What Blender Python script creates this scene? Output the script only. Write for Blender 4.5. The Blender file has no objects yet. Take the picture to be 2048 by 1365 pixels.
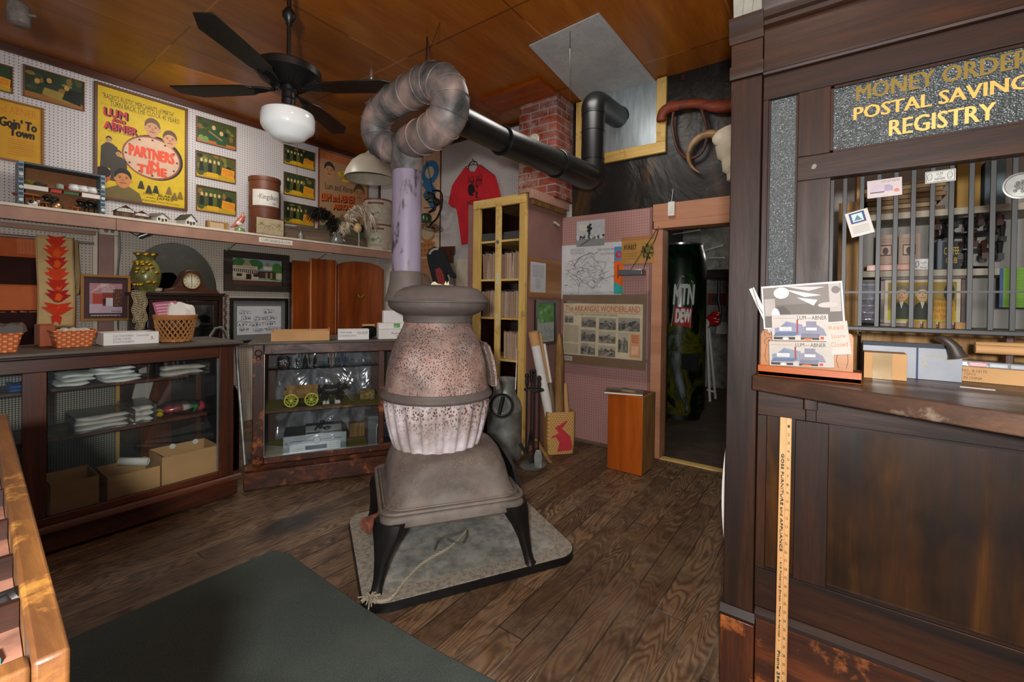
import bpy, bmesh, math, random
from mathutils import Vector, Matrix
random.seed(7)
sc = bpy.context.scene
COL = sc.collection
# ---------------- camera, world, lights, exposure ----------------
FPX, YAW, PIT, ROL, CX, CY, EYE = 885.83, math.radians(36.17), math.radians(-.583), math.radians(.7135), 1024.0, 613.63, 1.4
FW = Vector((math.cos(YAW)*math.cos(PIT), math.sin(YAW)*math.cos(PIT), math.sin(PIT)))
_r0 = Vector((math.sin(YAW), -math.cos(YAW), 0)); _u0 = _r0.cross(FW)
RT = math.cos(ROL)*_r0 + math.sin(ROL)*_u0
UP = -math.sin(ROL)*_r0 + math.cos(ROL)*_u0
CAMP = Vector((0, 0, EYE))
cd = bpy.data.cameras.new('camera'); cam = bpy.data.objects.new('camera', cd); COL.objects.link(cam)
cd.sensor_width = 36; cd.lens = FPX/2048*36; cd.shift_y = (CY-682.5)/2048; cd.clip_start = .02; cd.clip_end = 60
cam.matrix_world = Matrix(((RT.x, UP.x, -FW.x, 0), (RT.y, UP.y, -FW.y, 0), (RT.z, UP.z, -FW.z, EYE), (0, 0, 0, 1)))
sc.camera = cam
w = bpy.data.worlds.new('world'); sc.world = w; w.use_nodes = True
w.node_tree.nodes['Background'].inputs[0].default_value = (.85, .92, 1, 1)
w.node_tree.nodes['Background'].inputs[1].default_value = .09
sc.view_settings.view_transform = 'Standard'; sc.view_settings.look = 'None'
sc.view_settings.gamma = 1; sc.view_settings.exposure = 0.78
def light(name, loc, target, size, power, col=(1, 1, 1), sy=None):
    l = bpy.data.lights.new(name, 'AREA'); l.energy = power; l.color = col; l.size = size
    if sy: l.shape = 'RECTANGLE'; l.size_y = sy
    o = bpy.data.objects.new(name, l); COL.objects.link(o); o.location = loc
    o.rotation_euler = (Vector(target)-Vector(loc)).to_track_quat('-Z', 'Y').to_euler(); return o
def bulb(name, loc, r, power, col=(1, 1, 1)):
    l = bpy.data.lights.new(name, 'POINT'); l.energy = power; l.color = col; l.shadow_soft_size = r
    o = bpy.data.objects.new(name, l); COL.objects.link(o); o.location = loc; return o
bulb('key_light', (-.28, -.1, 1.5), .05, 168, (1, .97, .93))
light('soft_fill_behind', (-1.6, -1.3, 1.6), (2.2, 2.2, 2.4), 2.6, 11, (.95, .98, 1), 1.6)  # broad soft fill added behind the camera, no window modelled
light('front_lamp_light', (.75, .1, 3.3), (.8, .15, 0), .35, 6, (1, .95, .88))
light('ceiling_fill', (1.7, 4.3, 3.3), (1.9, 5.3, 1.0), .8, 17, (1, .96, .9))  # fill added to brighten the left wall and shelf, no lamp hangs here
light('rear_fill', (2.9, 1.5, 3.3), (3.3, 1.7, 0), .6, 9, (1, .96, .9))  # fill added over the far end of the room, no lamp hangs here
bulb('back_room_fill', (7.3, .6, 2.4), .1, 6, (1, .95, .85))  # unseen fill point added to brighten the far wall beyond the doorway
bulb('office_fill', (2.35, -.6, 2.35), .12, .3, (1, .93, .82))  # faint unseen fill point inside the office
# ---------------- geometry helpers ----------------
def P(x, y, ax, v):
    "the point of the plane (axis ax = v) seen at photo pixel x, y"
    d = FPX*FW + (x-CX)*RT - (y-CY)*UP; t = (v-CAMP[ax])/d[ax]; return CAMP + d*t
def PD(x, y, d):
    "the point at depth d seen at photo pixel x, y"
    return CAMP + (FPX*FW + (x-CX)*RT - (y-CY)*UP)*(d/FPX)
def rgb(h, k=1.0):
    h = h.lstrip('#'); h = ''.join(q*2 for q in h) if len(h) == 3 else h; o = []
    for i in (0, 2, 4):
        c = int(h[i:i+2], 16)/255
        o.append(min(1, k*(c/12.92 if c <= .04045 else ((c+.055)/1.055)**2.4)))
    return (*o, 1)
WM = {}
_txt = {}
def text_geo(s):
    if s not in _txt:
        c = bpy.data.curves.new('t', 'FONT'); c.body = s; c.resolution_u = 2; c.size = 1
        o = bpy.data.objects.new('t', c); m = o.to_mesh()
        vs = [tuple(v.co) for v in m.vertices]; fs = [tuple(p.vertices) for p in m.polygons]
        o.to_mesh_clear(); bpy.data.objects.remove(o); bpy.data.curves.remove(c)
        xs = [v[0] for v in vs] or [0, 1]; ys = [v[1] for v in vs] or [0, 1]
        x0, x1, y0, y1 = min(xs), max(xs), min(ys), max(ys)
        _txt[s] = ([((v[0]-x0)/max(1e-6, x1-x0), (v[1]-y0)/max(1e-6, y1-y0)) for v in vs], fs)
    return _txt[s]
class MB:
    def __init__(s, mat=None, col='#ffffff'):
        s.v = []; s.f = []; s.c = []; s.mi = []; s.mats = []; s.marks = []; s.M = Matrix(); s.mat(mat) if mat else None; s.cur = 0 if mat else 0; s.cc = rgb(col)
    def mat(s, m):
        if m not in s.mats: s.mats.append(m)
        s.cur = s.mats.index(m); return s
    def col(s, c, k=1.0): s.cc = rgb(c, k) if isinstance(c, str) else c; return s
    def at(s, M): s.M = M; return s
    def add(s, vs, fs):
        n = len(s.v); s.v += [s.M @ Vector(v) for v in vs]
        for f in fs: s.f.append(tuple(i+n for i in f)); s.c.append(s.cc); s.mi.append(s.cur)
        return s
    def bb(s, x0, x1, y0, y1, z0, z1):
        s.marks.append((len(s.v), len(s.f)))
        if x0 > x1: x0, x1 = x1, x0
        if y0 > y1: y0, y1 = y1, y0
        if z0 > z1: z0, z1 = z1, z0
        return s.add([(x, y, z) for x in (x0, x1) for y in (y0, y1) for z in (z0, z1)],
            [(0, 1, 3, 2), (4, 6, 7, 5), (0, 4, 5, 1), (2, 3, 7, 6), (0, 2, 6, 4), (1, 5, 7, 3)])
    def obx(s, c, X, Y, Z):
        "box centred at c with half-axis vectors"
        c = Vector(c); X = Vector(X); Y = Vector(Y); Z = Vector(Z)
        return s.add([c+a*X+b*Y+d*Z for a in (-1, 1) for b in (-1, 1) for d in (-1, 1)],
            [(0, 1, 3, 2), (4, 6, 7, 5), (0, 4, 5, 1), (2, 3, 7, 6), (0, 2, 6, 4), (1, 5, 7, 3)])
    def bar(s, a, b, w, t, side=(0, 0, 1)):
        a = Vector(a); b = Vector(b); d = (b-a); z = d.normalized(); sd = Vector(side)
        x = z.cross(sd); x = x.normalized() if x.length > 1e-4 else z.orthogonal().normalized(); y = z.cross(x)
        return s.obx((a+b)/2, x*w/2, y*t/2, d/2)
    def loft(s, rings, cap=True, closed=True):
        s.marks.append((len(s.v), len(s.f)))
        n = len(rings[0]); vs = [p for r in rings for p in r]; fs = []
        for i in range(len(rings)-1):
            for j in range(n if closed else n-1):
                k = (j+1) % n; fs.append((i*n+j, i*n+k, (i+1)*n+k, (i+1)*n+j))
        if cap: fs.append(tuple(range(n-1, -1, -1))); fs.append(tuple((len(rings)-1)*n+j for j in range(n)))
        return s.add(vs, fs)
    def lathe(s, prof, c=(0, 0, 0), n=24, axis=None, mod=None, cap=True, sc_=(1, 1)):
        c = Vector(c)
        if axis is not None: R = Vector(axis).normalized().to_track_quat('Z', 'Y').to_matrix()
        else: R = Matrix.Identity(3)
        rings = []
        for r, z in prof:
            rings.append([c + R @ Vector(((r+(mod(a, z, r) if mod else 0))*math.cos(a)*sc_[0], (r+(mod(a, z, r) if mod else 0))*math.sin(a)*sc_[1], z)) for a in [2*math.pi*j/n for j in range(n)]])
        return s.loft(rings, cap)
    def tube(s, pts, r, n=8, cap=True, flat=1.0, upv=None):
        pts = [Vector(p) for p in pts]; m = len(pts); rs = r if isinstance(r, (list, tuple)) else [r]*m
        rings = []; x = None
        for i, p in enumerate(pts):
            t = (pts[min(i+1, m-1)]-pts[max(i-1, 0)]).normalized()
            if x is None:
                x = (Vector(upv) if upv else t.orthogonal()); x = (x - t*x.dot(t)).normalized()
            else: x = (x - t*x.dot(t)); x = x.normalized() if x.length > 1e-5 else t.orthogonal().normalized()
            y = t.cross(x)
            rings.append([p + x*math.cos(a)*rs[i] + y*math.sin(a)*rs[i]*flat for a in [2*math.pi*j/n for j in range(n)]])
        return s.loft(rings, cap)
    def ball(s, c, r, n=14, m=9, sc_=(1, 1, 1)):
        c = Vector(c); rings = []
        for i in range(m+1):
            a = -math.pi/2+math.pi*i/m; rr = max(1e-4, math.cos(a))*r
            rings.append([c+Vector((rr*math.cos(2*math.pi*j/n)*sc_[0], rr*math.sin(2*math.pi*j/n)*sc_[1], r*math.sin(a)*sc_[2])) for j in range(n)])
        return s.loft(rings, True)
    def torus(s, c, R, r, axis=(0, 0, 1), n=28, m=8, a0=0, a1=2*math.pi, cap=False):
        q = Vector(axis).normalized().to_track_quat('Z', 'Y').to_matrix(); full = abs(a1-a0-2*math.pi) < 1e-6
        pts = [Vector(c)+q @ Vector((R*math.cos(a0+(a1-a0)*i/n), R*math.sin(a0+(a1-a0)*i/n), 0)) for i in range(n+1)]
        return s.tube(pts, r, m, not full)
    def prism(s, pts, o, U, V, N, t0=0.0, t1=.01):
        "polygon pts (u,v) in the frame o,U,V extruded along N from t0 to t1"
        o = Vector(o); U = Vector(U); V = Vector(V); N = Vector(N); n = len(pts)
        A = [o+U*a+V*b+N*t0 for a, b in pts]; B = [o+U*a+V*b+N*t1 for a, b in pts]
        return s.add(A+B, [tuple(range(n-1, -1, -1)), tuple(range(n, 2*n))]+[(i, (i+1) % n, n+(i+1) % n, n+i) for i in range(n)])
    def grid(s, fn, nu, nv):
        vs = [fn(i/nu, j/nv) for j in range(nv+1) for i in range(nu+1)]
        return s.add(vs, [(j*(nu+1)+i, j*(nu+1)+i+1, (j+1)*(nu+1)+i+1, (j+1)*(nu+1)+i) for j in range(nv) for i in range(nu)])
    def rrect(s, w, d, r, z, c=(0, 0), rot=0, n=5):
        o = []
        for k, (sx, sy) in enumerate(((1, 1), (-1, 1), (-1, -1), (1, -1))):
            for i in range(n+1):
                a = math.pi/2*(k+i/n); x = sx*(w/2-r)+r*math.cos(a); y = sy*(d/2-r)+r*math.sin(a)
                o.append((c[0]+x*math.cos(rot)-y*math.sin(rot), c[1]+x*math.sin(rot)+y*math.cos(rot), z))
        return o
    def build(s, name, parent=None, smooth=35, bevel=0, solid=0, sub=0, origin=None, each=False):
        if each and len(s.marks) > 1:
            out = []; mk_ = s.marks+[(len(s.v), len(s.f))]
            for (v0, f0), (v1, f1) in zip(mk_, mk_[1:]):
                q = MB(); q.v = s.v[v0:v1]; q.f = [tuple(i-v0 for i in f) for f in s.f[f0:f1]]; q.c = s.c[f0:f1]; q.mi = s.mi[f0:f1]; q.mats = s.mats; out.append(q.build(name, parent, smooth, bevel))
            return out[0]
        me = bpy.data.meshes.new(name)
        if parent is not None: pm = WM[parent]
        else:
            if origin is None:
                xs = [v.x for v in s.v]; ys = [v.y for v in s.v]; zs = [v.z for v in s.v]
                origin = ((min(xs)+max(xs))/2, (min(ys)+max(ys))/2, min(zs))
            pm = Matrix.Translation(origin)
        inv = pm.inverted()
        me.from_pydata([inv @ v for v in s.v], [], s.f)
        for m in s.mats: me.materials.append(m)
        if len(s.mats) > 1:
            for p, i in zip(me.polygons, s.mi): p.material_index = i
        ca = me.color_attributes.new('Col', 'FLOAT_COLOR', 'CORNER')
        buf = []
        for p, c in zip(me.polygons, s.c): buf += list(c)*len(p.vertices)
        ca.data.foreach_set('color', buf)
        bm = bmesh.new(); bm.from_mesh(me)
        if smooth is not False and solid == 0: bmesh.ops.recalc_face_normals(bm, faces=bm.faces)
        bm.to_mesh(me); bm.free()
        if smooth:
            me.polygons.foreach_set('use_smooth', [True]*len(me.polygons)); me.set_sharp_from_angle(angle=math.radians(smooth))
        me.update()
        o = bpy.data.objects.new(name, me); COL.objects.link(o)
        if parent is not None: o.parent = parent; WM[o] = pm
        else: o.matrix_world = pm; WM[o] = pm
        if solid:
            md = o.modifiers.new('thickness', 'SOLIDIFY'); md.thickness = solid; md.offset = 0
        if bevel:
            md = o.modifiers.new('bevel', 'BEVEL'); md.width = bevel; md.segments = 2; md.limit_method = 'ANGLE'; md.angle_limit = math.radians(40)
        if sub:
            md = o.modifiers.new('sub', 'SUBSURF'); md.levels = sub; md.render_levels = sub
        return o
def tag(o, label, cat, group=None, kind=None):
    o['label'] = label; o['category'] = cat
    if group: o['group'] = group
    if kind: o['kind'] = kind
    return o
def thing(name, label, cat, loc=(0, 0, 0), rotz=0, group=None):
    o = bpy.data.objects.new(name, None); COL.objects.link(o); o.empty_display_size = .05
    M = Matrix.Translation(loc) @ Matrix.Rotation(rotz, 4, 'Z'); o.matrix_world = M; WM[o] = M
    o.location = loc; o.rotation_euler = (0, 0, rotz)
    return tag(o, label, cat, group)
def struct(o): o['kind'] = 'structure'; return o
def dup(root, loc, rotz=None, label=None, group=None, scale=None):
    r = root.copy(); COL.objects.link(r); r.location = loc
    if rotz is not None: r.rotation_euler = (0, 0, rotz)
    if scale: r.scale = scale
    if label: r['label'] = label
    if group: r['group'] = group
    for ch in list(root.children):
        c = ch.copy(); COL.objects.link(c); c.parent = r
        for g in ch.children:
            d = g.copy(); COL.objects.link(d); d.parent = c
    return r
class Pic:
    "flat printed picture in the plane o + U*u + V*v (u, v in 0..1 of w, h), N towards the room"
    def __init__(s, o, U, V, w, h, thick=.0):
        s.o = Vector(o); s.U = Vector(U).normalized(); s.V = Vector(V).normalized(); s.N = s.U.cross(s.V); s.w = w; s.h = h; s.k = 0
        s.m = MB(M['print'])
    def p(s, u, v, l): return s.o+s.U*u*s.w+s.V*v*s.h+s.N*l
    def lift(s): s.k += 1; return .0008+s.k*.00006
    def poly(s, pts, c, k=1):
        l = s.lift(); s.m.col(c, k); s.m.add([s.p(u, v, l) for u, v in pts], [tuple(range(len(pts)))]); return s
    def rect(s, u0, v0, u1, v1, c, k=1): return s.poly([(u0, v0), (u1, v0), (u1, v1), (u0, v1)], c, k)
    def ell(s, cu, cv, ru, rv, c, n=18, a0=0, a1=2*math.pi):
        return s.poly([(cu+ru*math.cos(a0+(a1-a0)*i/n), cv+rv*math.sin(a0+(a1-a0)*i/n)) for i in range(n)], c)
    def text(s, t, u0, v0, u1, v1, c, slant=0, rise=0, k=1, b=0):
        vs, fs = text_geo(t); l = s.lift(); s.m.col(c, k)
        if b:
            for q in ((-b, 0, 1), (b, 0, 2), (0, b, 3), (0, -b, 4)): s.m.add([s.p(u0+(u1-u0)*a+slant*d*(v1-v0)+q[0]/s.w, v0+(v1-v0)*d+rise*a+q[1]/s.h, l+q[2]*.0002) for a, d in vs], fs)
        s.m.add([s.p(u0+(u1-u0)*a+slant*b*(v1-v0), v0+(v1-v0)*b+rise*a, l) for a, b in vs], fs); return s
    def line(s, pts, wd, c):
        l = s.lift(); s.m.col(c)
        for (a, b), (d, e) in zip(pts, pts[1:]):
            p0 = s.p(a, b, l); p1 = s.p(d, e, l); t = (p1-p0)
            if t.length < 1e-6: continue
            q = s.N.cross(t.normalized())*wd/2; s.m.add([p0-q, p1-q, p1+q, p0+q], [(0, 1, 2, 3)])
        return s
    def lines(s, u0, v0, u1, v1, n, c, th=.25, jit=.15):
        "rows of small print"
        l = s.lift(); s.m.col(c)
        for i in range(n):
            v = v1-(v1-v0)*(i+.5)/n; hh = (v1-v0)/n*th/2; u = u0
            while u < u1-.001:
                wl = min(random.uniform(.03, .14)*(u1-u0), u1-u); a = u; b = u+wl*.85
                s.m.add([s.p(a, v-hh, l), s.p(b, v-hh, l), s.p(b, v+hh, l), s.p(a, v+hh, l)], [(0, 1, 2, 3)]); u += wl
            if random.random() < jit: continue
        return s
    def man(s, u, v, hh, skin, hair, coat, asp=None):
        "head and shoulders, hh = head height in v"
        a = s.h/s.w; r = hh/2
        s.poly([(u-r*2.0*a, v-r*3.2), (u+r*2.0*a, v-r*3.2), (u+r*1.5*a, v-r*1.3), (u+r*.4*a, v-r*.85), (u-r*.4*a, v-r*.85), (u-r*1.5*a, v-r*1.3)], coat)
        s.ell(u, v+r*.25, r*.82*a, r*.95, hair); s.ell(u, v-.08*r, r*.72*a, r*.92, skin)
        return s
    def done(s, name, parent): return s.m.build(name, parent, smooth=0)
# ---------------- materials ----------------
M = {}
def mk(name):
    m = bpy.data.materials.new(name); m.use_nodes = True; nt = m.node_tree; b = nt.nodes['Principled BSDF']; M[name] = m
    return m, nt, b
class NT:
    def __init__(s, nt): s.nt = nt
    def n(s, t, **k):
        x = s.nt.nodes.new(t)
        for a, b in k.items(): setattr(x, a, b)
        return x
    def l(s, a, b): s.nt.links.new(a, b)
    def coord(s, scale=(1, 1, 1), loc=(0, 0, 0), rot=(0, 0, 0), kind='Object'):
        t = s.n('ShaderNodeTexCoord'); mp = s.n('ShaderNodeMapping')
        s.l(t.outputs[kind], mp.inputs[0]); mp.inputs['Scale'].default_value = scale; mp.inputs['Location'].default_value = loc; mp.inputs['Rotation'].default_value = rot
        return mp.outputs[0]
    def world(s, scale=(1, 1, 1), loc=(0, 0, 0)):
        g = s.n('ShaderNodeNewGeometry'); mp = s.n('ShaderNodeMapping'); s.l(g.outputs['Position'], mp.inputs[0])
        mp.inputs['Scale'].default_value = scale; mp.inputs['Location'].default_value = loc; return mp.outputs[0]
    def noise(s, vec, sc_=5, det=4, rough=.55, dist=0):
        x = s.n('ShaderNodeTexNoise'); s.l(vec, x.inputs['Vector']); x.inputs['Scale'].default_value = sc_; x.inputs['Detail'].default_value = det
        x.inputs['Roughness'].default_value = rough; x.inputs['Distortion'].default_value = dist; return x.outputs[0]
    def vor(s, vec, sc_=5, feat='F1', rnd=1):
        x = s.n('ShaderNodeTexVoronoi', feature=feat); s.l(vec, x.inputs['Vector']); x.inputs['Scale'].default_value = sc_; x.inputs['Randomness'].default_value = rnd; return x
    def ramp(s, fac, stops, interp='LINEAR'):
        x = s.n('ShaderNodeValToRGB'); s.l(fac, x.inputs[0]); cr = x.color_ramp; cr.interpolation = interp
        while len(cr.elements) < len(stops): cr.elements.new(.5)
        for e, (p, c) in zip(cr.elements, stops): e.position = p; e.color = rgb(c) if isinstance(c, str) else ((c, c, c, 1) if not isinstance(c, tuple) else c)
        return x.outputs[0]
    def mix(s, fac, a, b, mode='MIX'):
        x = s.n('ShaderNodeMix', data_type='RGBA', blend_type=mode)
        for sock, val in ((x.inputs[0], fac), (x.inputs[6], a), (x.inputs[7], b)):
            if hasattr(val, 'is_output'): s.l(val, sock)
            elif isinstance(val, str): sock.default_value = rgb(val)
            elif isinstance(val, (int, float)): sock.default_value = val if sock == x.inputs[0] else (val, val, val, 1)
            else: sock.default_value = val
        return x.outputs[2]
    def math(s, op, a, b=0.0, c=None):
        x = s.n('ShaderNodeMath', operation=op)
        for i, val in enumerate((a, b, c)):
            if val is None: continue
            if hasattr(val, 'is_output'): s.l(val, x.inputs[i])
            else: x.inputs[i].default_value = val
        return x.outputs[0]
    def sep(s, v):
        x = s.n('ShaderNodeSeparateXYZ'); s.l(v, x.inputs[0]); return x.outputs
    def bump(s, h, b, strength=.3, dist=.01):
        x = s.n('ShaderNodeBump'); s.l(h, x.inputs['Height']); x.inputs['Strength'].default_value = strength; x.inputs['Distance'].default_value = dist; s.l(x.outputs[0], b.inputs['Normal'])
def setp(b, rough=.6, metal=0, spec=.5, coat=0):
    b.inputs['Roughness'].default_value = rough; b.inputs['Metallic'].default_value = metal; b.inputs['Specular IOR Level'].default_value = spec
    if coat: b.inputs['Coat Weight'].default_value = coat
def flat(name, c, rough=.6, metal=0, spec=.5, var=.12, scale=6, bump=0):
    m, nt, b = mk(name); t = NT(nt); setp(b, rough, metal, spec)
    v = t.coord(); n = t.noise(v, scale, 4)
    base = rgb(c); dk = tuple(x*(1-var*1.6) for x in base[:3])+(1,); lt = tuple(min(1, x*(1+var)) for x in base[:3])+(1,)
    t.l(t.ramp(n, [(.3, dk), (.7, lt)]), b.inputs['Base Color'])
    if bump: t.bump(t.noise(v, scale*6, 4), b, bump, .004)
    return m
def vcol(name, rough=.6, metal=0, spec=.4, bump=0, trans=0):
    m, nt, b = mk(name); t = NT(nt); setp(b, rough, metal, spec)
    a = t.n('ShaderNodeAttribute', attribute_name='Col'); v = t.coord(); n = t.noise(v, 14, 4)
    t.l(t.mix(.5, a.outputs['Color'], t.mix(1.0, a.outputs['Color'], t.ramp(n, [(.3, .72), (.65, 1.0)]), 'MULTIPLY')), b.inputs['Base Color'])
    if bump: t.bump(t.noise(v, 60, 3), b, bump, .003)
    if trans: b.inputs['Transmission Weight'].default_value = trans
    return m
vcol('print', .55, 0, .3); vcol('gloss', .22, 0, .5); vcol('matte', .85, 0, .2, .2); vcol('metalc', .35, .9, .5); vcol('paint', .45, 0, .4, .08)
def wood(name, cs, axis='x', scale=1.0, rough=.45, wear=None, ring=9.0, bump=.12, spec=.45, coat=0, mott=0):
    m, nt, b = mk(name); t = NT(nt); setp(b, rough, 0, spec, coat)
    st = {'x': (.09, 1, 1), 'y': (1, .09, 1), 'z': (1, 1, .09)}[axis]; st = tuple(q*scale for q in st)
    v = t.world(st); n1 = t.noise(v, ring, 5, .6, 1.2); n2 = t.noise(v, ring*9, 3, .7)
    c = t.ramp(n1, [(.28, cs[0]), (.5, cs[1]), (.72, cs[2])])
    c = t.mix(t.ramp(n2, [(.35, .32), (.6, 0.0)]), c, cs[0])
    if mott:
        c = t.mix(t.ramp(t.noise(t.world((1, 1, .6)), 5, 3), [(.42, 0.0), (.62, mott)]), c, '#0c0805')
    if wear:
        w2 = t.noise(t.world((1, 1, 1)), 7, 6, .7); c = t.mix(t.ramp(w2, [(.55, 0.0), (.68, .85)]), c, wear)
    t.l(c, b.inputs['Base Color']); t.bump(n2, b, bump, .003)
    t.l(t.ramp(n1, [(.3, rough*1.25), (.7, rough*.8)]), b.inputs['Roughness'])
    return m
OAKD = ('#140a06', '#2b1811', '#3f2618')
for a in 'xyz':
    wood('oak_'+a, OAKD, a, 1.0, .48, spec=.3)
    wood('redwood_'+a, ('#1e0c07', '#45200f', '#62321a'), a, 1.0, .38)
    wood('worn_'+a, ('#1c0e08', '#452110', '#743a18'), a, 1.2, .42, wear='#ad6230')
    wood('pine_'+a, ('#a5823f', '#c9a55a', '#dcc07e'), a, .8, .6, wear='#8a6a35', ring=5)
    wood('orange_'+a, ('#6b2606', '#93420c', '#b35a18'), a, .6, .3, ring=4, bump=.05)
    wood('darkwood_'+a, ('#160b08', '#27140e', '#352018'), a, 1.0, .3)
    wood('grey_'+a, ('#3b2f26', '#5d4c3d', '#77644f'), a, 1.0, .7)
wood('case_top', ('#39342c', '#544d42', '#6a6152'), 'x', 1.0, .5, ring=4)
wood('crate_side', ('#523818', '#835f30', '#a37e46'), 'z', 1.6, .7, ring=8)
wood('panel_oak', ('#190d06', '#3a210e', '#6b4318'), 'z', .8, .33, ring=5, mott=.75)
wood('salmon_board', ('#8f6148', '#a87456', '#b98665'), 'y', .5, .6, ring=4)
flat('mauve', '#8f6a64', .55, var=.06); flat('mauve_dark', '#7f5b54', .6, var=.08)
flat('shelf_front', '#9b7462', .6, var=.12); flat('cream', '#cfc4b0', .6, var=.08)
flat('white', '#d6d4d0', .6, var=.05); flat('paper', '#d8d4cc', .75, var=.04); flat('kraft', '#b98e5e', .8, var=.1, scale=3)
flat('black', '#0d0d0e', .4, var=.2); flat('blackpipe', '#101112', .38, 0, .5, .3, 5); flat('iron', '#1c1a19', .5, .4, .5, .3, 9, .1)
flat('fabric_red', '#c81f2c', .9, var=.1, scale=8, bump=.1); flat('steel', '#9a9c9c', .35, .8, .5, .1); flat('galv', '#8b8d88', .5, .6, .5, .35, 7)
flat('brass', '#b48b3c', .3, .9); flat('silver', '#b9bcbd', .22, .9); flat('milkglass', '#e4e8e8', .12, 0, .6, .04)
flat('opal', '#b8bab8', .5, var=.03)
flat('stone', '#86857f', .8, var=.1); flat('mustard_felt', '#7a6d10', .9, var=.15, bump=.1)
def glass(name, tint=(.9, .95, .93, 1), refl=.12, rough=.02, dirt=0.0):
    m, nt, b = mk(name); t = NT(nt); nt.nodes.remove(b)
    tr = t.n('ShaderNodeBsdfTransparent'); tr.inputs[0].default_value = tint; gl = t.n('ShaderNodeBsdfGlossy'); gl.inputs['Roughness'].default_value = rough; gl.inputs[0].default_value = (.9, .95, 1, 1)
    fr = t.n('ShaderNodeFresnel'); fr.inputs[0].default_value = 1.5; mx = t.n('ShaderNodeMixShader'); t.l(t.math('ADD', fr.outputs[0], refl-.04), mx.inputs[0])
    t.l(tr.outputs[0], mx.inputs[1]); t.l(gl.outputs[0], mx.inputs[2]); out = mx.outputs[0]
    if dirt:
        df = t.n('ShaderNodeBsdfDiffuse'); df.inputs[0].default_value = (.5, .55, .55, 1); m2 = t.n('ShaderNodeMixShader')
        t.l(t.ramp(t.noise(t.world((1, 1, .5)), 4, 6, .7), [(.4, dirt*.25), (.75, dirt)]), m2.inputs[0]); t.l(out, m2.inputs[1]); t.l(df.outputs[0], m2.inputs[2]); out = m2.outputs[0]
    t.l(out, nt.nodes['Material Output'].inputs[0]); return m
glass('glass', (.96, .98, .97, 1), refl=.045, dirt=.012); glass('clearglass', refl=.08); glass('film', (.97, .97, .97, 1), .07, .2, .025)
def film_sheet():
    m, nt, b = mk('film_sheet'); t = NT(nt); setp(b, .14, .3, .9); b.inputs['Base Color'].default_value = rgb('#3c3a42')
    t.bump(t.noise(t.world((1, 1, 1)), 2.6, 3, .45, 1.2), b, .8, .09)
    t.l(t.ramp(t.noise(t.world((1, 1, .5)), 6, 4, .5, 2), [(.35, '#5a565e'), (.65, '#a3a2ac')]), b.inputs['Base Color'])  # blotchy base colour lightened to imitate glare on the film
film_sheet()
def peg(name, c, hole, a0, a1, step=.0254, r=.16, var=.05):
    m, nt, b = mk(name); t = NT(nt); setp(b, .5, 0, .4)
    sp = t.sep(t.world((1/step, 1/step, 1/step)))
    u = t.math('SUBTRACT', t.math('FRACT', sp[a0]), .5); v = t.math('SUBTRACT', t.math('FRACT', sp[a1]), .5)
    d = t.math('SQRT', t.math('ADD', t.math('MULTIPLY', u, u), t.math('MULTIPLY', v, v)))
    f = t.math('LESS_THAN', d, r); n = t.noise(t.world(), 3, 5, .6)
    base = rgb(c); col = t.ramp(n, [(.3, tuple(x*(1-var*2) for x in base[:3])+(1,)), (.7, base)])
    t.l(t.mix(f, col, hole), b.inputs['Base Color'])
peg('peg_left', '#bdb6b4', '#3e3a3a', 0, 2); peg('peg_back', '#c6bfbc', '#54504f', 1, 2); peg('peg_mauve', '#a87f79', '#4a2e2b', 1, 2, r=.14)
peg('peg_low', '#bdb2a4', '#3a352e', 0, 2)
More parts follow.
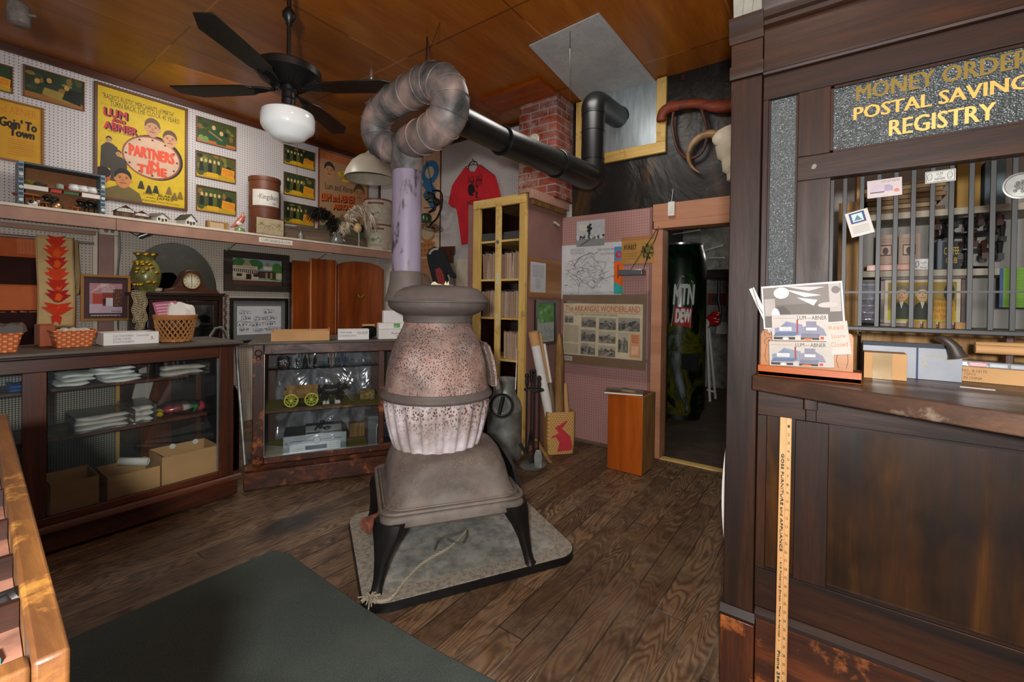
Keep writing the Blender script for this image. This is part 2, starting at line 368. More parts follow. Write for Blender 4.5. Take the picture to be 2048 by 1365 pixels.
def floor_mat():
    m, nt, b = mk('floor_planks'); t = NT(nt); setp(b, .42, 0, .5); W = .128
    sp = t.sep(t.world()); yy = t.math('DIVIDE', sp[1], W); idx = t.math('FLOOR', yy); fr = t.math('FRACT', yy)
    wn = t.n('ShaderNodeTexWhiteNoise', noise_dimensions='1D'); t.l(idx, wn.inputs['W'])
    off = t.math('MULTIPLY', wn.outputs[0], 17.0)
    xx = t.math('DIVIDE', t.math('ADD', sp[0], off), 2.1); xi = t.math('FLOOR', xx); xf = t.math('FRACT', xx)
    wn2 = t.n('ShaderNodeTexWhiteNoise', noise_dimensions='2D'); cb = t.n('ShaderNodeCombineXYZ'); t.l(idx, cb.inputs[0]); t.l(xi, cb.inputs[1]); t.l(cb.outputs[0], wn2.inputs['Vector'])
    # grain: contour lines of a smooth field stretched along the board
    cc = t.n('ShaderNodeCombineXYZ'); t.l(t.math('MULTIPLY', t.math('ADD', sp[0], off), .55), cc.inputs[0]); t.l(t.math('MULTIPLY', fr, .42), cc.inputs[1]); t.l(t.math('MULTIPLY', wn2.outputs[0], 40), cc.inputs[2])
    n = t.noise(cc.outputs[0], 2.6, 1.5, .45, .25); lines = t.math('FRACT', t.math('MULTIPLY', n, 19))
    tri = t.math('ABSOLUTE', t.math('SUBTRACT', lines, .5))
    fine = t.noise(t.world((2, 60, 1)), 4, 4, .6)
    base = t.ramp(wn2.outputs[0], [(0, '#4a331f'), (.5, '#664a30'), (1, '#7d6247')])
    c = t.mix(t.ramp(tri, [(.05, .8), (.28, 0.0)]), base, '#3a2414')
    big = t.noise(t.world(), .9, 4, .6)
    c = t.mix(t.math('MULTIPLY', t.ramp(tri, [(.3, 0.0), (.46, 1.0)]), t.ramp(big, [(.46, .05), (.64, .6)])), c, '#a08a70')
    c = t.mix(t.ramp(fine, [(.4, .45), (.62, 0.0)]), c, '#46301d')
    c = t.mix(t.ramp(t.noise(t.world(), 2.2, 6, .65), [(.45, 0.0), (.7, .5)]), c, '#73614c')
    c = t.mix(t.ramp(t.noise(t.world((1, 1, 1), (3, 1, 0)), 7, 6, .7), [(.36, .55), (.52, 0.0)]), c, '#241509')
    # stain
    gap = t.math('MINIMUM', t.math('MINIMUM', fr, t.math('SUBTRACT', 1.0, fr)), t.math('MULTIPLY', t.math('MINIMUM', xf, t.math('SUBTRACT', 1.0, xf)), 16))
    g = t.ramp(gap, [(.012, 1.0), (.035, 0.0)])
    gc = t.ramp(t.noise(t.world(), 1.7, 3), [(.5, '#120b07'), (.62, '#75695a')])
    c = t.mix(t.math('MULTIPLY', g, .85), c, gc)
    v = t.n('ShaderNodeVectorMath', operation='DISTANCE'); t.l(t.world((1, 2.1, 0)), v.inputs[0]); v.inputs[1].default_value = (1.42, 2.72*2.1, 0)
    st = t.math('ADD', v.outputs['Value'], t.math('MULTIPLY', t.noise(t.world(), 6, 4), .25))
    c = t.mix(t.ramp(st, [(.27, .8), (.40, 0.0)]), c, '#140b07')
    t.l(c, b.inputs['Base Color']); h = t.math('SUBTRACT', t.math('MULTIPLY', tri, .6), t.math('MULTIPLY', g, 1.5)); t.bump(h, b, .35, .004)
    t.l(t.ramp(t.noise(t.world(), 3, 4), [(.3, .34), (.7, .62)]), b.inputs['Roughness'])
floor_mat()
def ceil_mat():
    m, nt, b = mk('ceiling_ply'); t = NT(nt); setp(b, .33, 0, .5)
    n1 = t.noise(t.world((.25, 1.6, 1)), 3.2, 6, .62, .6); n2 = t.noise(t.world((2, 40, 1)), 3, 3)
    c = t.ramp(n1, [(.25, '#7a3e09'), (.5, '#9a5610'), (.75, '#b26c1c')]); c = t.mix(t.ramp(n2, [(.4, .3), (.6, 0.0)]), c, '#74380a')
    sp = t.sep(t.world())
    xx = t.math('FRACT', t.math('DIVIDE', t.math('ADD', sp[0], .57), 1.22)); yy = t.math('FRACT', t.math('DIVIDE', t.math('ADD', sp[1], 1.20), 1.22))
    g = t.math('MINIMUM', t.math('ABSOLUTE', t.math('SUBTRACT', xx, .5)), t.math('ABSOLUTE', t.math('SUBTRACT', yy, .5)))
    c = t.mix(t.ramp(g, [(.003, .95), (.0048, 0.0)]), c, t.ramp(t.noise(t.world(), 1.1, 1), [(.49, '#3a1a06'), (.52, '#c07a3a')]))
    wd = t.math('FLOOR', t.math('ADD', t.math('DIVIDE', t.math('ADD', sp[0], .57), 1.22), .5)); wd2 = t.math('FLOOR', t.math('ADD', t.math('DIVIDE', t.math('ADD', sp[1], 1.2), 1.22), .5))
    cb = t.n('ShaderNodeCombineXYZ'); t.l(wd, cb.inputs[0]); t.l(wd2, cb.inputs[1]); wn = t.n('ShaderNodeTexWhiteNoise', noise_dimensions='2D'); t.l(cb.outputs[0], wn.inputs['Vector'])
    c = t.mix(1.0, c, t.ramp(wn.outputs[0], [(0, .78), (1, 1.0)]), 'MULTIPLY')
    # pale scuffs
    s1 = t.noise(t.world((.8, 9, 1), (3.1, 1, 0)), 2.5, 2, .5); s2 = t.noise(t.world((1, 1, 1), (1.7, 0, 0)), 1.3, 1)
    c = t.mix(t.math('MULTIPLY', t.ramp(s1, [(.68, 0.0), (.72, .5)]), t.ramp(s2, [(.55, 0.0), (.6, 1.0)])), c, '#a58a78')
    t.l(c, b.inputs['Base Color'])
ceil_mat()
def brick_mat():
    m, nt, b = mk('brick'); t = NT(nt); setp(b, .85, 0, .3)
    sp = t.sep(t.world()); cb = t.n('ShaderNodeCombineXYZ'); t.l(t.math('ADD', sp[0], sp[1]), cb.inputs[0]); t.l(sp[2], cb.inputs[1])
    br = t.n('ShaderNodeTexBrick'); t.l(cb.outputs[0], br.inputs['Vector']); br.inputs['Scale'].default_value = 1
    br.inputs['Brick Width'].default_value = .2; br.inputs['Row Height'].default_value = .075; br.inputs['Mortar Size'].default_value = .007; br.inputs['Mortar Smooth'].default_value = .2
    br.inputs['Color1'].default_value = rgb('#8d3b28'); br.inputs['Color2'].default_value = rgb('#6b2c20'); br.inputs['Mortar'].default_value = rgb('#857a70')
    n = t.noise(t.world(), 9, 6, .7); n2 = t.noise(t.world((1, 1, .7)), 2.3, 4, .6)
    c = t.mix(t.math('MULTIPLY', t.ramp(n, [(.42, 0.0), (.66, .8)]), t.ramp(n2, [(.4, .15), (.6, 1.0)])), br.outputs[0], '#a79a92')
    t.l(t.mix(t.ramp(n, [(.3, .4), (.45, 0.0)]), c, '#4a1d16'), b.inputs['Base Color']); t.bump(t.math('ADD', t.math('MULTIPLY', br.outputs[1], -1.0), t.math('MULTIPLY', n, .5)), b, .7, .012)
brick_mat()
def tar_mat():
    m, nt, b = mk('tarpaper'); t = NT(nt); setp(b, .42, 0, .4)
    n = t.noise(t.world((1, 1, .8)), 2.0, 4, .5, .8); sp_ = t.vor(t.world(), 9)
    stain = t.ramp(t.noise(t.world((1, 1.6, .7), (0, .7, .2)), 1.9, 4, .6, .5), [(.52, 0.0), (.68, .7)])
    c = t.mix(stain, t.ramp(n, [(.3, '#0b0a0a'), (.7, '#201d1c')]), '#4a3518')
    c = t.mix(t.ramp(sp_.outputs[0], [(.022, .8), (.032, 0.0)]), c, '#a8a298')
    t.l(c, b.inputs['Base Color']); t.bump(n, b, .7, .05)
tar_mat()
def speck(name, base, blot, spot, lo=.5, cut=.36, dens=70, zfade=None, rough=.6, smudge=None):
    m, nt, b = mk(name); t = NT(nt); setp(b, rough, 0, .4)
    n = t.noise(t.world(), 4.5, 5, .6); fine = t.noise(t.world(), 26, 3, .6)
    c = t.ramp(n, [(.3, base), (.55, blot), (.72, base)]); c = t.mix(t.ramp(fine, [(.35, .35), (.6, 0.0)]), c, blot)
    if smudge: c = t.mix(t.ramp(t.noise(t.world((1, 1, 1.3), (.4, .2, .9)), 3.1, 5, .6), [(.44, 0.0), (.62, .75)]), c, smudge)
    v = t.vor(t.world((1, 1, .75)), dens); wn = t.ramp(t.noise(t.world(), 5, 4, .7), [(lo-.08, 0.0), (lo+.1, 1.0)])
    sp_ = t.ramp(t.math('ADD', v.outputs[0], t.math('MULTIPLY', fine, .25)), [(cut, 1.0), (cut+.06, 0.0)])
    f = t.math('MULTIPLY', sp_, wn)
    if zfade:
        z = t.sep(t.world())[2]; f = t.math('MULTIPLY', f, t.ramp(z, [(zfade[0], 0.0), (zfade[1], 1.0)]))
    t.l(t.mix(f, c, spot), b.inputs['Base Color']); t.bump(t.math('SUBTRACT', fine, f), b, .25, .004); return m
speck('stove_body', '#b3a6a1', '#967568', '#3a2620', .40, .44, 120, smudge='#5e5452')
speck('stove_pot', '#e2dbe0', '#b5a8a8', '#5a3222', .38, .48, 80, (.66, .84), smudge='#94827c')
speck('stove_grey', '#625b56', '#564d49', '#7a5648', .62, .40, 60)
speck('stove_skirt', '#6a625b', '#544c46', '#875c49', .47, .36, 95, smudge='#7a736c')

def pipe_lilac():
    m, nt, b = mk('pipe_lilac'); t = NT(nt); setp(b, .5, 0, .4); n = t.noise(t.world((1, 1, .22), (.3, 0, 0)), 9, 5, .6, .6); n2 = t.noise(t.world(), 22, 4)
    c = t.ramp(t.math('ADD', n, t.math('MULTIPLY', n2, .12)), [(.30, '#8a8094'), (.60, '#7a7080'), (.66, '#3a3438'), (.74, '#221e20')]); t.l(c, b.inputs['Base Color'])
pipe_lilac()
def pipe_old():
    m, nt, b = mk('pipe_old'); t = NT(nt); setp(b, .5, 0, .4); n = t.noise(t.world((1, 1, .8)), 5.5, 4, .55, .4)
    c = t.ramp(n, [(.36, '#2a2a2c'), (.47, '#4c4948'), (.58, '#6f625e'), (.66, '#8a746c'), (.8, '#6a5a54')]); t.l(c, b.inputs['Base Color']); t.bump(t.noise(t.world(), 30, 3), b, .15, .003)
pipe_old()
def stone_mat():
    m, nt, b = mk('pad_stone'); t = NT(nt); setp(b, .7, 0, .4)
    v = t.vor(t.world(), 4.2); e = t.vor(t.world(), 4.2, 'DISTANCE_TO_EDGE'); n = t.noise(t.world(), 16, 6, .7); n2 = t.noise(t.world((1, 1, 1)), 3, 5, .6, 1)
    c = t.ramp(n2, [(.3, '#74756f'), (.55, '#92938c'), (.75, '#a8a69c')]); c = t.mix(t.ramp(e.outputs[0], [(.02, .7), (.06, 0.0)]), c, '#9a958a')
    c = t.mix(t.ramp(n, [(.4, .5), (.56, 0.0)]), c, '#4d4841'); t.l(c, b.inputs['Base Color']); t.bump(n, b, .4, .004)
stone_mat()
def rug_mat():
    m, nt, b = mk('rug'); t = NT(nt); setp(b, .95, 0, .1); n = t.noise(t.world(), 260, 2, .8); n2 = t.noise(t.world(), 3, 5); n3 = t.noise(t.world(), 90, 2)
    c = t.ramp(n, [(.3, '#2b302e'), (.7, '#535b56')]); c = t.mix(t.ramp(n2, [(.5, 0.0), (.75, .25)]), c, '#5b625a'); c = t.mix(t.ramp(n3, [(.74, 0.0), (.78, .6)]), c, '#8c8a7c')
    t.l(c, b.inputs['Base Color']); t.bump(n, b, .6, .004)
rug_mat()
def metal_sheet():
    m, nt, b = mk('sheet_metal'); t = NT(nt); setp(b, .38, .35, .5); n = t.noise(t.world((1, 6, 1)), 4, 5, .6)
    t.l(t.ramp(n, [(.3, '#8a9499'), (.7, '#a9b2b6')]), b.inputs['Base Color'])
    m, nt, b = mk('ceiling_sheet'); t = NT(nt); setp(b, .5, 0, .4); n = t.noise(t.world(), 2.5, 6, .7); n2 = t.noise(t.world(), 5, 3, .5, 3)
    c = t.ramp(n, [(.3, '#a3a4a5'), (.65, '#bebfbf')]); t.l(t.mix(t.ramp(n2, [(.485, 0.0), (.5, .4), (.515, 0.0)]), c, '#6a6a6a'), b.inputs['Base Color'])
metal_sheet()
def obscure():
    m, nt, b = mk('hammered_glass'); t = NT(nt); setp(b, .3, 0, .8); v = t.vor(t.world((1, 1, 1)), 260, 'SMOOTH_F1'); b.inputs['Base Color'].default_value = rgb('#4c5254')
    t.bump(v.outputs[0], b, .9, .006)
    m, nt, b = mk('sign_glass'); t = NT(nt); setp(b, .28, 0, .7); v = t.vor(t.world((1, 1, 1.5)), 190, 'SMOOTH_F1'); b.inputs['Base Color'].default_value = rgb('#343c3e')
    t.bump(v.outputs[0], b, .7, .006)
obscure()
def weave(name, c1, c2, sx, sy, a0='x'):
    m, nt, b = mk(name); t = NT(nt); setp(b, .6, 0, .4); tc = t.n('ShaderNodeTexCoord'); mp = t.n('ShaderNodeMapping'); t.l(tc.outputs['Object'], mp.inputs[0])
    sp = t.sep(mp.outputs[0]); ang = t.math('ARCTAN2', sp[1], sp[0]) if a0 == 'a' else sp[0]
    u = t.math('MULTIPLY', ang, sx); v = t.math('MULTIPLY', sp[2], sy); k = t.math('FLOOR', v)
    f = t.math('SINE', t.math('ADD', u, t.math('MULTIPLY', k, math.pi))); e = t.math('ABSOLUTE', t.math('SUBTRACT', t.math('FRACT', v), .5))
    c = t.mix(t.ramp(f, [(.3, 0.0), (.6, 1.0)]), c1, c2); c = t.mix(t.ramp(e, [(.40, 0.0), (.48, .7)]), c, '#3a1408'); t.l(c, b.inputs['Base Color']); t.bump(f, b, .5, .004); return m
weave('basket_orange', '#b45a2c', '#dc8c5c', 160, 75); weave('basket_tan', '#a8713e', '#c9935c', 130, 60)
def cane():
    m, nt, b = mk('cane'); t = NT(nt); setp(b, .6); sp = t.sep(t.world((75, 75, 75))); u = t.math('SINE', t.math('MULTIPLY', sp[0], 3.1416)); v = t.math('SINE', t.math('MULTIPLY', sp[2], 3.1416))
    f = t.math('MULTIPLY', t.math('ABSOLUTE', u), t.math('ABSOLUTE', v)); t.l(t.ramp(f, [(.30, '#1a1815'), (.5, '#8a877c')]), b.inputs['Base Color'])
cane()

def border():
    m, nt, b = mk('pad_border'); t = NT(nt); setp(b, .85, 0, .3); v = t.vor(t.world(), 170); n = t.noise(t.world(), 40, 4, .7)
    c = t.mix(t.ramp(n, [(.42, 0.0), (.55, 1.0)]), '#6b665e', '#8c8578'); t.l(t.mix(t.ramp(v.outputs[0], [(.2, .7), (.5, 0.0)]), c, '#8f887c'), b.inputs['Base Color']); t.bump(n, b, .5, .004)
border()
# ================= THE SETTING =================
YL, XB, XM, H = 5.45, 4.10, 4.03, 3.44          # left wall, white back wall, mauve / tar-paper wall, ceiling
def S(name, mb, **k): return struct(mb.build(name, **k))
S('floor', MB(M['floor_planks']).bb(-2.6, 4.08, -2.6, YL+.1, -.04, 0), smooth=0)
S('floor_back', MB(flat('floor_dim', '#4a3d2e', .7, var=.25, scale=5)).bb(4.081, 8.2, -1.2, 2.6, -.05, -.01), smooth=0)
S('ceiling', MB(M['ceiling_ply']).bb(-2.6, 4.3, -2.6, YL+.1, H, H+.05), smooth=0)
S('wall_left', MB(M['peg_left']).bb(-2.6, XB+.1, YL, YL+.1, 2.02, H).mat(M['peg_low']).bb(-2.6, XB+.1, YL, YL+.1, 0, 2.02), smooth=0)
S('wall_back', MB(M['peg_back']).bb(XB, XB+.1, 2.2, YL, 1.93, H).mat(M['cream']).bb(XB, XB+.1, 2.2, YL, 0, 1.93), smooth=0)
S('wall_tarpaper', MB(M['tarpaper']).bb(XM, XM+.06, -.6, 2.2, 2.28, H), smooth=0)
S('wall_pegboard', MB(M['peg_mauve']).bb(XM-.012, XM+.06, 1.36, 2.31, 0, 2.28), smooth=0)
S('trim_1', MB(M['redwood_x']).bb(-2.6, XB, YL-.025, YL, 3.375, H), bevel=.003)
S('trim_2', MB(M['redwood_y']).bb(XB-.025, XB, 2.65, YL-.025, 3.40, H), bevel=.003)
x = P(759.5, 400, 1, YL)[0]
S('trim_3', MB(M['redwood_z']).bb(XB-.03, XB-.001, YL-.05, YL-.026, 2.14, 3.375), bevel=.003)
# pole trim below the shelf
a = P(197, 600, 1, YL-.05)[0]; b_ = P(228, 600, 1, YL-.05)[0]
S('trim_4', MB(M['mauve']).bb(a, b_, YL-.05, YL-.001, 0, 1.99), bevel=.004)
S('trim_5', MB(M['cream']).bb(P(184, 600, 1, YL)[0], a-.002, YL-.03, YL-.001, 0, 1.99).bb(b_+.002, b_+.03, YL-.03, YL-.001, 0, 1.99), bevel=.003)
S('trim_6', MB(M['shelf_front']).bb(-2.6, P(190, 450, 1, YL)[0], YL-.04, YL-.001, 1.955, 1.995), bevel=.003)
# horizontal seam strip and ledge board of the peg board
S('trim_7', MB(M['mauve_dark']).bb(XM-.026, XM-.0125, 1.36, 1.385, 0, 2.28).bb(XM-.022, XM-.0125, 1.386, 2.3, .86, .885), bevel=.002)
# door frame and header
S('trim_8', MB(M['salmon_board']).bb(XM-.03, XM+.1, -.6, 1.355, 2.145, 2.30).bb(XM-.045, XM+.1, -.6, 1.34, 2.075, 2.143), bevel=.004)
S('trim_9', MB(M['salmon_board']).bb(XM-.03, XM+.12, 1.262, 1.358, 0, 2.074), bevel=.004)
S('trim_10', MB(M['pine_y']).bb(4.0, 4.08, .2, 1.26, .0, .012), bevel=.003)
S('baseboard_back', MB(M['grey_y']).bb(XM-.03, XM-.013, 1.75, 2.29, 0, .03), bevel=.002)
# window opening of the flue: pine frame, sheet metal filling
y0, y1 = P(1330, 262, 0, XM)[1], P(1170, 205, 0, XM)[1]
fr = MB(M['pine_z']); fr.bb(XM-.035, XM-.001, 2.06, 2.15, 2.77, 3.42); fr.bb(XM-.035, XM-.001, 1.25, 1.335, 2.86, 3.43)
wf = thing('window_frame', 'yellow pine frame of sheet metal window panel that the black flue pipe enters', 'window frame', (XM, 1.66, 2.77))
fr.build('side_post', wf, bevel=.003)
MB(M['pine_y']).bb(XM-.036, XM-.001, 1.25, 2.06, 2.76, 2.858).build('sill_board', wf, bevel=.003)
tag(MB(M['sheet_metal']).bb(XM-.012, XM-.001, 1.337, 2.058, 2.86, 3.43).build('metal_sheet', smooth=0), 'blue grey sheet metal panel inside the yellow pine frame around the flue pipe', 'metal panel')
c4 = [P(1058, 92, 2, H-.012), P(1198, 27, 2, H-.012), P(1313, 165, 2, H-.012), P(1170, 208, 2, H-.012)]
# the sheet is a rectangle butting the wall
xa = (c4[0][0]+c4[1][0])/2; cs = MB(M['ceiling_sheet'])
cs.add([(c4[0][0], c4[0][1], H-.004), (c4[1][0], c4[1][1], H-.004), (XM-.002, c4[2][1], H-.004), (XM-.002, c4[3][1], H-.004), (c4[0][0], c4[0][1], H-.014), (c4[1][0], c4[1][1], H-.014), (XM-.002, c4[2][1], H-.014), (XM-.002, c4[3][1], H-.014)],
       [(0, 1, 2, 3), (7, 6, 5, 4), (0, 4, 5, 1), (1, 5, 6, 2), (2, 6, 7, 3), (3, 7, 4, 0)])
tag(cs.build('heat_shield', smooth=0), 'pale grey metal heat shield sheet fixed to the wooden ceiling above the flue', 'ceiling sheet')
# small orange ceiling board beside the chimney
tag(MB(M['orange_y']).bb(3.38, 3.70, 2.2, 2.9, H-.04, H-.002).build('ceiling_board', bevel=.003), 'short raised plywood board on the ceiling in front of the brick chimney', 'board')
# brick chimney standing on the cupboard
tag(MB(M['brick']).bb(3.70, XB-.002, 2.205, 2.645, 2.43, H-.002).build('chimney', bevel=.006), 'weathered red brick chimney above the tall yellow framed cupboard', 'chimney')
fc = MB(M['cream']); ctr = P(1067, 281, 0, 3.69); fc.lathe([(0, 0), (.062, .002), (.066, .01), (.05, .016), (.046, .012), (0, .012)], (3.70, ctr[1], ctr[2]), 24, (-1, 0, 0))
tag(fc.build('flue_cover'), 'round cream flue cover on the brick chimney above the black pipe', 'flue cover')
# ---------------- room behind the doorway ----------------
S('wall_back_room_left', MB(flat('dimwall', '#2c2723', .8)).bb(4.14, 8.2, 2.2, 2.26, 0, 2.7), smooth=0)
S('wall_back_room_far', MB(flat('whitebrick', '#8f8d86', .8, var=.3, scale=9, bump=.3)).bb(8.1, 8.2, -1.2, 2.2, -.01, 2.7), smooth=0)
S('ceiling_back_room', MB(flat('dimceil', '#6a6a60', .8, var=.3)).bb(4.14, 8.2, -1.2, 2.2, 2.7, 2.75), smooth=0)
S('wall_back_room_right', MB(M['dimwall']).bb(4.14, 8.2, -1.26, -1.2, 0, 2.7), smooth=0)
# ================= LEFT WALL =================
UX, UZ, NL = (1, 0, 0), (0, 0, 1), (0, -1, 0)
def lp(px, py, Y=YL): p = P(px, py, 1, Y); return p[0], p[2]
def framed(name, label, cat, tl, br, Y, fw=.012, ft=.014, fcol='#5a3520', group=None, glassy=False, fmat=None, rows=None):
    "a picture hung on the left wall: frame, and a Pic to draw on"
    x0, z1 = lp(*tl, Y); x1, z0 = lp(*br, Y)
    r = thing(name, label, cat, ((x0+x1)/2, Y, z0), 0, group)
    m = MB(fmat or M['paint'], fcol)
    m.bb(x0, x1, Y-ft, Y, z1-fw, z1).bb(x0, x1, Y-ft, Y, z0, z0+fw).bb(x0, x0+fw, Y-ft, Y, z0+fw, z1-fw).bb(x1-fw, x1, Y-ft, Y, z0+fw, z1-fw)
    m.build('frame', r, bevel=.0015)
    pc = Pic((x0+fw, Y-.003, z0+fw), UX, UZ, x1-x0-2*fw, z1-z0-2*fw)
    return r, pc
YW = YL-.002
# --- the big yellow poster
r, p = framed('movie_poster', 'large yellow framed film poster with clock face between the small lobby cards', 'poster', (188, 162), (374, 423), YW, .022, .02)
p.rect(0, 0, 1, 1, '#c9a81c')
p.text('"RADIO\'S RUSTIC MERCHANTS of MIRTH"..', .05, .895, .88, .945, '#1c1a10').text('TURN BACK THE CLOCK 40 YEARS!', .13, .845, .93, .89, '#1c1a10')
p.text('POST PICTURES CORP. presents', .04, .835, .5, .848, '#6a5a18')
for dx, c in ((.012, '#1b1512'), (0, '#c4303a')):
    p.text('LUM', .07+dx, .745-dx*.4, .31+dx, .815-dx*.4, c, b=.006); p.text('AND', .15+dx, .700, .29+dx, .732, c, b=.003); p.text('ABNER', .07+dx, .625-dx*.4, .42+dx, .69-dx*.4, c, b=.006)
p.text('The Famous Radio Stars', .1, .602, .42, .615, '#3a3212')
p.ell(.63, .45, .345, .215, '#17130f', 36).ell(.60, .445, .345, .205, '#8b4a32', 36).ell(.60, .445, .325, .19, '#c9a58a', 36)
for i in range(12):
    a_ = math.pi/6*i; p.rect(.60+.30*math.sin(a_)-.012, .445+.172*math.cos(a_)-.008, .60+.30*math.sin(a_)+.012, .445+.172*math.cos(a_)+.008, '#3a2418')
def face(p, u, v, r, skin='#c08058', hair='#3a2418', ro=1.0):
    a_ = p.h/p.w
    # p.w, p.h are metres: keep heads in true proportion
    k = p.h/p.w
    p.ell(u, v+.22*r, r*.92*k*.8, r*.92, hair, 22).ell(u-.80*r*k*.8, v-.12*r, r*.14*k, r*.2, skin, 8).ell(u+.80*r*k*.8, v-.12*r, r*.14*k, r*.2, skin, 8)
    p.poly([(u+(.80*math.cos(a)*r*k*.8), v-.1*r+.95*r*math.sin(a)*(1 if math.sin(a) < 0 else .72)) for a in [i*math.pi/11 for i in range(22)]], skin)
    p.rect(u-.45*r*k, v+.17*r, u-.14*r*k, v+.23*r, hair).rect(u+.14*r*k, v+.17*r, u+.45*r*k, v+.23*r, hair)
    p.ell(u-.28*r*k, v+.05*r, r*.10*k, r*.05, '#2a1a12', 8).ell(u+.28*r*k, v+.05*r, r*.10*k, r*.05, '#2a1a12', 8)
    p.poly([(u-.28*r*k*.5, v-.28*r), (u+.28*r*k*.5, v-.28*r), (u, v+.05*r)], '#a5643f')
    p.rect(u-.28*r*k, v-.52*r, u+.28*r*k, v-.44*r, '#6a2a1e')
face(p, .60, .735, .085, '#bd8a64', '#6a4d33'); face(p, .81, .665, .08, '#c49068', '#5c4028')
for t_, a_, b_, c_, d_ in (('PARTNERS', .34, .43, .86, .53), ('IN', .56, .365, .67, .415), ('TIME', .43, .285, .77, .36)):
    p.text(t_, a_, b_, c_, d_, '#d94a26', b=.006)
for u, v, hh in ((.12, .53, .05), (.22, .42, .045)):
    p.poly([(u-.09, v-.26), (u+.1, v-.26), (u+.09, v-.06), (u+.03, v-.03), (u-.03, v-.03), (u-.08, v-.07)], '#3b342c'); face(p, u, v, .028, '#b88660', '#241a12')
p.poly([(.0, .0), (.49, .0), (.45, .08), (.33, .13), (.22, .13), (.0, .05)], '#6a5a30'); face(p, .27, .195, .085, '#bd7a45', '#1d1612')
p.ell(.06, .20, .08, .07, '#a8582f').ell(.06, .225, .08, .05, '#1d1612')
for i, (u, v) in enumerate(((.47, .16), (.56, .13), (.64, .14), (.80, .15), (.87, .10), (.94, .12))): p.poly([(u-.04, v-.03), (u+.04, v-.03), (u+.015, v+.04), (u-.01, v+.045)], '#7a6026' if i > 2 else '#2f2d1c')
p.text('PAMELA', .50, .085, .63, .1, '#2a2412').text('BLAKE', .67, .082, .86, .108, '#2a2412').text('JOHN', .53, .05, .63, .065, '#2a2412').text('JAMES', .65, .047, .85, .075, '#2a2412').text('A Jack Wm. Votion Production', .48, .018, .93, .036, '#4a4014')
p.done('print', r)
# --- 'Goin' to Town' poster at far left
r, p = framed('movie_poster', 'orange yellow film poster with script title, left of the blue box on the shelf', 'poster', (-95, 172), (88, 334), YW, .014, .016, '#8a5a38')
p.rect(0, 0, 1, 1, '#bf8c1e').text('and ABNER', .42, .80, .93, .93, '#c06a24').text("Goin' To", .48, .56, .93, .72, '#2a2018', .05, b=.004).text('Town', .60, .42, .90, .56, '#2a2018', .05, b=.004)
p.lines(.58, .08, .9, .38, 8, '#b0661e', .3); p.done('print', r)
# --- lobby cards
def card(label, tl, br, v):
    r, p = framed('lobby_card', label, 'framed picture', tl, br, YW, .009, .012, '#6a4028', 'small framed lobby cards on the white pegboard')
    R = random.Random(v*7+3)
    p.rect(0, 0, 1, 1, ('#23301c', '#39451d', '#2b3a20', '#4a4a1c')[v % 4])
    for i in range(16): p.ell(R.uniform(.05, .95), R.uniform(.35, .95), R.uniform(.03, .1), R.uniform(.04, .14), R.choice(('#16201a', '#3c4a24', '#6a6a2a', '#2d3c22', '#7a5a28')), 10)
    if v == 0:
        p.rect(0, 0, 1, .18, '#8a5a24').poly([(.28, .2), (.75, .1), (.8, .28), (.6, .42), (.32, .45)], '#8a7432').poly([(.62, .2), (.95, .1), (.97, .6), (.7, .6)], '#10140f')
        for u, w_ in ((.2, .6), (.4, .72), (.7, .62)): p.ell(u, w_, .045, .09, '#b08440')
    elif v == 1:
        p.rect(0, 0, 1, .14, '#a8642c').ell(.1, .18, .07, .12, '#6a8a4a').ell(.22, .16, .07, .12, '#6a8a4a')
        for u, w_ in ((.42, .72), (.62, .55)): p.poly([(u-.13, w_-.5), (u+.13, w_-.5), (u+.09, w_-.1), (u-.09, w_-.1)], '#1f4a2c').ell(u, w_, .05, .1, '#c9a26a')
        p.poly([(.28, .5), (.62, .22), (.66, .28), (.3, .56)], '#8a6a38')
    else:
        p.rect(0, 0, 1, .2, '#b08c1c').ell(.1, .2, .09, .14, '#3f4a1c')
        for k_ in range(5):
            u = .12+k_*.11; p.poly([(u-.06, .25), (u+.06, .25), (u+.045, .62), (u-.045, .62)], ('#1a1c16', '#3f4a20', '#14160f', '#4f5a22', '#2a2f18')[k_]).ell(u, .7, .032, .08, '#c2a468')
        p.poly([(.62, .22), (.97, .12), (.99, .5), (.65, .56)], '#d08c1c').text('TWO WEEKS' if v % 2 else 'BASHFUL', .66, .38, .95, .47, '#b0441c').text('TO LIVE' if v % 2 else 'BACHELOR', .67, .25, .95, .35, '#b0441c').rect(.25, .05, .55, .24, '#c8981c')
    p.done('print', r)
card('dark framed lobby card cut by the left edge, above the orange poster', (-100, 98), (26, 189), 2)
card('wide dark framed card with three heads, between orange poster and big yellow poster', (46, 128), (169, 224), 0)
card('framed card of two men at a counter, top of the column right of yellow poster', (392, 231), (472, 303), 1)
card('framed green and yellow card, middle of the column right of yellow poster', (391, 300), (471, 369), 3)
card('framed green and yellow card, bottom of the column right of yellow poster', (392, 369), (472, 433), 5)
card('framed dark card, top of the column under the hanging lamp globe', (567, 288), (629, 343), 4)
card('framed yellow card, middle of the column right of the tall brown drum', (567, 343), (629, 401), 6)
card('framed yellow card, bottom of the column above the wooden boxes', (567, 402), (628, 455), 8)
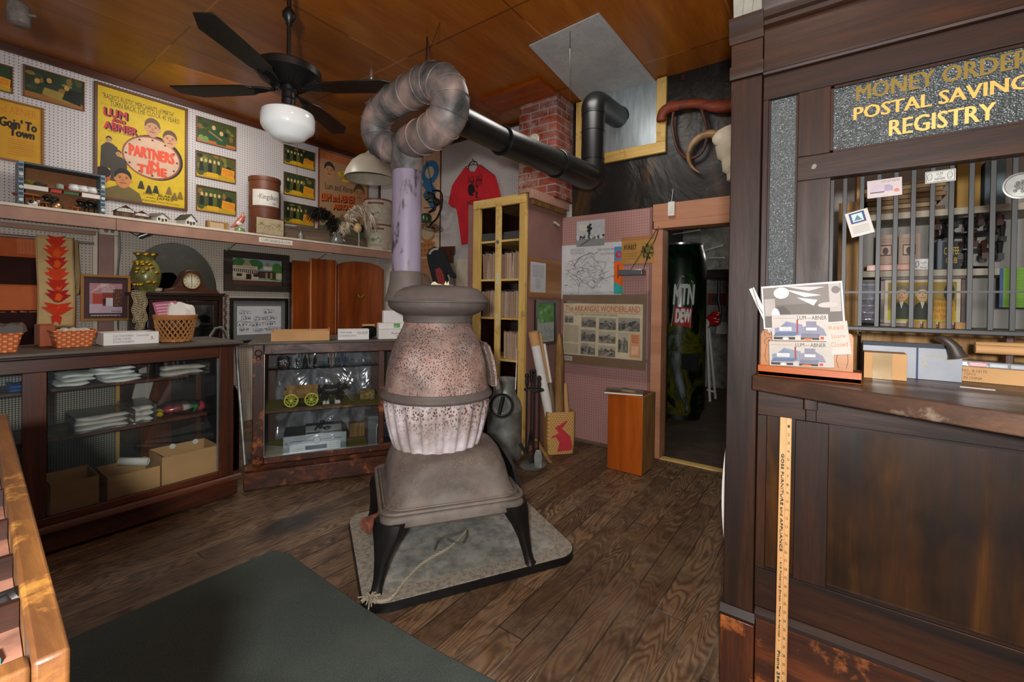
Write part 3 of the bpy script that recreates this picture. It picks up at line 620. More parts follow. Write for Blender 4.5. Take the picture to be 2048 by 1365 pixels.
# --- 'Abroad' poster
r, p = framed('movie_poster', 'faded orange pink film poster of two faces behind the feather plumes', 'poster', (636, 296), (735, 482), YW, .013, .016, '#7a3a26')
p.rect(0, 0, 1, 1, '#a07a58').rect(0, 0, 1, .1, '#5a6048').rect(0, .9, 1, 1, '#a85f3a')
face(p, .2, .78, .095, '#b08058', '#3c3026'); face(p, .82, .58, .11, '#a07048', '#4a3c2c')
p.poly([(.35, .78), (.62, .86), (.68, .72), (.48, .68)], '#c9a224').lines(.42, .71, .62, .8, 4, '#4a3a18', .4)
p.text('Lum and Abner', .12, .545, .70, .625, '#1f2528', 0, .02)
for dx, c in ((.012, '#241a14'), (0, '#cf5a24')): p.text('LUM and ABNER', .05+dx, .40-dx, .72+dx, .49-dx, c, 0, .05, b=.005).text('ABROAD', .28+dx, .32-dx, .72+dx, .39-dx, c, 0, .04, b=.005)
for i in range(9): p.ell(.08+i*.1, .18+.05*math.sin(i*2.1), .06, .05, ('#3a4a34', '#7a5a3a', '#23302a')[i % 3], 10)
p.done('print', r)
# ================= SHELF =================
YS = 5.09; ZS = P(360, 448, 1, YS)[2]
sh = thing('wall_shelf', 'long cream topped wall shelf with mauve brown front edge under the posters', 'shelf', (1, YS, ZS-.15))
MB(M['cream']).bb(-2.6, XB-.002, YS-.004, YL-.002, ZS-.022, ZS).build('board', sh, bevel=.002)
zb = P(229, 460, 1, YS)[2]
MB(M['shelf_front']).bb(-2.6, P(232, 440, 1, YS)[0], YS+.001, YS+.02, zb, ZS-.0225).bb(P(232, 440, 1, YS)[0]+.003, XB-.002, YS+.001, YS+.02, zb, ZS-.0225).build('fascia', sh, bevel=.002)
for px in (470, 655):
    bx = P(px, 490, 1, YS+.1)[0]; MB(M['cream']).bar((bx, YS+.05, zb+.04), (bx, YL-.005, zb-.07), .02, .012).build('bracket', sh)
x0, z1 = lp(518, 474, YS-.001); x1, z0 = lp(585, 491, YS-.001)
p = Pic((x0, YS-.001, z1-.055), UX, UZ, x1-x0, .055); p.rect(0, 0, 1, 1, '#d8d4c8').text('COME ON BACK & LOOK', .06, .25, .94, .75, '#33342f')
tag(p.done('shelf_sign', None), 'white paper strip with black lettering on the shelf front edge', 'sign')
def onshelf(px, Y): return P(px, 440, 1, Y)[0]
# --- blue patterned box of miniatures
x0 = lp(36, 400, 5.2)[0]; x1 = lp(210, 400, 5.2)[0]; zt = P(40, 322, 1, 5.2)[2]; zt = max(zt, ZS+.28); zt2 = P(208, 352, 1, 5.2)[2]
ht = (zt+zt2)/2-ZS
bx = thing('display_box', 'blue toile covered open display box full of miniatures on the shelf', 'display box', ((x0+x1)/2, 5.27, ZS))
m = MB(M['print']); m.col('#7f8c94').bb(x0, x0+.03, 5.19, 5.36, ZS, ZS+ht).bb(x1-.03, x1, 5.19, 5.36, ZS, ZS+ht).col('#4a5258').bb(x0+.03, x1-.03, 5.19, 5.36, ZS+ht-.015, ZS+ht).col('#8a5a34').bb(x0+.03, x1-.03, 5.345, 5.36, ZS, ZS+ht-.015)
m.col('#2f4a60'); R = random.Random(4)
for xx in (x0, x1-.03):
    for k in range(9): zz = ZS+.01+k*ht/9.3; m.bb(xx+.003, xx+.027, 5.188, 5.19, zz, zz+ht/16)
    m.col('#c9c6bc')
    for k in range(3): m.lathe([(.0, 0), (.013, 0), (.013, .002), (0, .002)], (xx+.015, 5.187, ZS+.05+k*.1), 12, (0, -1, 0))
    m.col('#2f4a60')
m.build('case', bx, bevel=.001)
m = MB(M['print'], '#7d4a28'); m.bb(x0+.032, x1-.032, 5.2, 5.344, ZS+ht*.50, ZS+ht*.515); m.build('shelf', bx)
p = Pic((x0+.03, 5.199, ZS+ht*.40), UX, UZ, x1-x0-.06, .035); p.rect(0, 0, .3, 1, '#cfcac0').rect(.33, .1, .47, .8, '#a83a30').rect(.5, .1, .7, .8, '#3f5c3a').rect(.74, 0, 1, 1, '#d8d4cc'); p.done('label_strip', bx)
def mini_pitcher(x, y, z, s, label):
    t = thing('miniature_pitcher', label, 'pitcher', (x, y, z), 0, 'white miniature pitchers in the blue box')
    MB(M['gloss'], '#d8d6d2').lathe([(.018*s, 0), (.03*s, .008*s), (.034*s, .022*s), (.024*s, .04*s), (.028*s, .05*s), (.024*s, .049*s), (.02*s, .04*s), (0, .012*s)], (x, y, z), 14).build('body', t)
    MB(M['gloss'], '#d8d6d2').torus((x+.034*s, y, z+.03*s), .013*s, .0035*s, (0, 1, 0), 14, 6).build('handle', t)
for k, (px, l) in enumerate(((147, 'left white miniature pitcher on upper tier of blue box'), (165, 'middle white miniature pitcher on upper tier of blue box'), (184, 'right white miniature pitcher on upper tier of blue box'))):
    mini_pitcher(onshelf(px, 5.24), 5.24, ZS+ht*.516, 1.15, l)
def lump(name, mat, c, prof, x, y, z, label, cat, n=14):
    return tag(MB(mat, c).lathe(prof, (x, y, z), n).build(name), label, cat)
t2 = ZS+ht*.516
lump('miniature_bowl', M['gloss'], '#6a6a24', [(.02, 0), (.035, .015), (.038, .03), (.03, .03), (0, .01)], onshelf(58, 5.25), 5.25, t2, 'olive miniature bowl at the left of the blue box upper tier', 'bowl')
lump('miniature_bowl', M['gloss'], '#4c5244', [(.02, 0), (.04, .012), (.045, .022), (.03, .03), (.012, .04), (0, .042)], onshelf(78, 5.25), 5.25, t2, 'dark covered miniature dish on the upper tier of blue box', 'dish')
lump('miniature_cup', M['gloss'], '#8a9a8c', [(.02, 0), (.028, .01), (.026, .04), (.02, .045), (0, .045)], onshelf(119, 5.25), 5.25, t2, 'pale green miniature cup on the upper tier of blue box', 'cup')
lump('miniature_cup', M['gloss'], '#7a241c', [(.02, 0), (.028, .01), (.026, .03), (.02, .035), (0, .035)], onshelf(135, 5.25), 5.25, t2, 'dark red miniature cup beside the white pitchers', 'cup')
def stool(x, y, label, s=1.0, c='#9a5a2c'):
    t = thing('miniature_table', label, 'miniature furniture', (x, y, ZS)); MB(M['paint'], c).lathe([(0, .06*s), (.05*s, .06*s), (.052*s, .067*s), (0, .068*s)], (x, y, ZS), 16).build('tabletop', t)
    for k in range(4): a_ = k*math.pi/2+.7; MB(M['paint'], c).tube([(x+.03*s*math.cos(a_), y+.03*s*math.sin(a_), ZS+.06*s), (x+.042*s*math.cos(a_), y+.042*s*math.sin(a_), ZS)], .004, 6).build('leg', t)
stool(onshelf(54, 5.26), 5.27, 'tall orange wooden miniature table at left inside the blue box', 1.6)
stool(onshelf(86, 5.23), 5.23, 'small wooden miniature barrel table below the black figures', .8)
stool(onshelf(150, 5.24), 5.24, 'orange miniature bench table right of the brass pot', .75, '#b0602c')
tag(MB(M['metalc'], '#c09a70').ball((onshelf(113, 5.22), 5.22, ZS+.035), .035, 16, 10).build('brass_pot'), 'shiny round copper pot at the front of the blue box', 'pot')
for px, l in ((66, 'black and white miniature cow in the blue box lower tier'),):
    x = onshelf(px, 5.22); m = MB(M['gloss'], '#d0cec8'); m.ball((x, 5.22, ZS+.035), .026, 12, 8, (1.2, .7, .8)).ball((x+.03, 5.22, ZS+.052), .013, 10, 7)
    m.col('#1b1b1b').ball((x-.01, 5.212, ZS+.044), .016, 10, 6)
    for a_, b_ in ((-.018, -.01), (.018, -.01), (-.018, .01), (.018, .01)): m.col('#d0cec8').tube([(x+a_, 5.22+b_, ZS+.03), (x+a_, 5.22+b_, ZS)], .006, 6)
    tag(m.build('miniature_cow'), l, 'figurine')
for px, l, s in ((95, 'black miniature well pump on dark tray in the blue box', 1), (109, 'dark green miniature trunk on tray in the blue box', .7), (162, 'black miniature spinning wheel in the blue box lower tier', 1.1), (182, 'black miniature sewing machine at right of the blue box', 1.2)):
    x = onshelf(px, 5.28); m = MB(M['gloss'], '#15181a' if px != 109 else '#23302a')
    m.bb(x-.03*s, x+.03*s, 5.26, 5.3, ZS+.06, ZS+.075).ball((x, 5.28, ZS+.095), .022*s, 10, 7, (1.2, .8, 1)).torus((x, 5.27, ZS+.10), .028*s, .004, (0, 1, 0), 16, 5).bb(x-.022, x-.016, 5.27, 5.28, ZS, ZS+.06).bb(x+.016, x+.022, 5.27, 5.28, ZS, ZS+.06)
    tag(m.build('miniature_machine'), l, 'miniature')
# --- little houses
def house(px, Y, w_, d_, h_, rh, wall, roof, label, rot=0, porch=False, sign=None):
    x = onshelf(px, Y); t = thing('model_house', label, 'model house', (x, Y, ZS), rot, 'model buildings on the shelf'); Mx = WM[t]
    m = MB(M['paint'], wall).at(Mx); m.bb(-w_/2, w_/2, -d_/2, d_/2, 0, h_); m.prism([(-w_/2, h_), (w_/2, h_), (0, h_+rh)], (0, -d_/2, 0), (1, 0, 0), (0, 0, 1), (0, 1, 0), 0, d_); m.build('walls', t)
    m = MB(M['paint'], roof).at(Mx)
    for sx in (-1, 1): m.add([(0, -d_/2-.008, h_+rh+.006), (0, d_/2+.008, h_+rh+.006), (sx*(w_/2+.012), d_/2+.008, h_-.006), (sx*(w_/2+.012), -d_/2-.008, h_-.006), (0, -d_/2-.008, h_+rh), (0, d_/2+.008, h_+rh), (sx*(w_/2+.012), d_/2+.008, h_-.012), (sx*(w_/2+.012), -d_/2-.008, h_-.012)], [(0, 1, 2, 3), (7, 6, 5, 4), (0, 3, 7, 4), (1, 5, 6, 2), (3, 2, 6, 7)])
    m.build('roof', t)
    m = MB(M['print'], '#3c3128').at(Mx)
    for k in (-.3, .3): m.bb(w_*k-.011, w_*k+.011, -d_/2-.0015, -d_/2, h_*.35, h_*.75)
    m.col('#5a4a34').bb(-.012, .012, -d_/2-.0015, -d_/2, 0, h_*.7); m.build('window', t)
    if sign:
        p = Pic(Mx @ Vector((-w_*.45, -d_/2-.004, h_*.85)), Mx.to_3x3() @ Vector((1, 0, 0)), UZ, w_*.9, h_*.42); p.rect(0, 0, 1, 1, '#d8d5cc').text(sign, .06, .2, .94, .8, '#26221e'); p.done('sign', t)
house(248, 5.23, .13, .10, .07, .045, '#5a3a24', '#4a3a30', 'brown model store with white lettered gable, nearest the blue box', .0, sign='LUM & ABNER')
house(280, 5.24, .12, .1, .05, .035, '#553222', '#5a3a2c', 'small dark brown model building, second from the blue box', 0, sign='MUSEUM')
house(314, 5.24, .12, .12, .06, .03, '#c9c8c2', '#66665f', 'white model barn with grey roof, third from the blue box', .5)
house(372, 5.26, .10, .13, .07, .05, '#cfcfc8', '#3c3a36', 'white model cottage with green door and dark roof', .35)
x = onshelf(432, 5.3); t = thing('model_wagon', 'flat brown wooden model wagon, left of the bird figurine', 'model', (x, 5.3, ZS)); MB(M['crate_side']).bb(x-.09, x+.11, 5.27, 5.33, 0.0+ZS, ZS+.10).build('body', t, bevel=.003); MB(M['paint'], '#b09a78').bb(x-.07, x+.06, 5.262, 5.269, ZS+.02, ZS+.085).build('front_plate', t)
# --- bird figurine
x = onshelf(479, 5.22); t = thing('bird_figurine', 'ceramic red and cream bird figurine beside the tall brown drum', 'figurine', (x, 5.22, ZS))
MB(M['gloss'], '#6a7a48').lathe([(.05, 0), (.055, .02), (.04, .05), (.02, .06), (0, .06)], (x, 5.22, ZS), 14).build('base', t)
m = MB(M['gloss'], '#a85a4a'); m.tube([(x-.09, 5.22, ZS+.05), (x-.04, 5.22, ZS+.08), (x, 5.22, ZS+.115), (x+.025, 5.22, ZS+.16), (x+.03, 5.22, ZS+.19)], [.006, .022, .036, .03, .012], 12); m.build('body', t)
m = MB(M['gloss'], '#c0785a'); m.ball((x+.033, 5.22, ZS+.185), .023, 12, 8).col('#7a2a22').tube([(x+.03, 5.22, ZS+.2), (x+.035, 5.22, ZS+.24)], [.012, .002], 8).col('#d8a040').tube([(x+.05, 5.22, ZS+.18), (x+.075, 5.215, ZS+.175)], [.007, .001], 6); m.build('head', t)
m = MB(M['gloss'], '#d8c8b8'); m.ball((x-.01, 5.195, ZS+.10), .025, 12, 8, (1.3, .4, 1)); m.build('wing', t)
# --- tall drum
x = (onshelf(490, 5.28)+onshelf(565, 5.28))/2; rr = .158; hz = P(527, 358, 1, 5.28)[2]-ZS
t = thing('storage_drum', 'tall brown cardboard drum with white script label on the shelf', 'drum', (x, 5.28, ZS))
wood('drum_brown', ('#4a2616', '#6b3a22', '#7d4a2e'), 'z', .6, .4, ring=3)
MB(M['drum_brown']).lathe([(rr*.96, 0), (rr, .01), (rr, hz*.46), (rr*1.015, hz*.465), (rr*1.015, hz*.49), (rr, hz*.495), (rr, hz*.93)], (x, 5.28, ZS), 40).build('body', t)
MB(M['drum_brown']).lathe([(rr*1.03, hz*.93), (rr*1.04, hz*.94), (rr*1.04, hz), (rr*.99, hz), (rr*.98, hz*.985), (0, hz*.985)], (x, 5.28, ZS), 40).build('lid', t)
def curved(t, cx, cy, r_, z0, z1, a0, a1, draw, base='#c6c0b4', name='label'):
    "a printed label wrapped on a cylinder: u runs a0..a1"
    pm = Pic((0, 0, 0), (1, 0, 0), (0, 0, 1), 1, 1); draw(pm); mb = MB(M['print'])
    # subdivide polygons along u by clipping text geometry as is (small faces)
    for i in range(len(pm.m.f)):
        f = pm.m.f[i]; mb.cc = pm.m.c[i]; vs = []
        for j in f: v = pm.m.v[j]; a_ = a0+(a1-a0)*v.x; R_ = r_+.001-v.y; vs.append((cx+R_*math.cos(a_), cy+R_*math.sin(a_), z0+(z1-z0)*v.z))
        mb.add(vs, [tuple(range(len(vs)))])
    return mb.build(name, t, smooth=0)
def strips(p, c, n=14, v0=0, v1=1):
    l = p.lift(); p.m.col(c)
    for i in range(n): p.m.add([p.p(i/n, v0, l), p.p((i+1)/n, v0, l), p.p((i+1)/n, v1, l), p.p(i/n, v1, l)], [(0, 1, 2, 3)])
    return p
va = math.atan2(-5.28, -x)
def dl(p): strips(p, '#c9c4ba'); p.text('Kingsbury', .26, .3, .95, .72, '#2a2826'); p.text('1907', .70, .1, .85, .22, '#4a4844'); p.text('the', .18, .5, .24, .62, '#4a4844'); p.line([(.1, .2), (.25, .28), (.4, .2)], .003, '#3a3834')
curved(t, x, 5.28, rr*1.001, ZS+hz*.50, ZS+hz*.77, va-.8, va+1.1, dl)
# --- framed sketch in front of the drum
x0, z1 = lp(511, 430, 5.1); x1 = lp(568, 470, 5.1)[0]
t = thing('framed_sketch', 'small framed pen sketch leaning against the tall brown drum', 'framed picture', ((x0+x1)/2, 5.17, ZS))
hh = (z1-ZS)*.95
MB(M['redwood_x']).bb(x0, x1, 5.096, 5.112, ZS, ZS+hh).build('frame', t, bevel=.002)
p = Pic((x0+.008, 5.0955, ZS+.008), UX, UZ, x1-x0-.016, hh-.016); p.rect(0, 0, 1, 1, '#a99878').line([(.05, .5), (.2, .62), (.42, .45), (.6, .7), (.75, .5), (.95, .6)], .003, '#4a4030').line([(.3, .25), (.3, .45), (.45, .55), (.6, .45), (.6, .25)], .003, '#4a4030')
for k in range(26): a_, b_ = random.random(), random.random()*.4; p.line([(a_, b_), (a_+.05, b_+random.uniform(-.05, .1))], .0025, '#5a5040')
for k in (.18, .82):
    for q in range(7): p.line([(k, .65), (k+.1*math.cos(q*.9), .65+.14*math.sin(q*.9))], .002, '#5a5040')
p.done('print', t)
# --- wooden boxes, jar
def crate(name, px0, px1, Y, h_, d_, label, mat='grey_x'):
    x0, x1 = onshelf(px0, Y), onshelf(px1, Y); m = MB(M[mat]); m.bb(x0, x1, Y, Y+.012, ZS, ZS+h_).bb(x0, x1, Y+d_-.012, Y+d_, ZS, ZS+h_).bb(x0, x0+.012, Y+.012, Y+d_-.012, ZS, ZS+h_).bb(x1-.012, x1, Y+.012, Y+d_-.012, ZS, ZS+h_).bb(x0+.012, x1-.012, Y+.012, Y+d_-.012, ZS, ZS+.01)
    return tag(m.build(name, bevel=.002), label, 'wooden box', 'old wooden boxes on the shelf')
crate('wooden_box', 571, 602, 5.24, .16, .14, 'dark wooden box directly right of the framed sketch')
crate('wooden_box', 598, 660, 5.19, .17, .14, 'long grey brown wooden box left of the feather vase')
crate('wooden_box', 688, 732, 5.22, .14, .14, 'weathered wooden box behind the egg stand')
t = thing('glass_jar', 'small clear glass jar in front of the long wooden box', 'jar', (onshelf(602, 5.16), 5.16, ZS)); x = onshelf(602, 5.16)
MB(M['gloss'], '#7d7a72').lathe([(.022, 0), (.026, .01), (.026, .06), (.018, .075), (.018, .085), (0, .085)], (x, 5.16, ZS), 16).build('body', t); MB(M['metalc'], '#8a8a86').lathe([(.02, .085), (.02, .1), (0, .1)], (x, 5.16, ZS), 16).build('lid', t)
# --- vase and plumes
x = onshelf(675, 5.17); t = thing('glass_vase', 'ribbed teardrop glass vase holding black and cream plumes', 'vase', (x, 5.17, ZS))
MB(M['gloss'], '#6c6a66').lathe([(.05, 0), (.075, .015), (.078, .04), (.05, .10), (.018, .16), (.014, .21), (.02, .225), (.012, .22), (0, .2)], (x, 5.17, ZS), 30, mod=lambda a, z, r: .003*math.cos(a*12)*(r > .02)).build('body', t)
def plume(name, path, wd, c1, c2, label, n=200, seed=1):
    R = random.Random(seed); m = MB(M['matte']); pts = [Vector(q) for q in path]; m.col(c2).tube(pts, .003, 6)
    for i in range(n):
        u = R.random()**.8*(len(pts)-1.001); k = int(u); q = pts[k].lerp(pts[k+1], u-k); d = (pts[k+1]-pts[k]).normalized(); L = wd*R.uniform(.5, 1.2); 
        sd = Vector((R.uniform(-1, 1), R.uniform(-.5, .5), R.uniform(-1.2, .15))).normalized(); e1 = q+(d*.35+sd*.65)*L*.6; e2 = q+(d*.5+sd*.6)*L+Vector((0, 0, -.45*L)); wv = Vector((R.uniform(-1, 1), .4, R.uniform(-1, 1))).normalized()*.009
        m.col(R.choice((c1, c2))).add([q-wv*.5, q+wv*.5, e1+wv, e2, e1-wv], [(0, 1, 2, 3, 4)])
    return tag(m.build(name, smooth=0), label, 'feather', 'plumes in the vase')
def s2(px, py, Y=5.17): q = P(px, py, 1, Y); return (q[0], Y, q[2])
plume('feather_plume', [(x, 5.17, ZS+.02), (x, 5.17, ZS+.2), s2(690, 450), s2(700, 427), s2(715, 413), s2(731, 415, 5.14), s2(740, 435, 5.13)], .15, '#d8cbb8', '#b49e86', 'cream ostrich plume arching right from the glass vase', 900, 3)
plume('feather_plume', [(x-.004, 5.17, ZS+.02), (x-.003, 5.17, ZS+.2), s2(668, 450), s2(664, 435), s2(655, 424), s2(643, 418), s2(633, 421)], .14, '#17130f', '#2e2620', 'black plume curling left from the glass vase', 800, 4)
# --- egg on stand
x = onshelf(715, 5.15); t = thing('egg_ornament', 'large cream egg on a thin metal stand before the wooden box', 'egg', (x, 5.15, ZS))
zc = P(716, 457, 1, 5.15)[2]; MB(M['gloss'], '#c9a878').lathe([(.001, -.068), (.03, -.058), (.052, -.02), (.055, .01), (.04, .05), (.02, .066), (.001, .07)], (x, 5.15, zc), 20).build('egg', t)
MB(M['metalc'], '#c8c4b8').tube([(x, 5.12, ZS+.004), (x+.003, 5.12, ZS+.08), (x+.002, 5.125, zc-.06)], .007, 8).torus((x, 5.15, ZS+.005), .03, .005, (0, 0, 1), 18, 6).torus((x, 5.15, zc-.045), .045, .003, (0, 0, 1), 18, 5).build('stand', t)
# --- lard tins
def tin(px0, px1, Y, z0, h_, label, top=True):
    x0, x1 = onshelf(px0, Y), onshelf(px1, Y); cx_, r_ = (x0+x1)/2, (x1-x0)/2
    t = thing('lard_tin', label, 'tin', (cx_, Y, z0), 0, 'stacked old tins at the shelf end')
    MB(speck('tin_white', '#b8b0a4', '#a09080', '#5a3222', .5, .22, 30) if 'tin_white' not in M else M['tin_white']).lathe([(r_*.98, 0), (r_, .008), (r_, h_-.012), (r_*.98, h_-.002), (r_*.9, h_-.004), (0, h_-.006)], (cx_, Y, z0), 36).build('body', t)
    a_ = math.atan2(-Y, -cx_)
    def dr(p):
        p.ell(.5, .42, .34, .30, '#8a9a5c', 24).ell(.5, .44, .29, .25, '#9aa39a', 20).poly([(.24, .34), (.36, .44), (.48, .38), (.62, .47), (.76, .36), (.66, .24), (.36, .24)], '#5c6c44').rect(.44, .30, .54, .38, '#8a7a5a'); p.lines(.1, .78, .9, .92, 1, '#5a2a26', .6); p.text('COMPOUND', .2, .06, .8, .13, '#6a7a50')
    curved(t, cx_, Y, r_*1.002, z0+.02, z0+h_-.02, a_-.9, a_+.55, dr, name='label')
    MB(M['paint'], '#6b3c26').lathe([(r_*1.005, 0), (r_*1.02, .004), (r_*1.02, .018), (r_*1.003, .022)], (cx_, Y, z0+h_-.02), 36, cap=False).build('rim', t)
    return r_
h1 = (P(757, 403, 1, 5.26)[2]-ZS)*.5
tin(734, 779, 5.26, ZS, h1, 'lower rusty white tin at the shelf end beside the stove pipe')
tin(732, 778, 5.26, ZS+h1+.001, h1, 'upper rusty white tin standing on the other at shelf end')
# --- under the shelf: outlet box, tube light, wires
x0, z1 = lp(199, 452, YL-.09); x1, z0 = lp(237, 472, YL-.09)
t = thing('outlet_box', 'cream double electrical outlet box below the wall shelf', 'outlet', ((x0+x1)/2, YL-.07, z0))
MB(M['cream']).bb(x0, x1, YL-.09, YL-.051, z0, z1).build('box', t, bevel=.004)
p = Pic((x0, YL-.0905, z0), UX, UZ, x1-x0, z1-z0); p.ell(.35, .5, .12, .28, '#8a8470').ell(.68, .5, .1, .26, '#6a6a5c').rect(.32, .35, .34, .65, '#222').rect(.37, .35, .39, .65, '#222'); p.done('socket', t)
a_ = P(277, 474, 1, YL-.15); b_ = P(320, 459, 1, YL-.2)
t = thing('tube_lamp', 'short silver tube lamp hanging under the shelf by its wires', 'lamp', tuple(a_)); MB(M['metalc'], '#8a8c8c').tube([a_, b_], .022, 12).build('tube', t); MB(M['black']).tube([a_.lerp(b_, .9), b_+Vector((.06, .02, .01))], .02, 10).build('end_cap', t)
m = MB(M['black']); m.tube([tuple(a_), s2(262, 466, YL-.1), s2(250, 458, YL-.08), s2(240, 462, YL-.07)], .004, 6).tube([s2(238, 465, YL-.06), s2(240, 500, YL-.04), s2(233, 560, YL-.055), s2(236, 660, YL-.03)], .006, 6)
tag(m.build('lamp_cord'), 'black electric cord running from the outlet box down the wall post', 'cord')
for px, py, l in ((655, 507, 'small cream junction box under the shelf above the wardrobe'),):
    q = P(px, py, 1, YL-.05); tag(MB(M['cream']).bb(q[0]-.06, q[0]+.05, YL-.07, YL-.002, q[2]-.02, q[2]+.03).build('junction_box', bevel=.004), l, 'electrical box')
# ================= BELOW THE SHELF =================
# rod, quilt, banner
zr = P(160, 485, 1, 5.36)[2]
t = tag(MB(M['metalc'], '#a9adb0').tube([(-.9, 5.36, zr+.01), (P(187, 488, 1, 5.36)[0], 5.36, zr)], .011, 10).build('hanging_rod'), 'grey metal rod carrying the quilt and the leaf banner', 'rod')
def cloth(name, px0, px1, py1, Y, draw, label, cat, col, amp=.008, wav=9, parent=None, zt=None, th=.008):
    x0, x1 = P(px0, 600, 1, Y)[0], P(px1, 600, 1, Y)[0]; z0 = P((px0+px1)/2, py1, 1, Y)[2]; z1 = zt
    root = thing(name, label, cat, ((x0+x1)/2, Y, z0))
    fn = lambda u, v: (x0+(x1-x0)*u+.006*math.sin(v*5), Y+amp*math.sin(u*wav+1.5*v)+.003*math.sin(v*14), z0+(z1-z0)*v)
    MB(M['matte'], col).grid(fn, 24, 20).build('cloth', root, solid=th)
    pm = Pic((0, 0, 0), (1, 0, 0), (0, 0, 1), 1, 1); draw(pm); mb = MB(M['matte'])
    for i, f in enumerate(pm.m.f):
        mb.cc = pm.m.c[i]; pts = []
        for j in f: v = pm.m.v[j]; q = fn(v.x, v.z); pts.append((q[0], q[1]-th/2+v.y*1.5, q[2]))
        mb.add(pts, [tuple(range(len(pts)))])
    mb.build('pattern', root, smooth=0)
    return root
def tess(p, u0, v0, u1, v1, c, n=8, m=8):
    l = p.lift(); p.m.col(c)
    for i in range(n):
        for j in range(m):
            a, b = u0+(u1-u0)*i/n, u0+(u1-u0)*(i+1)/n; d, e = v0+(v1-v0)*j/m, v0+(v1-v0)*(j+1)/m
            p.m.add([p.p(a, d, l), p.p(b, d, l), p.p(b, e, l), p.p(a, e, l)], [(0, 1, 2, 3)])
def q1(p):
    tess(p, .52, .83, .745, .99, '#b8643c'); tess(p, .0, .55, .83, .80, '#2c100c', 12); tess(p, .76, .80, .87, .99, '#3a120c', 3); tess(p, .0, .30, .80, .535, '#b35f37', 12)
    tess(p, 0, .0, .745, .32, '#2a0f10', 10); tess(p, .3, .08, .52, .2, '#9a4a2e', 4)
    for k in range(7): p.line([(.53+.03*k, .84), (.53+.03*k, .98)], .002, '#8a4426')
cloth('quilt', -110, 150, 692, 5.375, q1, 'orange and dark maroon patchwork quilt hanging from the rod', 'quilt', '#a8522c', .006, 7, zt=zr+.02, th=.012)
def q2(p):
    R = random.Random(5)
    for i, (v, s) in enumerate(((.93, .8), (.82, 1.0), (.70, .9), (.58, .95), (.46, .9), (.34, 1.0), (.2, 1.25))):
        c = ('#c0301c', '#cf3d1c', '#b3261c', '#d0421e', '#b82a1c', '#a82020', '#cc3a1e')[i]
        for sx in (-1, 1): p.poly([(.53, v-.06), (.53+sx*.10*s, v-.05), (.53+sx*.36*s, v+.02+.03*R.random()), (.53+sx*.20*s, v+.035), (.53+sx*.30*s, v+.085), (.53, v+.06)][::sx], c)
        p.poly([(.44, v-.03), (.58, v-.045), (.66, v+.01), (.56, v+.045), (.48, v+.03)], '#dc5a1c')
    p.poly([(.5, .16), (.36, .13), (.4, .04), (.5, .08), (.62, .035), (.66, .12)], '#c8331e')
    for a, b in (((.03, .01), (.03, .99)), ((.97, .01), (.97, .99)), ((.03, .02), (.97, .02))):
        for k in range(12): p.line([(a[0]+(b[0]-a[0])*k/12, a[1]+(b[1]-a[1])*k/12), (a[0]+(b[0]-a[0])*(k+1)/12, a[1]+(b[1]-a[1])*(k+1)/12)], .012, '#7d6a34')
cloth('leaf_banner', 73, 148, 657, 5.335, q2, 'narrow tan hanging banner with red and orange leaf applique over the quilt', 'banner', '#bda070', .004, 4, zt=zr+.03)
cloth('fabric_strap', 151, 158, 590, 5.33, lambda p: None, 'thin tan strap hanging at the right side of the leaf banner', 'strap', '#8a7448', .002, 2, zt=zr+.012)
# framed picture on the wall post
r, p = framed('framed_photo', 'gold framed red and white picture with brown mat on the wall post', 'framed picture', (160, 548), (260, 641), 5.36, .022, .022, '#9a6a2c')
p.rect(0, 0, 1, 1, '#4a2f32').rect(.13, .13, .88, .85, '#b08088').rect(.13, .13, .88, .35, '#c0aab8').rect(.2, .35, .5, .6, '#b04434').rect(.42, .3, .66, .62, '#8a3a2c').rect(.5, .3, .66, .5, '#cfc8cc').rect(.66, .28, .88, .72, '#5c3426')
p.poly([(.13, .6), (.6, .85), (.4, .85)], '#d0a8a8').text('THINGS YOU', .4, .76, .7, .81, '#e0d8d0').text('CAN DO IN', .4, .70, .7, .75, '#e0d8d0').text('ARKANSAS', .4, .64, .7, .69, '#e0d8d0').text('Arkansas', .62, .155, .84, .2, '#1c1c20')
for k in range(60): p.ell(.67+.2*random.random(), .3+.4*random.random(), .01, .012, random.choice(('#9a7a5a', '#3a2218', '#7a5238')), 6)
p.ell(.46, .42, .03, .07, '#20242a'); p.lines(.16, .05, .84, .1, 1, '#c8b8a8', .5); p.done('print', r)
# china cabinet
YC = 4.95
x0, x1 = lp(283, 600, YC)[0], lp(446, 600, YC)[0]; zc = lp(360, 586, YC)[1]
t = thing('china_cabinet', 'dark glazed china cabinet carrying the mantel clock', 'cabinet', ((x0+x1)/2, 5.15, 0))
m = MB(M['darkwood_x']); m.bb(x0-.02, x1+.02, YC-.02, YL-.06, zc-.03, zc).bb(x0, x1, YC, YL-.07, zc-.07, zc-.031).bb(x0, x1, YC, YL-.07, 0, .12).bb(x0+.02, x1-.02, 5.36, 5.38, .12, zc-.07)
for xx in (x0, x1-.035): m.bb(xx, xx+.035, YC, YL-.07, .12, zc-.07)
m.bb(x0+.035, x1-.035, YC+.02, YL-.1, .80, .82).bb(x0+.035, x1-.035, YC+.02, YL-.1, 1.10, 1.115)
m.build('body', t, bevel=.003)
d = MB(M['darkwood_z']); xm = (x0+x1)/2
for a, b in ((x0+.05, xm-.003), (xm+.003, x1-.05)):
    d.bb(a, a+.035, YC-.012, YC+.008, .14, zc-.075).bb(b-.035, b, YC-.012, YC+.008, .14, zc-.075).bb(a+.035, b-.035, YC-.012, YC+.008, zc-.11, zc-.075).bb(a+.035, b-.035, YC-.012, YC+.008, .14, .18)
dd = d.build('door', t, bevel=.002)
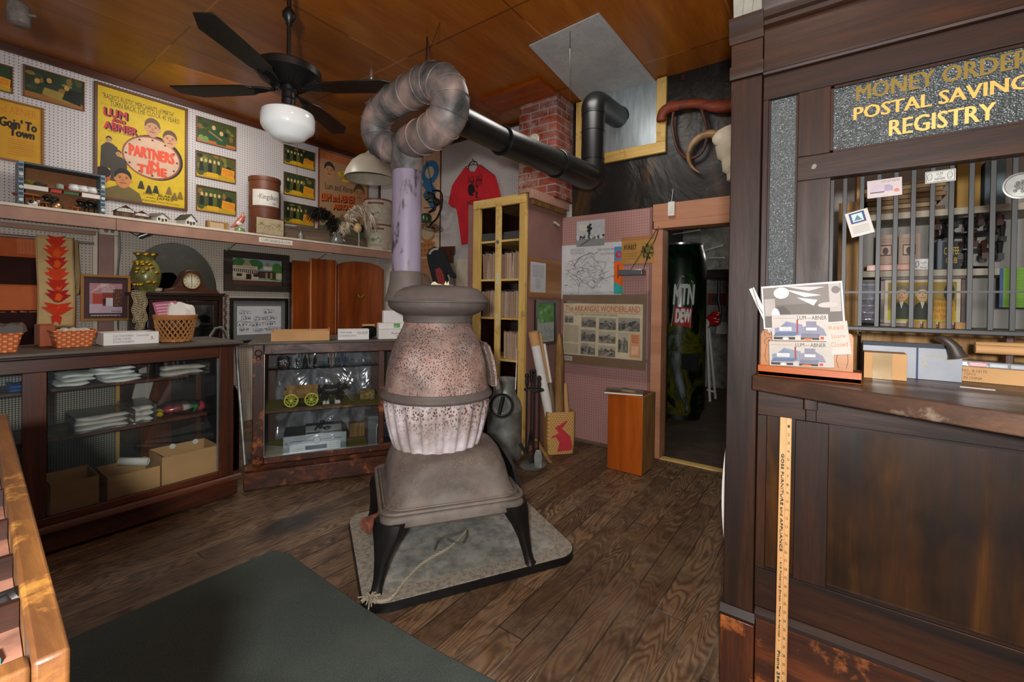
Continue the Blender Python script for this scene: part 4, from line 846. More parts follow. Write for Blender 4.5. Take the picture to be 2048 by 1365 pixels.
MB(M['glass']).bb(x0+.085, xm-.038, YC-.004, YC, .18, zc-.11).bb(xm+.038, x1-.085, YC-.004, YC, .18, zc-.11).build('pane', dd, smooth=0)
for k, (u, c, h_) in enumerate(((.2, '#c9c8c4', .12), (.45, '#b0b4b8', .16), (.72, '#d4d2cc', .10))):
    xx = x0+(x1-x0)*u; tag(MB(M['gloss'], c).lathe([(.04, 0), (.055, .03), (.05, h_*.7), (.025, h_*.85), (.03, h_), (0, h_)], (xx, 5.15, 1.116), 16).build('china_vase'), ('left', 'middle', 'right')[k]+' pale china vase on the shelf inside the dark cabinet', 'vase', 'china inside the cabinet')
# mirror behind
cx_, cz_ = lp(350, 600, 5.41)[0], lp(350, 582, 5.41)[1]; rm = (lp(440, 580, 5.41)[0]-lp(262, 580, 5.41)[0])/2; zt = lp(350, 487, 5.41)[1]; sz = (zt-cz_)/rm
t = thing('round_mirror', 'large arched frameless mirror standing behind the mantel clock', 'mirror', (cx_, 5.41, cz_-.3))
mir, nt_, bb_ = mk('mirror'); setp(bb_, .05, 1.0); bb_.inputs['Base Color'].default_value = rgb('#5b6468'); T_ = NT(nt_); T_.l(T_.mix(T_.ramp(T_.noise(T_.world(), 9, 6, .7), [(.58, 0.0), (.72, .5)]), '#7a868c', '#a8aca8'), bb_.inputs['Base Color'])
pts = [(rm*math.cos(math.pi*i/40), rm*sz*math.sin(math.pi*i/40)) for i in range(41)]; pts = [(rm, -.3)]+pts+[(-rm, -.3)]
MB(M['mirror']).prism(pts, (cx_, 5.41, cz_), UX, UZ, NL, 0, .006).build('glass', t, smooth=0)
MB(M['silver']).tube([(cx_+a, 5.406, cz_+b) for a, b in pts[1:-1]], .004, 6).build('bevel_edge', t)
# mantel clock
a0, a1 = lp(330, 580, 5.02)[0], lp(436, 580, 5.02)[0]; zt = lp(383, 541, 5.02)[1]; hh = zt-zc; xm = lp(384, 580, 5.02)[0]
t = thing('mantel_clock', 'brown hump backed mantel clock with silver dial on the cabinet', 'clock', ((a0+a1)/2, 5.08, zc))
pts = [(a0, 0), (a1, 0), (a1, hh*.16), (a1-.04, hh*.17)]
rr = hh*.50
for i in range(25):
    u = i/24; x = (a1-.05)+(a0+.05-a1+.05)*u; g = math.exp(-((x-xm)/(rr*.92))**4*.9); pts.append((x, hh*(.19+.81*g)))
pts += [(a0+.04, hh*.17), (a0, hh*.16)]
MB(M['redwood_x']).prism(pts, (0, 5.14, zc), UX, UZ, NL, 0, .11).build('case', t, bevel=.004)
MB(M['redwood_x']).bb(a0-.01, a1+.01, 5.01, 5.15, zc+.0, zc+.012).build('base', t, bevel=.002)
dz = zc+hh*.52
MB(M['brass']).lathe([(rr*.66, 0), (rr*.72, .006), (rr*.66, .014), (rr*.62, .008)], (xm, 5.03, dz), 32, (0, -1, 0), cap=False).build('bezel', t)
p = Pic((xm-rr*.66, 5.029, dz-rr*.66), UX, UZ, rr*1.32, rr*1.32); p.ell(.5, .5, .48, .48, '#c2b89c', 30).ell(.5, .5, .2, .2, '#cfc8b0', 24)
for k in range(12): a_ = k*math.pi/6; p.rect(.5+.38*math.sin(a_)-.025, .5+.38*math.cos(a_)-.035, .5+.38*math.sin(a_)+.025, .5+.38*math.cos(a_)+.035, '#3a3428')
p.line([(.5, .5), (.5, .84)], .004, '#15181c').line([(.5, .5), (.52, .22)], .004, '#15181c'); p.done('dial', t)
# vase, cup
vx, vz = lp(292, 580, 5.0)[0], zc; sc_ = (lp(325, 550, 5.0)[0]-lp(264, 550, 5.0)[0])/2; vh = lp(292, 507, 5.0)[1]-vz
t = thing('pottery_vase', 'big olive green pottery vase with gilded leaves left of the clock', 'vase', (vx, 5.0, vz))
flat('olive_glaze', '#6a6a3a', .25, var=.35, scale=12)
MB(M['olive_glaze']).lathe([(sc_*.6, 0), (sc_*.95, vh*.25), (sc_, vh*.45), (sc_*.85, vh*.68), (sc_*.55, vh*.84), (sc_*.62, vh*.93), (sc_*.82, vh), (sc_*.76, vh*.99), (sc_*.5, vh*.86), (0, vh*.8)], (vx, 5.0, vz), 30, mod=lambda a, z, r: .008*math.sin(a*5+z*20)*(z > vh*.9)).build('body', t)
m = MB(M['metalc'], '#a8862c'); R = random.Random(3)
for k in range(26):
    a_ = -math.pi/2-.35+R.uniform(-.9, .9); zz = vh*R.choice((.18, .25, .5, .58, .62, .66, .7, .75, .95)); rr2 = sc_*(1.0 if zz < vh*.6 else .85); m.ball((vx+rr2*math.cos(a_), 5.0+rr2*math.sin(a_), vz+zz), .016, 8, 5, (1.4, .5, .9))
m.build('leaf_relief', t)
x = lp(314, 578, 4.98)[0]; t = thing('sugar_bowl', 'tiny cream cup with gold rim before the olive vase', 'cup', (x, 4.98, zc)); MB(M['gloss'], '#b9ae98').lathe([(.015, 0), (.035, .012), (.04, .035), (.034, .04), (.03, .03), (0, .01)], (x, 4.98, zc), 18).build('body', t); MB(M['metalc'], '#a08030').torus((x, 4.98, zc+.04), .037, .003, n=18, m=5).build('rim', t)
# lace, beads
x0_ = lp(268, 600, 4.93)[0]
def lace(u, v): return (x0_+.075*u+.008*math.sin(v*12), 4.925+.004*math.sin(u*6+v*9), zc+.0-.34*(1-v)*(.75+.25*math.sin(u*3.14)))
m = MB(M['matte'], '#b3a27e'); 
for i in range(5):
    for j in range(16): q = lace(i/4, j/15); m.torus(q, .0115, .0026, (0, 1, 0), 10, 4)
for i in range(5): m.tube([lace(i/4, j/15) for j in range(16)], .002, 4)
tag(m.build('lace_doily'), 'cream crocheted lace hanging over the left corner of the dark cabinet', 'lace')
x = lp(450, 600, 4.94)[0]; m = MB(M['gloss'], '#3a1a12')
for k in range(24): m.ball((x+.006*math.sin(k*1.3), 4.93, zc-.02-.0165*k), .011, 8, 6, (1.1, 1, .9))
m.tube([(x, 4.93, zc-.41), (x, 4.93, zc+.003), (x-.01, 4.97, zc+.003)], .002, 4); tag(m.build('bead_string'), 'dark red brown string of beads hanging at the right cabinet corner', 'beads')
# two framed pictures
r, p = framed('framed_picture', 'picture of striped awning storefronts in a wide dark wooden frame', 'framed picture', (447, 500), (575, 585), YW, .075, .045, '#382c26', fmat=M['grey_x'])
M_dark = wood('frame_dark', ('#1d1613', '#33281f', '#463a30'), 'x', 1.0, .6); r.children[0].data.materials[0] = M_dark
p.rect(0, 0, 1, 1, '#8a9a98').ell(.15, .8, .13, .2, '#3e6e34').ell(.45, .78, .16, .2, '#3a6a38').ell(.9, .6, .12, .3, '#4a7a3a').ell(.85, .35, .1, .2, '#3a6a2c')
p.poly([(.02, .25), (.02, .72), (.5, .72), (.5, .25)], '#c9bfa4').poly([(.2, .72), (.3, .97), (.4, .72)], '#9a8a70').poly([(.52, .28), (.52, .55), (.86, .55), (.86, .28)], '#4a3428').rect(.62, .6, .8, .74, '#d4ccb4').rect(.66, .74, .74, .88, '#8a7a6a')
p.poly([(.02, .6), (.0, .5), (.54, .42), (.5, .6)], '#2a201a')
for k in range(13): a_ = .03+.037*k; p.poly([(a_, .6), (a_+.018, .6), (a_+.03, .46), (a_+.012, .47)], '#cfc6b0')
for u in (.1, .28, .42): p.rect(u, .18, u+.1, .42, '#3a1c18')
p.text('DICK HUDDLESTON', .1, .64, .46, .69, '#3a3028'); p.rect(.1, .22, .25, .32, '#c8bfa8').rect(.38, .2, .52, .32, '#c8bfa8').rect(.66, .28, .7, .5, '#a08a70').rect(.76, .28, .8, .5, '#a08a70').rect(.88, .25, 1, .5, '#cfc4a4').rect(0, 0, 1, .16, '#5a3c2c').rect(0, .17, .95, .21, '#b8ac94'); p.done('print', r)
r, p = framed('framed_drawing', 'black framed grey matted pen drawing of village buildings', 'framed picture', (459, 596), (574, 681), YW, .03, .03, '#0e0e10')
p.rect(0, 0, 1, 1, '#6c6a68').rect(.08, .14, .92, .86, '#c6c8cc'); R = random.Random(9)
for (u, v) in ((.22, .7), (.68, .72), (.24, .56), (.5, .54), (.72, .55), (.2, .42), (.45, .4), (.7, .42), (.2, .28), (.5, .25), (.78, .27)):
    w_ = R.uniform(.08, .13); h_ = R.uniform(.03, .06); p.line([(u-w_, v-h_), (u-w_, v+h_), (u-w_*.5, v+h_*1.6), (u, v+h_), (u, v-h_), (u-w_, v-h_)], .003, '#4a4a50').line([(u, v+h_*.8), (u+w_, v+h_*.8), (u+w_, v-h_)], .003, '#4a4a50')
    for q in range(9): a_ = u+R.uniform(-w_, w_); b_ = v+R.uniform(-h_, h_); p.line([(a_, b_), (a_+R.uniform(.01, .05), b_+R.uniform(-.01, .01))], .004, '#55555c')
    for q in range(3): p.rect(u-w_+.03+q*w_*.55, v-h_*.7, u-w_+.045+q*w_*.55, v, '#333338')
p.done('print', r)
# horse collar hame (grey curved steel) leaning by the cabinet
q0 = P(480, 685, 1, 4.25)
m = MB(M['metalc'], '#8b8c8e'); pts = [P(x, y, 1, 4.3) for x, y in ((421, 700), (421, 672), (430, 658), (441, 655), (450, 664), (455, 684), (460, 704))]
pts.append(Vector((pts[-1].x+.02, 4.3, .004))); m = MB(M['galv']).tube(pts, .02, 8, flat=.5); tag(m.build('steel_hoop'), 'pale grey curved metal hoop behind the end of the left display case', 'hoop')
# ---------------- wardrobe of orange veneer ----------------
YV = 5.27
xs = [lp(px, 600, YV)[0] for px in (585, 620, 672, 760, 800)]; xs[4] = min(xs[4], XB-.03)
zs = lp(600, 522, YV)[1]; zmid = lp(645, 519, YV)[1]
t = thing('wardrobe', 'orange veneered wardrobe with arched centre door and brass ornament', 'wardrobe', ((xs[0]+xs[4])/2, YV+.05, 0))
wood('veneer', ('#521f08', '#8a3f0e', '#ac5c1c'), 'z', .7, .25, ring=4, bump=.04, coat=.3)
MB(M['darkwood_z']).bb(xs[0]+.01, xs[4]-.01, YV+.031, YV+.10, 0, zs-.02).build('body', t)
MB(M['veneer']).bb(xs[0], xs[1]-.004, YV, YV+.03, .05, zs).build('side_panel', t, bevel=.006)
MB(M['veneer']).bb(xs[1]+.004, xs[2]-.02, YV-.02, YV+.03, .05, zmid).build('side_panel', t, bevel=.006)
MB(flat('edge_strip', '#c98a5a', .5)).bb(xs[1]-.004, xs[1]+.003, YV-.022, YV, .05, zmid-.01).bb(xs[2]-.02, xs[2]-.013, YV-.022, YV, .05, zmid-.01).build('edge_strip', t)
m = MB(M['veneer']); hw = (xs[3]-xs[2])/2; cx_ = (xs[2]+xs[3])/2; zr_ = lp(716, 527, YV)[1]-.02
pts = [(-hw, .05), (hw, .05)]+[(hw*math.cos(math.pi*i/20), zr_-.045+.085*math.sin(math.pi*i/20)) for i in range(21)]
m.prism(pts, (cx_, YV+.02, 0), UX, UZ, NL, 0, .07); m.build('door', t, bevel=.008)
MB(M['veneer']).bb(xs[3]+.004, xs[4], YV, YV+.03, .05, zs-.02).build('side_panel', t, bevel=.006)
oz = lp(718, 595, YV-.05)[1]; m = MB(M['brass']); ox = lp(720, 595, YV-.05)[0]
m.ball((ox, YV-.052, oz), .022, 10, 7, (1, .3, 1)).tube([(ox-.09, YV-.053, oz+.02), (ox-.05, YV-.053, oz-.01), (ox, YV-.053, oz+.01), (ox+.05, YV-.053, oz-.01), (ox+.09, YV-.053, oz+.02)], .006, 6).tube([(ox-.05, YV-.053, oz+.03), (ox, YV-.053, oz-.045), (ox+.05, YV-.053, oz+.03)], .005, 6).torus((ox, YV-.053, oz+.01), .03, .004, (0, 1, 0), 16, 5)
m.build('ornament', t)
# ================= DISPLAY CASE 1 (left) =================
F1, B1, X0, X1, ZT = 3.41, 3.99, -1.3, 1.36, 1.10
t = thing('display_case', 'long reddish wooden glass fronted display case on the left', 'display case', (.1, 3.7, 0)); DC1 = t
m = MB(M['case_top']); m.bb(X0-.03, X1+.05, F1-.035, B1+.02, ZT-.018, ZT); m.build('top', t, bevel=.005)
MB(M['darkwood_x']).bb(X0, X1+.03, F1-.015, B1, ZT-.034, ZT-.0185).build('moulding', t, bevel=.004)
fr = MB(M['redwood_x']); fr.bb(X0, X1-.092, F1, F1+.03, ZT-.105, ZT-.035).bb(X0, X1-.092, F1, F1+.03, .165, .205).build('rail', t, bevel=.003, each=True)
MB(M['redwood_z']).bb(X1-.09, X1, F1, F1+.04, .165, ZT-.035).build('corner_post', t, bevel=.003)
MB(M['redwood_z']).bb(.355, .445, F1, F1+.03, .2055, ZT-.1055).build('mullion', t, bevel=.003)
MB(M['redwood_x']).bb(X0, X1+.02, F1-.012, B1, .02, .125).build('plinth', t, bevel=.003)
m = MB(M['redwood_x']); m.loft([[(xx, F1-.045, .13), (xx, F1-.05, .14), (xx, F1-.03, .152), (xx, F1-.02, .165), (xx, F1+.05, .165), (xx, F1+.05, .126), (xx, F1-.03, .126)] for xx in (X0, X1+.04)]); m.build('moulding', t)
MB(M['worn_x']).bb(X0, X1, F1+.05, B1, .13, .165).build('bottom_board', t)
MB(M['glass']).bb(.45, X1-.094, F1+.012, F1+.017, .21, ZT-.11).build('pane', t, smooth=0)
MB(M['glass']).bb(X0, .35, F1+.012, F1+.017, .21, ZT-.11).build('pane', t, smooth=0)
MB(M['glass']).bb(X1-.02, X1-.015, F1+.04, B1-.05, .21, ZT-.11).build('side_pane', t, smooth=0)
MB(M['steel']).bb(X1-.102, X1-.093, F1+.002, F1+.012, .21, ZT-.11).build('glass_stop', t)
MB(M['redwood_z']).bb(X1-.05, X1, B1-.05, B1, .165, ZT-.035).bb(.98, 1.16, B1-.03, B1, .165, ZT-.035).build('rear_post', t, bevel=.003, each=True)
MB(M['cane']).bb(.15, .845, B1-.02, B1-.012, .2, ZT-.04).bb(-1.2, .1, B1-.02, B1-.012, .2, ZT-.04).build('cane_panel', t, smooth=0)
MB(M['pine_z']).bb(.846, .865, B1-.03, B1-.005, .2, ZT-.04).build('rear_strip', t)
MB(M['black']).bb(.87, .975, B1-.01, B1, .17, ZT-.04).bb(1.165, X1-.05, B1-.01, B1, .17, ZT-.04).build('rear_panel', t)
z1_, z2_ = P(121, 777, 1, 3.62)[2], P(240, 855, 1, 3.56)[2]
MB(M['worn_x']).bb(X0, 1.16, 3.62, B1-.035, z1_-.018, z1_).build('shelf', t, bevel=.002)
MB(M['worn_x']).bb(X0, 1.25, 3.56, B1-.035, z2_-.02, z2_).build('shelf', t, bevel=.002)
for xx in (.5, 1.2): MB(M['iron']).bb(xx, xx+.012, B1-.045, B1-.036, .2, ZT-.05).build('shelf_standard', t)
# contents
def lumpy(m, x0, x1, y0, y1, z, h_, seed, n=10, wob=.3):
    R = random.Random(seed); ph = [R.uniform(0, 6) for _ in range(6)]
    def fn(u, v):
        e = min(1, 6*min(u, 1-u, v, 1-v)); k = 1-wob/2+wob/2*math.sin(7*u+ph[0])*math.sin(5*v+ph[1])+.12*math.sin(17*u+ph[2]+9*v)
        return (x0+(x1-x0)*u+.012*math.sin(6*v+ph[3]), y0+(y1-y0)*v+.01*math.sin(8*u+ph[4]), z+.001+h_*max(0.02, k)*e**.35*(1 if e > 0 else 0))
    vs_top = m.grid(fn, n*2, n); m.grid(lambda u, v: (fn(u, v)[0], fn(u, v)[1], z+.0008), n*2, n); return m
def folded(name, px0, px1, Y, z, h_, d_, col, label, seed, cat='clothing', layers=4, mat='matte', film=False):
    x0, x1 = P(px0, 780, 1, Y)[0], P(px1, 780, 1, Y)[0]; t = thing(name, label, cat, ((x0+x1)/2, Y+d_/2, z)); R = random.Random(seed); hz = h_/layers
    for k in range(layers):
        m = MB(M[mat], col); j = R.uniform(-.02, .02); rr_ = hz*.48; zz = z+.001+hz*k+rr_
        pr_ = []
        N_ = 14
        rings = []
        for i in range(N_+1):
            u = i/N_; x = x0+j+(x1-x0)*u; e = min(1, 8*min(u, 1-u)+.25); dy = d_/2*(.92+.08*math.sin(u*9+seed+k)); zc_ = zz+hz*.12*math.sin(u*7+k*2+seed)
            rings.append([(x, Y+d_/2+dy*math.copysign(abs(math.cos(a))**.35, math.cos(a)), zc_+rr_*e*math.copysign(abs(math.sin(a))**.8, math.sin(a))) for a in [2*math.pi*q/14 for q in range(14)]])
        m.loft(rings); m.build('fold', t)
    if film:
        m = MB(M['film']); m.loft([[(x, y, zz) for y, zz in ((Y-.006, z+.002), (Y-.006, z+h_*1.1), (Y+d_+.004, z+h_*1.15), (Y+d_+.004, z+.002))] for x in (x0-.02, (x0+x1)/2, x1+.02)]); m.build('plastic_wrap', t)
    return t
folded('folded_shirt', 119, 188, 3.60, z1_, .075, .26, '#dadad4', 'folded pale grey shirts at left of the upper case shelf', 1, layers=3)
folded('folded_shirt', 200, 278, 3.57, z1_, .10, .28, '#e2e4e0', 'taller stack of folded white shirts at middle of the upper case shelf', 2, layers=4)
folded('folded_shirt', 325, 412, 3.60, z1_, .07, .26, '#cdc4ba', 'folded beige shirt with maroon collar at right of the upper case shelf', 3, layers=2, film=True)
folded('wrapped_linen', 158, 262, 3.57, z2_, .085, .28, '#c9c4be', 'plastic wrapped pile of grey linen on the lower case shelf', 4, 'linen', 3, film=True)
folded('wrapped_linen', 264, 305, 3.59, z2_, .10, .26, '#d5d0c8', 'shorter wrapped white linen beside the colourful package', 5, 'linen', 3, film=True)
x0, x1 = P(313, 820, 1, 3.58)[0], P(416, 815, 1, 3.58)[0]
t = thing('gift_package', 'red green and yellow gift package in clear wrap on lower case shelf', 'package', ((x0+x1)/2, 3.7, z2_))
m = MB(M['gloss'], '#a02a34'); 
for k, (u, c, s) in enumerate(((.12, '#c0a41c', .7), (.3, '#a8282c', .9), (.45, '#8a3034', 1), (.6, '#b8b0a8', 1), (.75, '#2f7a44', 1), (.9, '#b02c3c', .9))): m.col(c).ball((x0+(x1-x0)*u, 3.66, z2_+.045*s), .045*s, 12, 8, (.8, 1.8, .95))
m.build('contents', t); MB(M['film']).ball(((x0+x1)/2, 3.67, z2_+.05), .05, 16, 10, ((x1-x0)/.1*1.05, 2.0, 1.0)).build('plastic_wrap', t)
x = P(30, 780, 1, 3.6)[0]; folded('blue_cloth', 12, 62, 3.6, z1_, .045, .2, '#2f5a9a', 'blue folded cloth behind the left small pane', 6, 'cloth', 2)
def openbox(name, x0, x1, y0, y1, z, h_, label, mat='kraft', th=.004, M4=None, group=None):
    m = MB(M[mat]); 
    if M4 is not None: m.at(M4)
    m.bb(x0, x1, y0, y0+th, z, z+h_).bb(x0, x1, y1-th, y1, z, z+h_).bb(x0, x0+th, y0+th, y1-th, z, z+h_).bb(x1-th, x1, y0+th, y1-th, z, z+h_).bb(x0+th, x1-th, y0+th, y1-th, z, z+th)
    return tag(m.build(name), label, 'box', group)
zb = .166
b3 = openbox('cardboard_box', P(324, 950, 1, 3.46)[0], P(438, 940, 1, 3.46)[0], 3.46, 3.72, zb, .21, 'open brown cardboard box at the right inside the left display case')
x0 = P(324, 950, 1, 3.46)[0]
for u in (.35, .72):
    xx = x0+(b3.dimensions.x or .37)*u; tag(MB(M['paper'], '#fff').lathe([(.018, 0), (.018, .002), (0, .002)], (x0+.37*u, 3.715, zb+.2), 14, (0, -1, 0)).build('round_sticker'), ('left' if u < .5 else 'right')+' white round sticker on rear wall of right cardboard box', 'sticker')
openbox('cardboard_box', P(215, 980, 1, 3.47)[0], P(320, 960, 1, 3.47)[0], 3.47, 3.75, zb, .16, 'middle cardboard box with flap and paper tube inside the left display case')
openbox('cardboard_box', P(101, 990, 1, 3.47)[0], P(198, 980, 1, 3.47)[0], 3.47, 3.74, zb, .19, 'dark shaded cardboard box at the left inside the left display case')
x = P(300, 935, 1, 3.55)[0]; tb = MB(M['paper']).tube([(x-.13, 3.66, zb+.19), (x, 3.58, zb+.17)], .024, 16, cap=False); tag(tb.build('paper_tube', solid=.003), 'grey white rolled paper lying over the middle cardboard box', 'roll')
a_ = P(262, 850, 1, 3.9); MB0 = MB(M['print'], '#9c9a92'); MB0.prism([(0, 0), (.10, .02), (.17, .33), (.06, .30)], (P(258, 818, 1, 3.9)[0], 3.93, z2_+.002), UX, UZ, NL, 0, .006); tag(MB0.build('paper_card'), 'grey printed card leaning at the back behind the wrapped linen', 'card')
# on top of case 1
def wbasket(name, px0, px1, Y, h_, d_, label, mat='basket_orange', flare=.02):
    x0, x1 = P(px0, 700, 1, Y)[0], P(px1, 700, 1, Y)[0]; cx_, cy_ = (x0+x1)/2, Y+d_/2; w_ = x1-x0
    t = thing(name, label, 'basket', (cx_, cy_, ZT)); m = MB(M[mat])
    O = [m.rrect(w_-2*flare*(1-k), d_-2*flare*(1-k), .02, ZT+.001+h_*k, (cx_, cy_)) for k in (0, .5, 1)]; I = [m.rrect(w_-2*flare*(1-k)-.012, d_-2*flare*(1-k)-.012, .016, ZT+.006+(h_-.006)*k, (cx_, cy_)) for k in (1, .5, 0)]
    m.loft(O+I); m.build('body', t); pts = m.rrect(w_-.002, d_-.002, .02, ZT+h_, (cx_, cy_)); MB(M[mat]).tube(pts+[pts[0]], .006, 6, False).build('rim', t); return t, cx_, cy_, w_
t, bx_, by_, bw_ = wbasket('wicker_basket', 106, 196, 3.62, .095, .2, 'shallow orange woven basket of white bags beside the white box')
folded2 = lumpy(MB(M['gloss'], '#c9c6be'), bx_-bw_*.38, bx_+bw_*.38, 3.65, 3.79, ZT+.05, .06, 4); tag(folded2.build('plastic_bags'), 'crumpled white bags filling the orange basket beside the white box', 'bags')
t, bx_, by_, bw_ = wbasket('wicker_basket', -40, 47, 3.50, .10, .2, 'shallow orange woven basket at the left edge with grey plastic sheet')
tag(lumpy(MB(M['gloss'], '#5c5b58'), bx_-bw_*.5, bx_+bw_*.62, 3.49, 3.72, ZT+.104, .05, 8).build('plastic_sheet'), 'grey plastic sheet lying over the leftmost orange basket', 'plastic')
tag(MB(M['orange_z']).bb(P(78, 690, 1, 3.78)[0], P(112, 690, 1, 3.78)[0], 3.78, 3.95, ZT+.001, ZT+.13).build('orange_crate', bevel=.004), 'small orange brown woven crate between the two shallow baskets', 'crate')
x0, x1 = P(207, 690, 1, 3.60)[0], P(318, 690, 1, 3.60)[0]; ztb = P(262, 665, 1, 3.6)[2]-ZT
t = thing('white_box', 'long low white box with handwritten price on left display case', 'box', ((x0+x1)/2, 3.7, ZT)); MB(M['white']).bb(x0, x1, 3.60, 3.78, ZT+.001, ZT+ztb).build('body', t, bevel=.002)
p = Pic((x0, 3.599, ZT), UX, UZ, x1-x0, ztb); p.text('OLD FASHIONED', .16, .66, .52, .82, '#7a7c80').text('Lavender', .58, .66, .82, .84, '#8a8c8c').text('SUNFLOWER', .16, .42, .48, .58, '#7a7c80').text('STATIONERY', .16, .18, .54, .34, '#7a7c80').text('3.', .84, .38, .9, .62, '#1c1c20'); p.done('handwriting', t)
# tan open basket with papers
bx_ = (P(312, 680, 1, 3.62)[0]+P(396, 680, 1, 3.62)[0])/2; br_ = (P(396, 640, 1, 3.62)[0]-P(312, 640, 1, 3.62)[0])/2; bh = P(352, 632, 1, 3.62)[2]-ZT; by_ = 3.66
t = thing('lattice_basket', 'round tan lattice woven basket heaped with papers', 'basket', (bx_, by_, ZT)); m = MB(M['basket_tan'])
prof = lambda k: br_*(.72+.28*k**.8)
m.lathe([(prof(0)-.004, .002), (prof(0), .004), (prof(.12), bh*.12), (prof(.12)-.006, bh*.12), (prof(0)-.01, .01), (0, .01)], (bx_, by_, ZT), 28); m.build('base', t)
m = MB(M['paint'], '#b07c4a'); nS = 22
for k in range(nS):
    for sgn in (1, -1): m.tube([(bx_+prof(v)*math.cos(a), by_+prof(v)*math.sin(a), ZT+bh*v) for v in [.08+.84*i/8 for i in range(9)] for a in [2*math.pi*k/nS+sgn*v*1.1]], .0065, 5, False, .45)
m.build('lattice', t); m = MB(M['paint'], '#a9713f')
for zz in (.90, .96, 1.0): m.torus((bx_, by_, ZT+bh*zz), prof(zz), .008, n=30, m=6)
m.build('rim', t)
MBx = MB(M['paper']); lumpy(MBx, bx_-br_*.6, bx_+br_*.8, by_-br_*.5, by_+br_*.5, ZT+bh*.94, .1, 12); tag(MBx.build('paper_bundle'), 'heap of white papers in the tan lattice basket', 'papers')
q = Pic((bx_-br_*.95, by_-.03, ZT+bh*.95), (1, -.1, .12), (-.2, .2, 1), .13, .10); q.rect(0, 0, 1, 1, '#a85870').lines(.1, .1, .9, .9, 4, '#d8a8b4', .4); tag(q.done('pink_card', None), 'pink card sticking out at left of the lattice basket', 'card')
# ================= DISPLAY CASE 2 (rotated) =================
U2 = Vector((.867, -.4983, 0)); V2 = Vector((.4983, .867, 0)); O2 = Vector((1.50, 3.425, 0)); M2 = Matrix(((U2.x, V2.x, 0, O2.x), (U2.y, V2.y, 0, O2.y), (0, 0, 1, 0), (0, 0, 0, 1)))
def W2(x, y, z): return M2 @ Vector((x, y, z))
def in2(px, py, v):
    "case-local (u, z) of the pixel on the plane depth v of case 2"
    d = FPX*FW+(px-CX)*RT-(py-CY)*UP; o = O2+V2*v; tt = (o-CAMP).dot(V2)/d.dot(V2); q = CAMP+d*tt; return (q-O2).dot(U2), q.z
L2 = 1.30; ZT2 = in2(640, 683, -.03)[1]
t = thing('display_case', 'worn orange brown wooden display case behind the stove', 'display case', tuple(W2(L2/2, .3, 0))); DC2 = t
def A2(mat, col='#ffffff'): return MB(M[mat] if isinstance(mat, str) else mat, col).at(M2)
ug, ug1, ug2 = in2(528, 800, .01)[0], in2(757, 800, .01)[0], in2(768, 800, .01)[0]; zg0, zg1 = in2(640, 903, 0)[1], in2(640, 706, 0)[1]
A2('case_top').bb(-.04, L2+.04, -.04, .62, ZT2-.016, ZT2).build('top', t, bevel=.005)
A2('worn_x').bb(ug, L2-.06, 0, .03, zg1, ZT2-.017).bb(ug, L2-.06, 0, .03, zg0-.05, zg0).build('rail', t, bevel=.004, each=True)
A2('worn_z').bb(-.01, ug, -.005, .04, zg0-.05, ZT2-.017).bb(L2-.06, L2, -.005, .04, zg0-.05, ZT2-.017).build('corner_post', t, bevel=.006, each=True)
m = A2('worn_z')
for zz in (ZT2-.08, zg0+.0): m.torus((ug*.45, -.008, zz), .022, .005, (0, 1, 0), 14, 5).torus((ug*.45, -.008, zz-.04), .015, .004, (0, 1, 0), 14, 5)
m.build('carving', t)
A2('worn_z').bb(ug1, ug2, 0, .03, zg0, zg1).build('mullion', t, bevel=.004)
m = A2('worn_x'); m.loft([[(xx, -.055, zg0-.075), (xx, -.06, zg0-.062), (xx, -.03, zg0-.052), (xx, .0, zg0-.0505), (xx, .6, zg0-.0505), (xx, .6, zg0-.085), (xx, -.04, zg0-.085)] for xx in (-.05, L2+.04)]); m.build('moulding', t)
A2('worn_x').bb(-.06, L2+.05, -.035, .6, 0.01, zg0-.086).build('plinth', t, bevel=.006)
A2('mustard_felt').bb(0, L2, .03, .58, zg0-.05, zg0-.04).build('felt_floor', t)
A2('glass').bb(ug+.002, ug1-.002, .012, .016, zg0, zg1).bb(ug2, L2-.06, .012, .016, zg0, zg1).build('pane', t, smooth=0)
A2('steel').bb(ug, ug+.004, -.001, .011, zg0, zg1).bb(ug, ug1, -.001, .011, zg0, zg0+.004).build('glass_stop', t)
A2('redwood_z').bb(.02, .1, .56, .59, zg0-.04, ZT2-.02).bb(ug1+.0, ug1+.09, .56, .59, zg0-.04, ZT2-.02).bb(-.01, .0, .04, .58, zg0-.05, ZT2-.017).build('rear_post', t)
m = A2('film_sheet'); m.grid(lambda u, v: (.1+(ug1-.1)*u, .55+.02*math.sin(u*9+v*4)+.015*math.sin(v*11), zg0-.03+(ZT2-zg0)*v), 30, 24); m.build('plastic_backdrop', t, solid=.002)
A2('black').bb(0, L2, .592, .60, zg0-.04, ZT2-.02).build('rear_panel', t)
zsh = in2(640, 735, .1)[1]; A2('clearglass').bb(.015, ug1, .10, .5, zsh-.006, zsh).build('glass_shelf', t, smooth=0)
zs2 = in2(640, 815, .08)[1]; A2('worn_x').bb(.0, ug1+.05, .08, .5, zs2-.018, zs2-.001).build('shelf', t, bevel=.002); A2('mustard_felt').bb(.002, ug1+.048, .085, .5, zs2-.0008, zs2).build('shelf_felt', t)
zf = zg0-.039
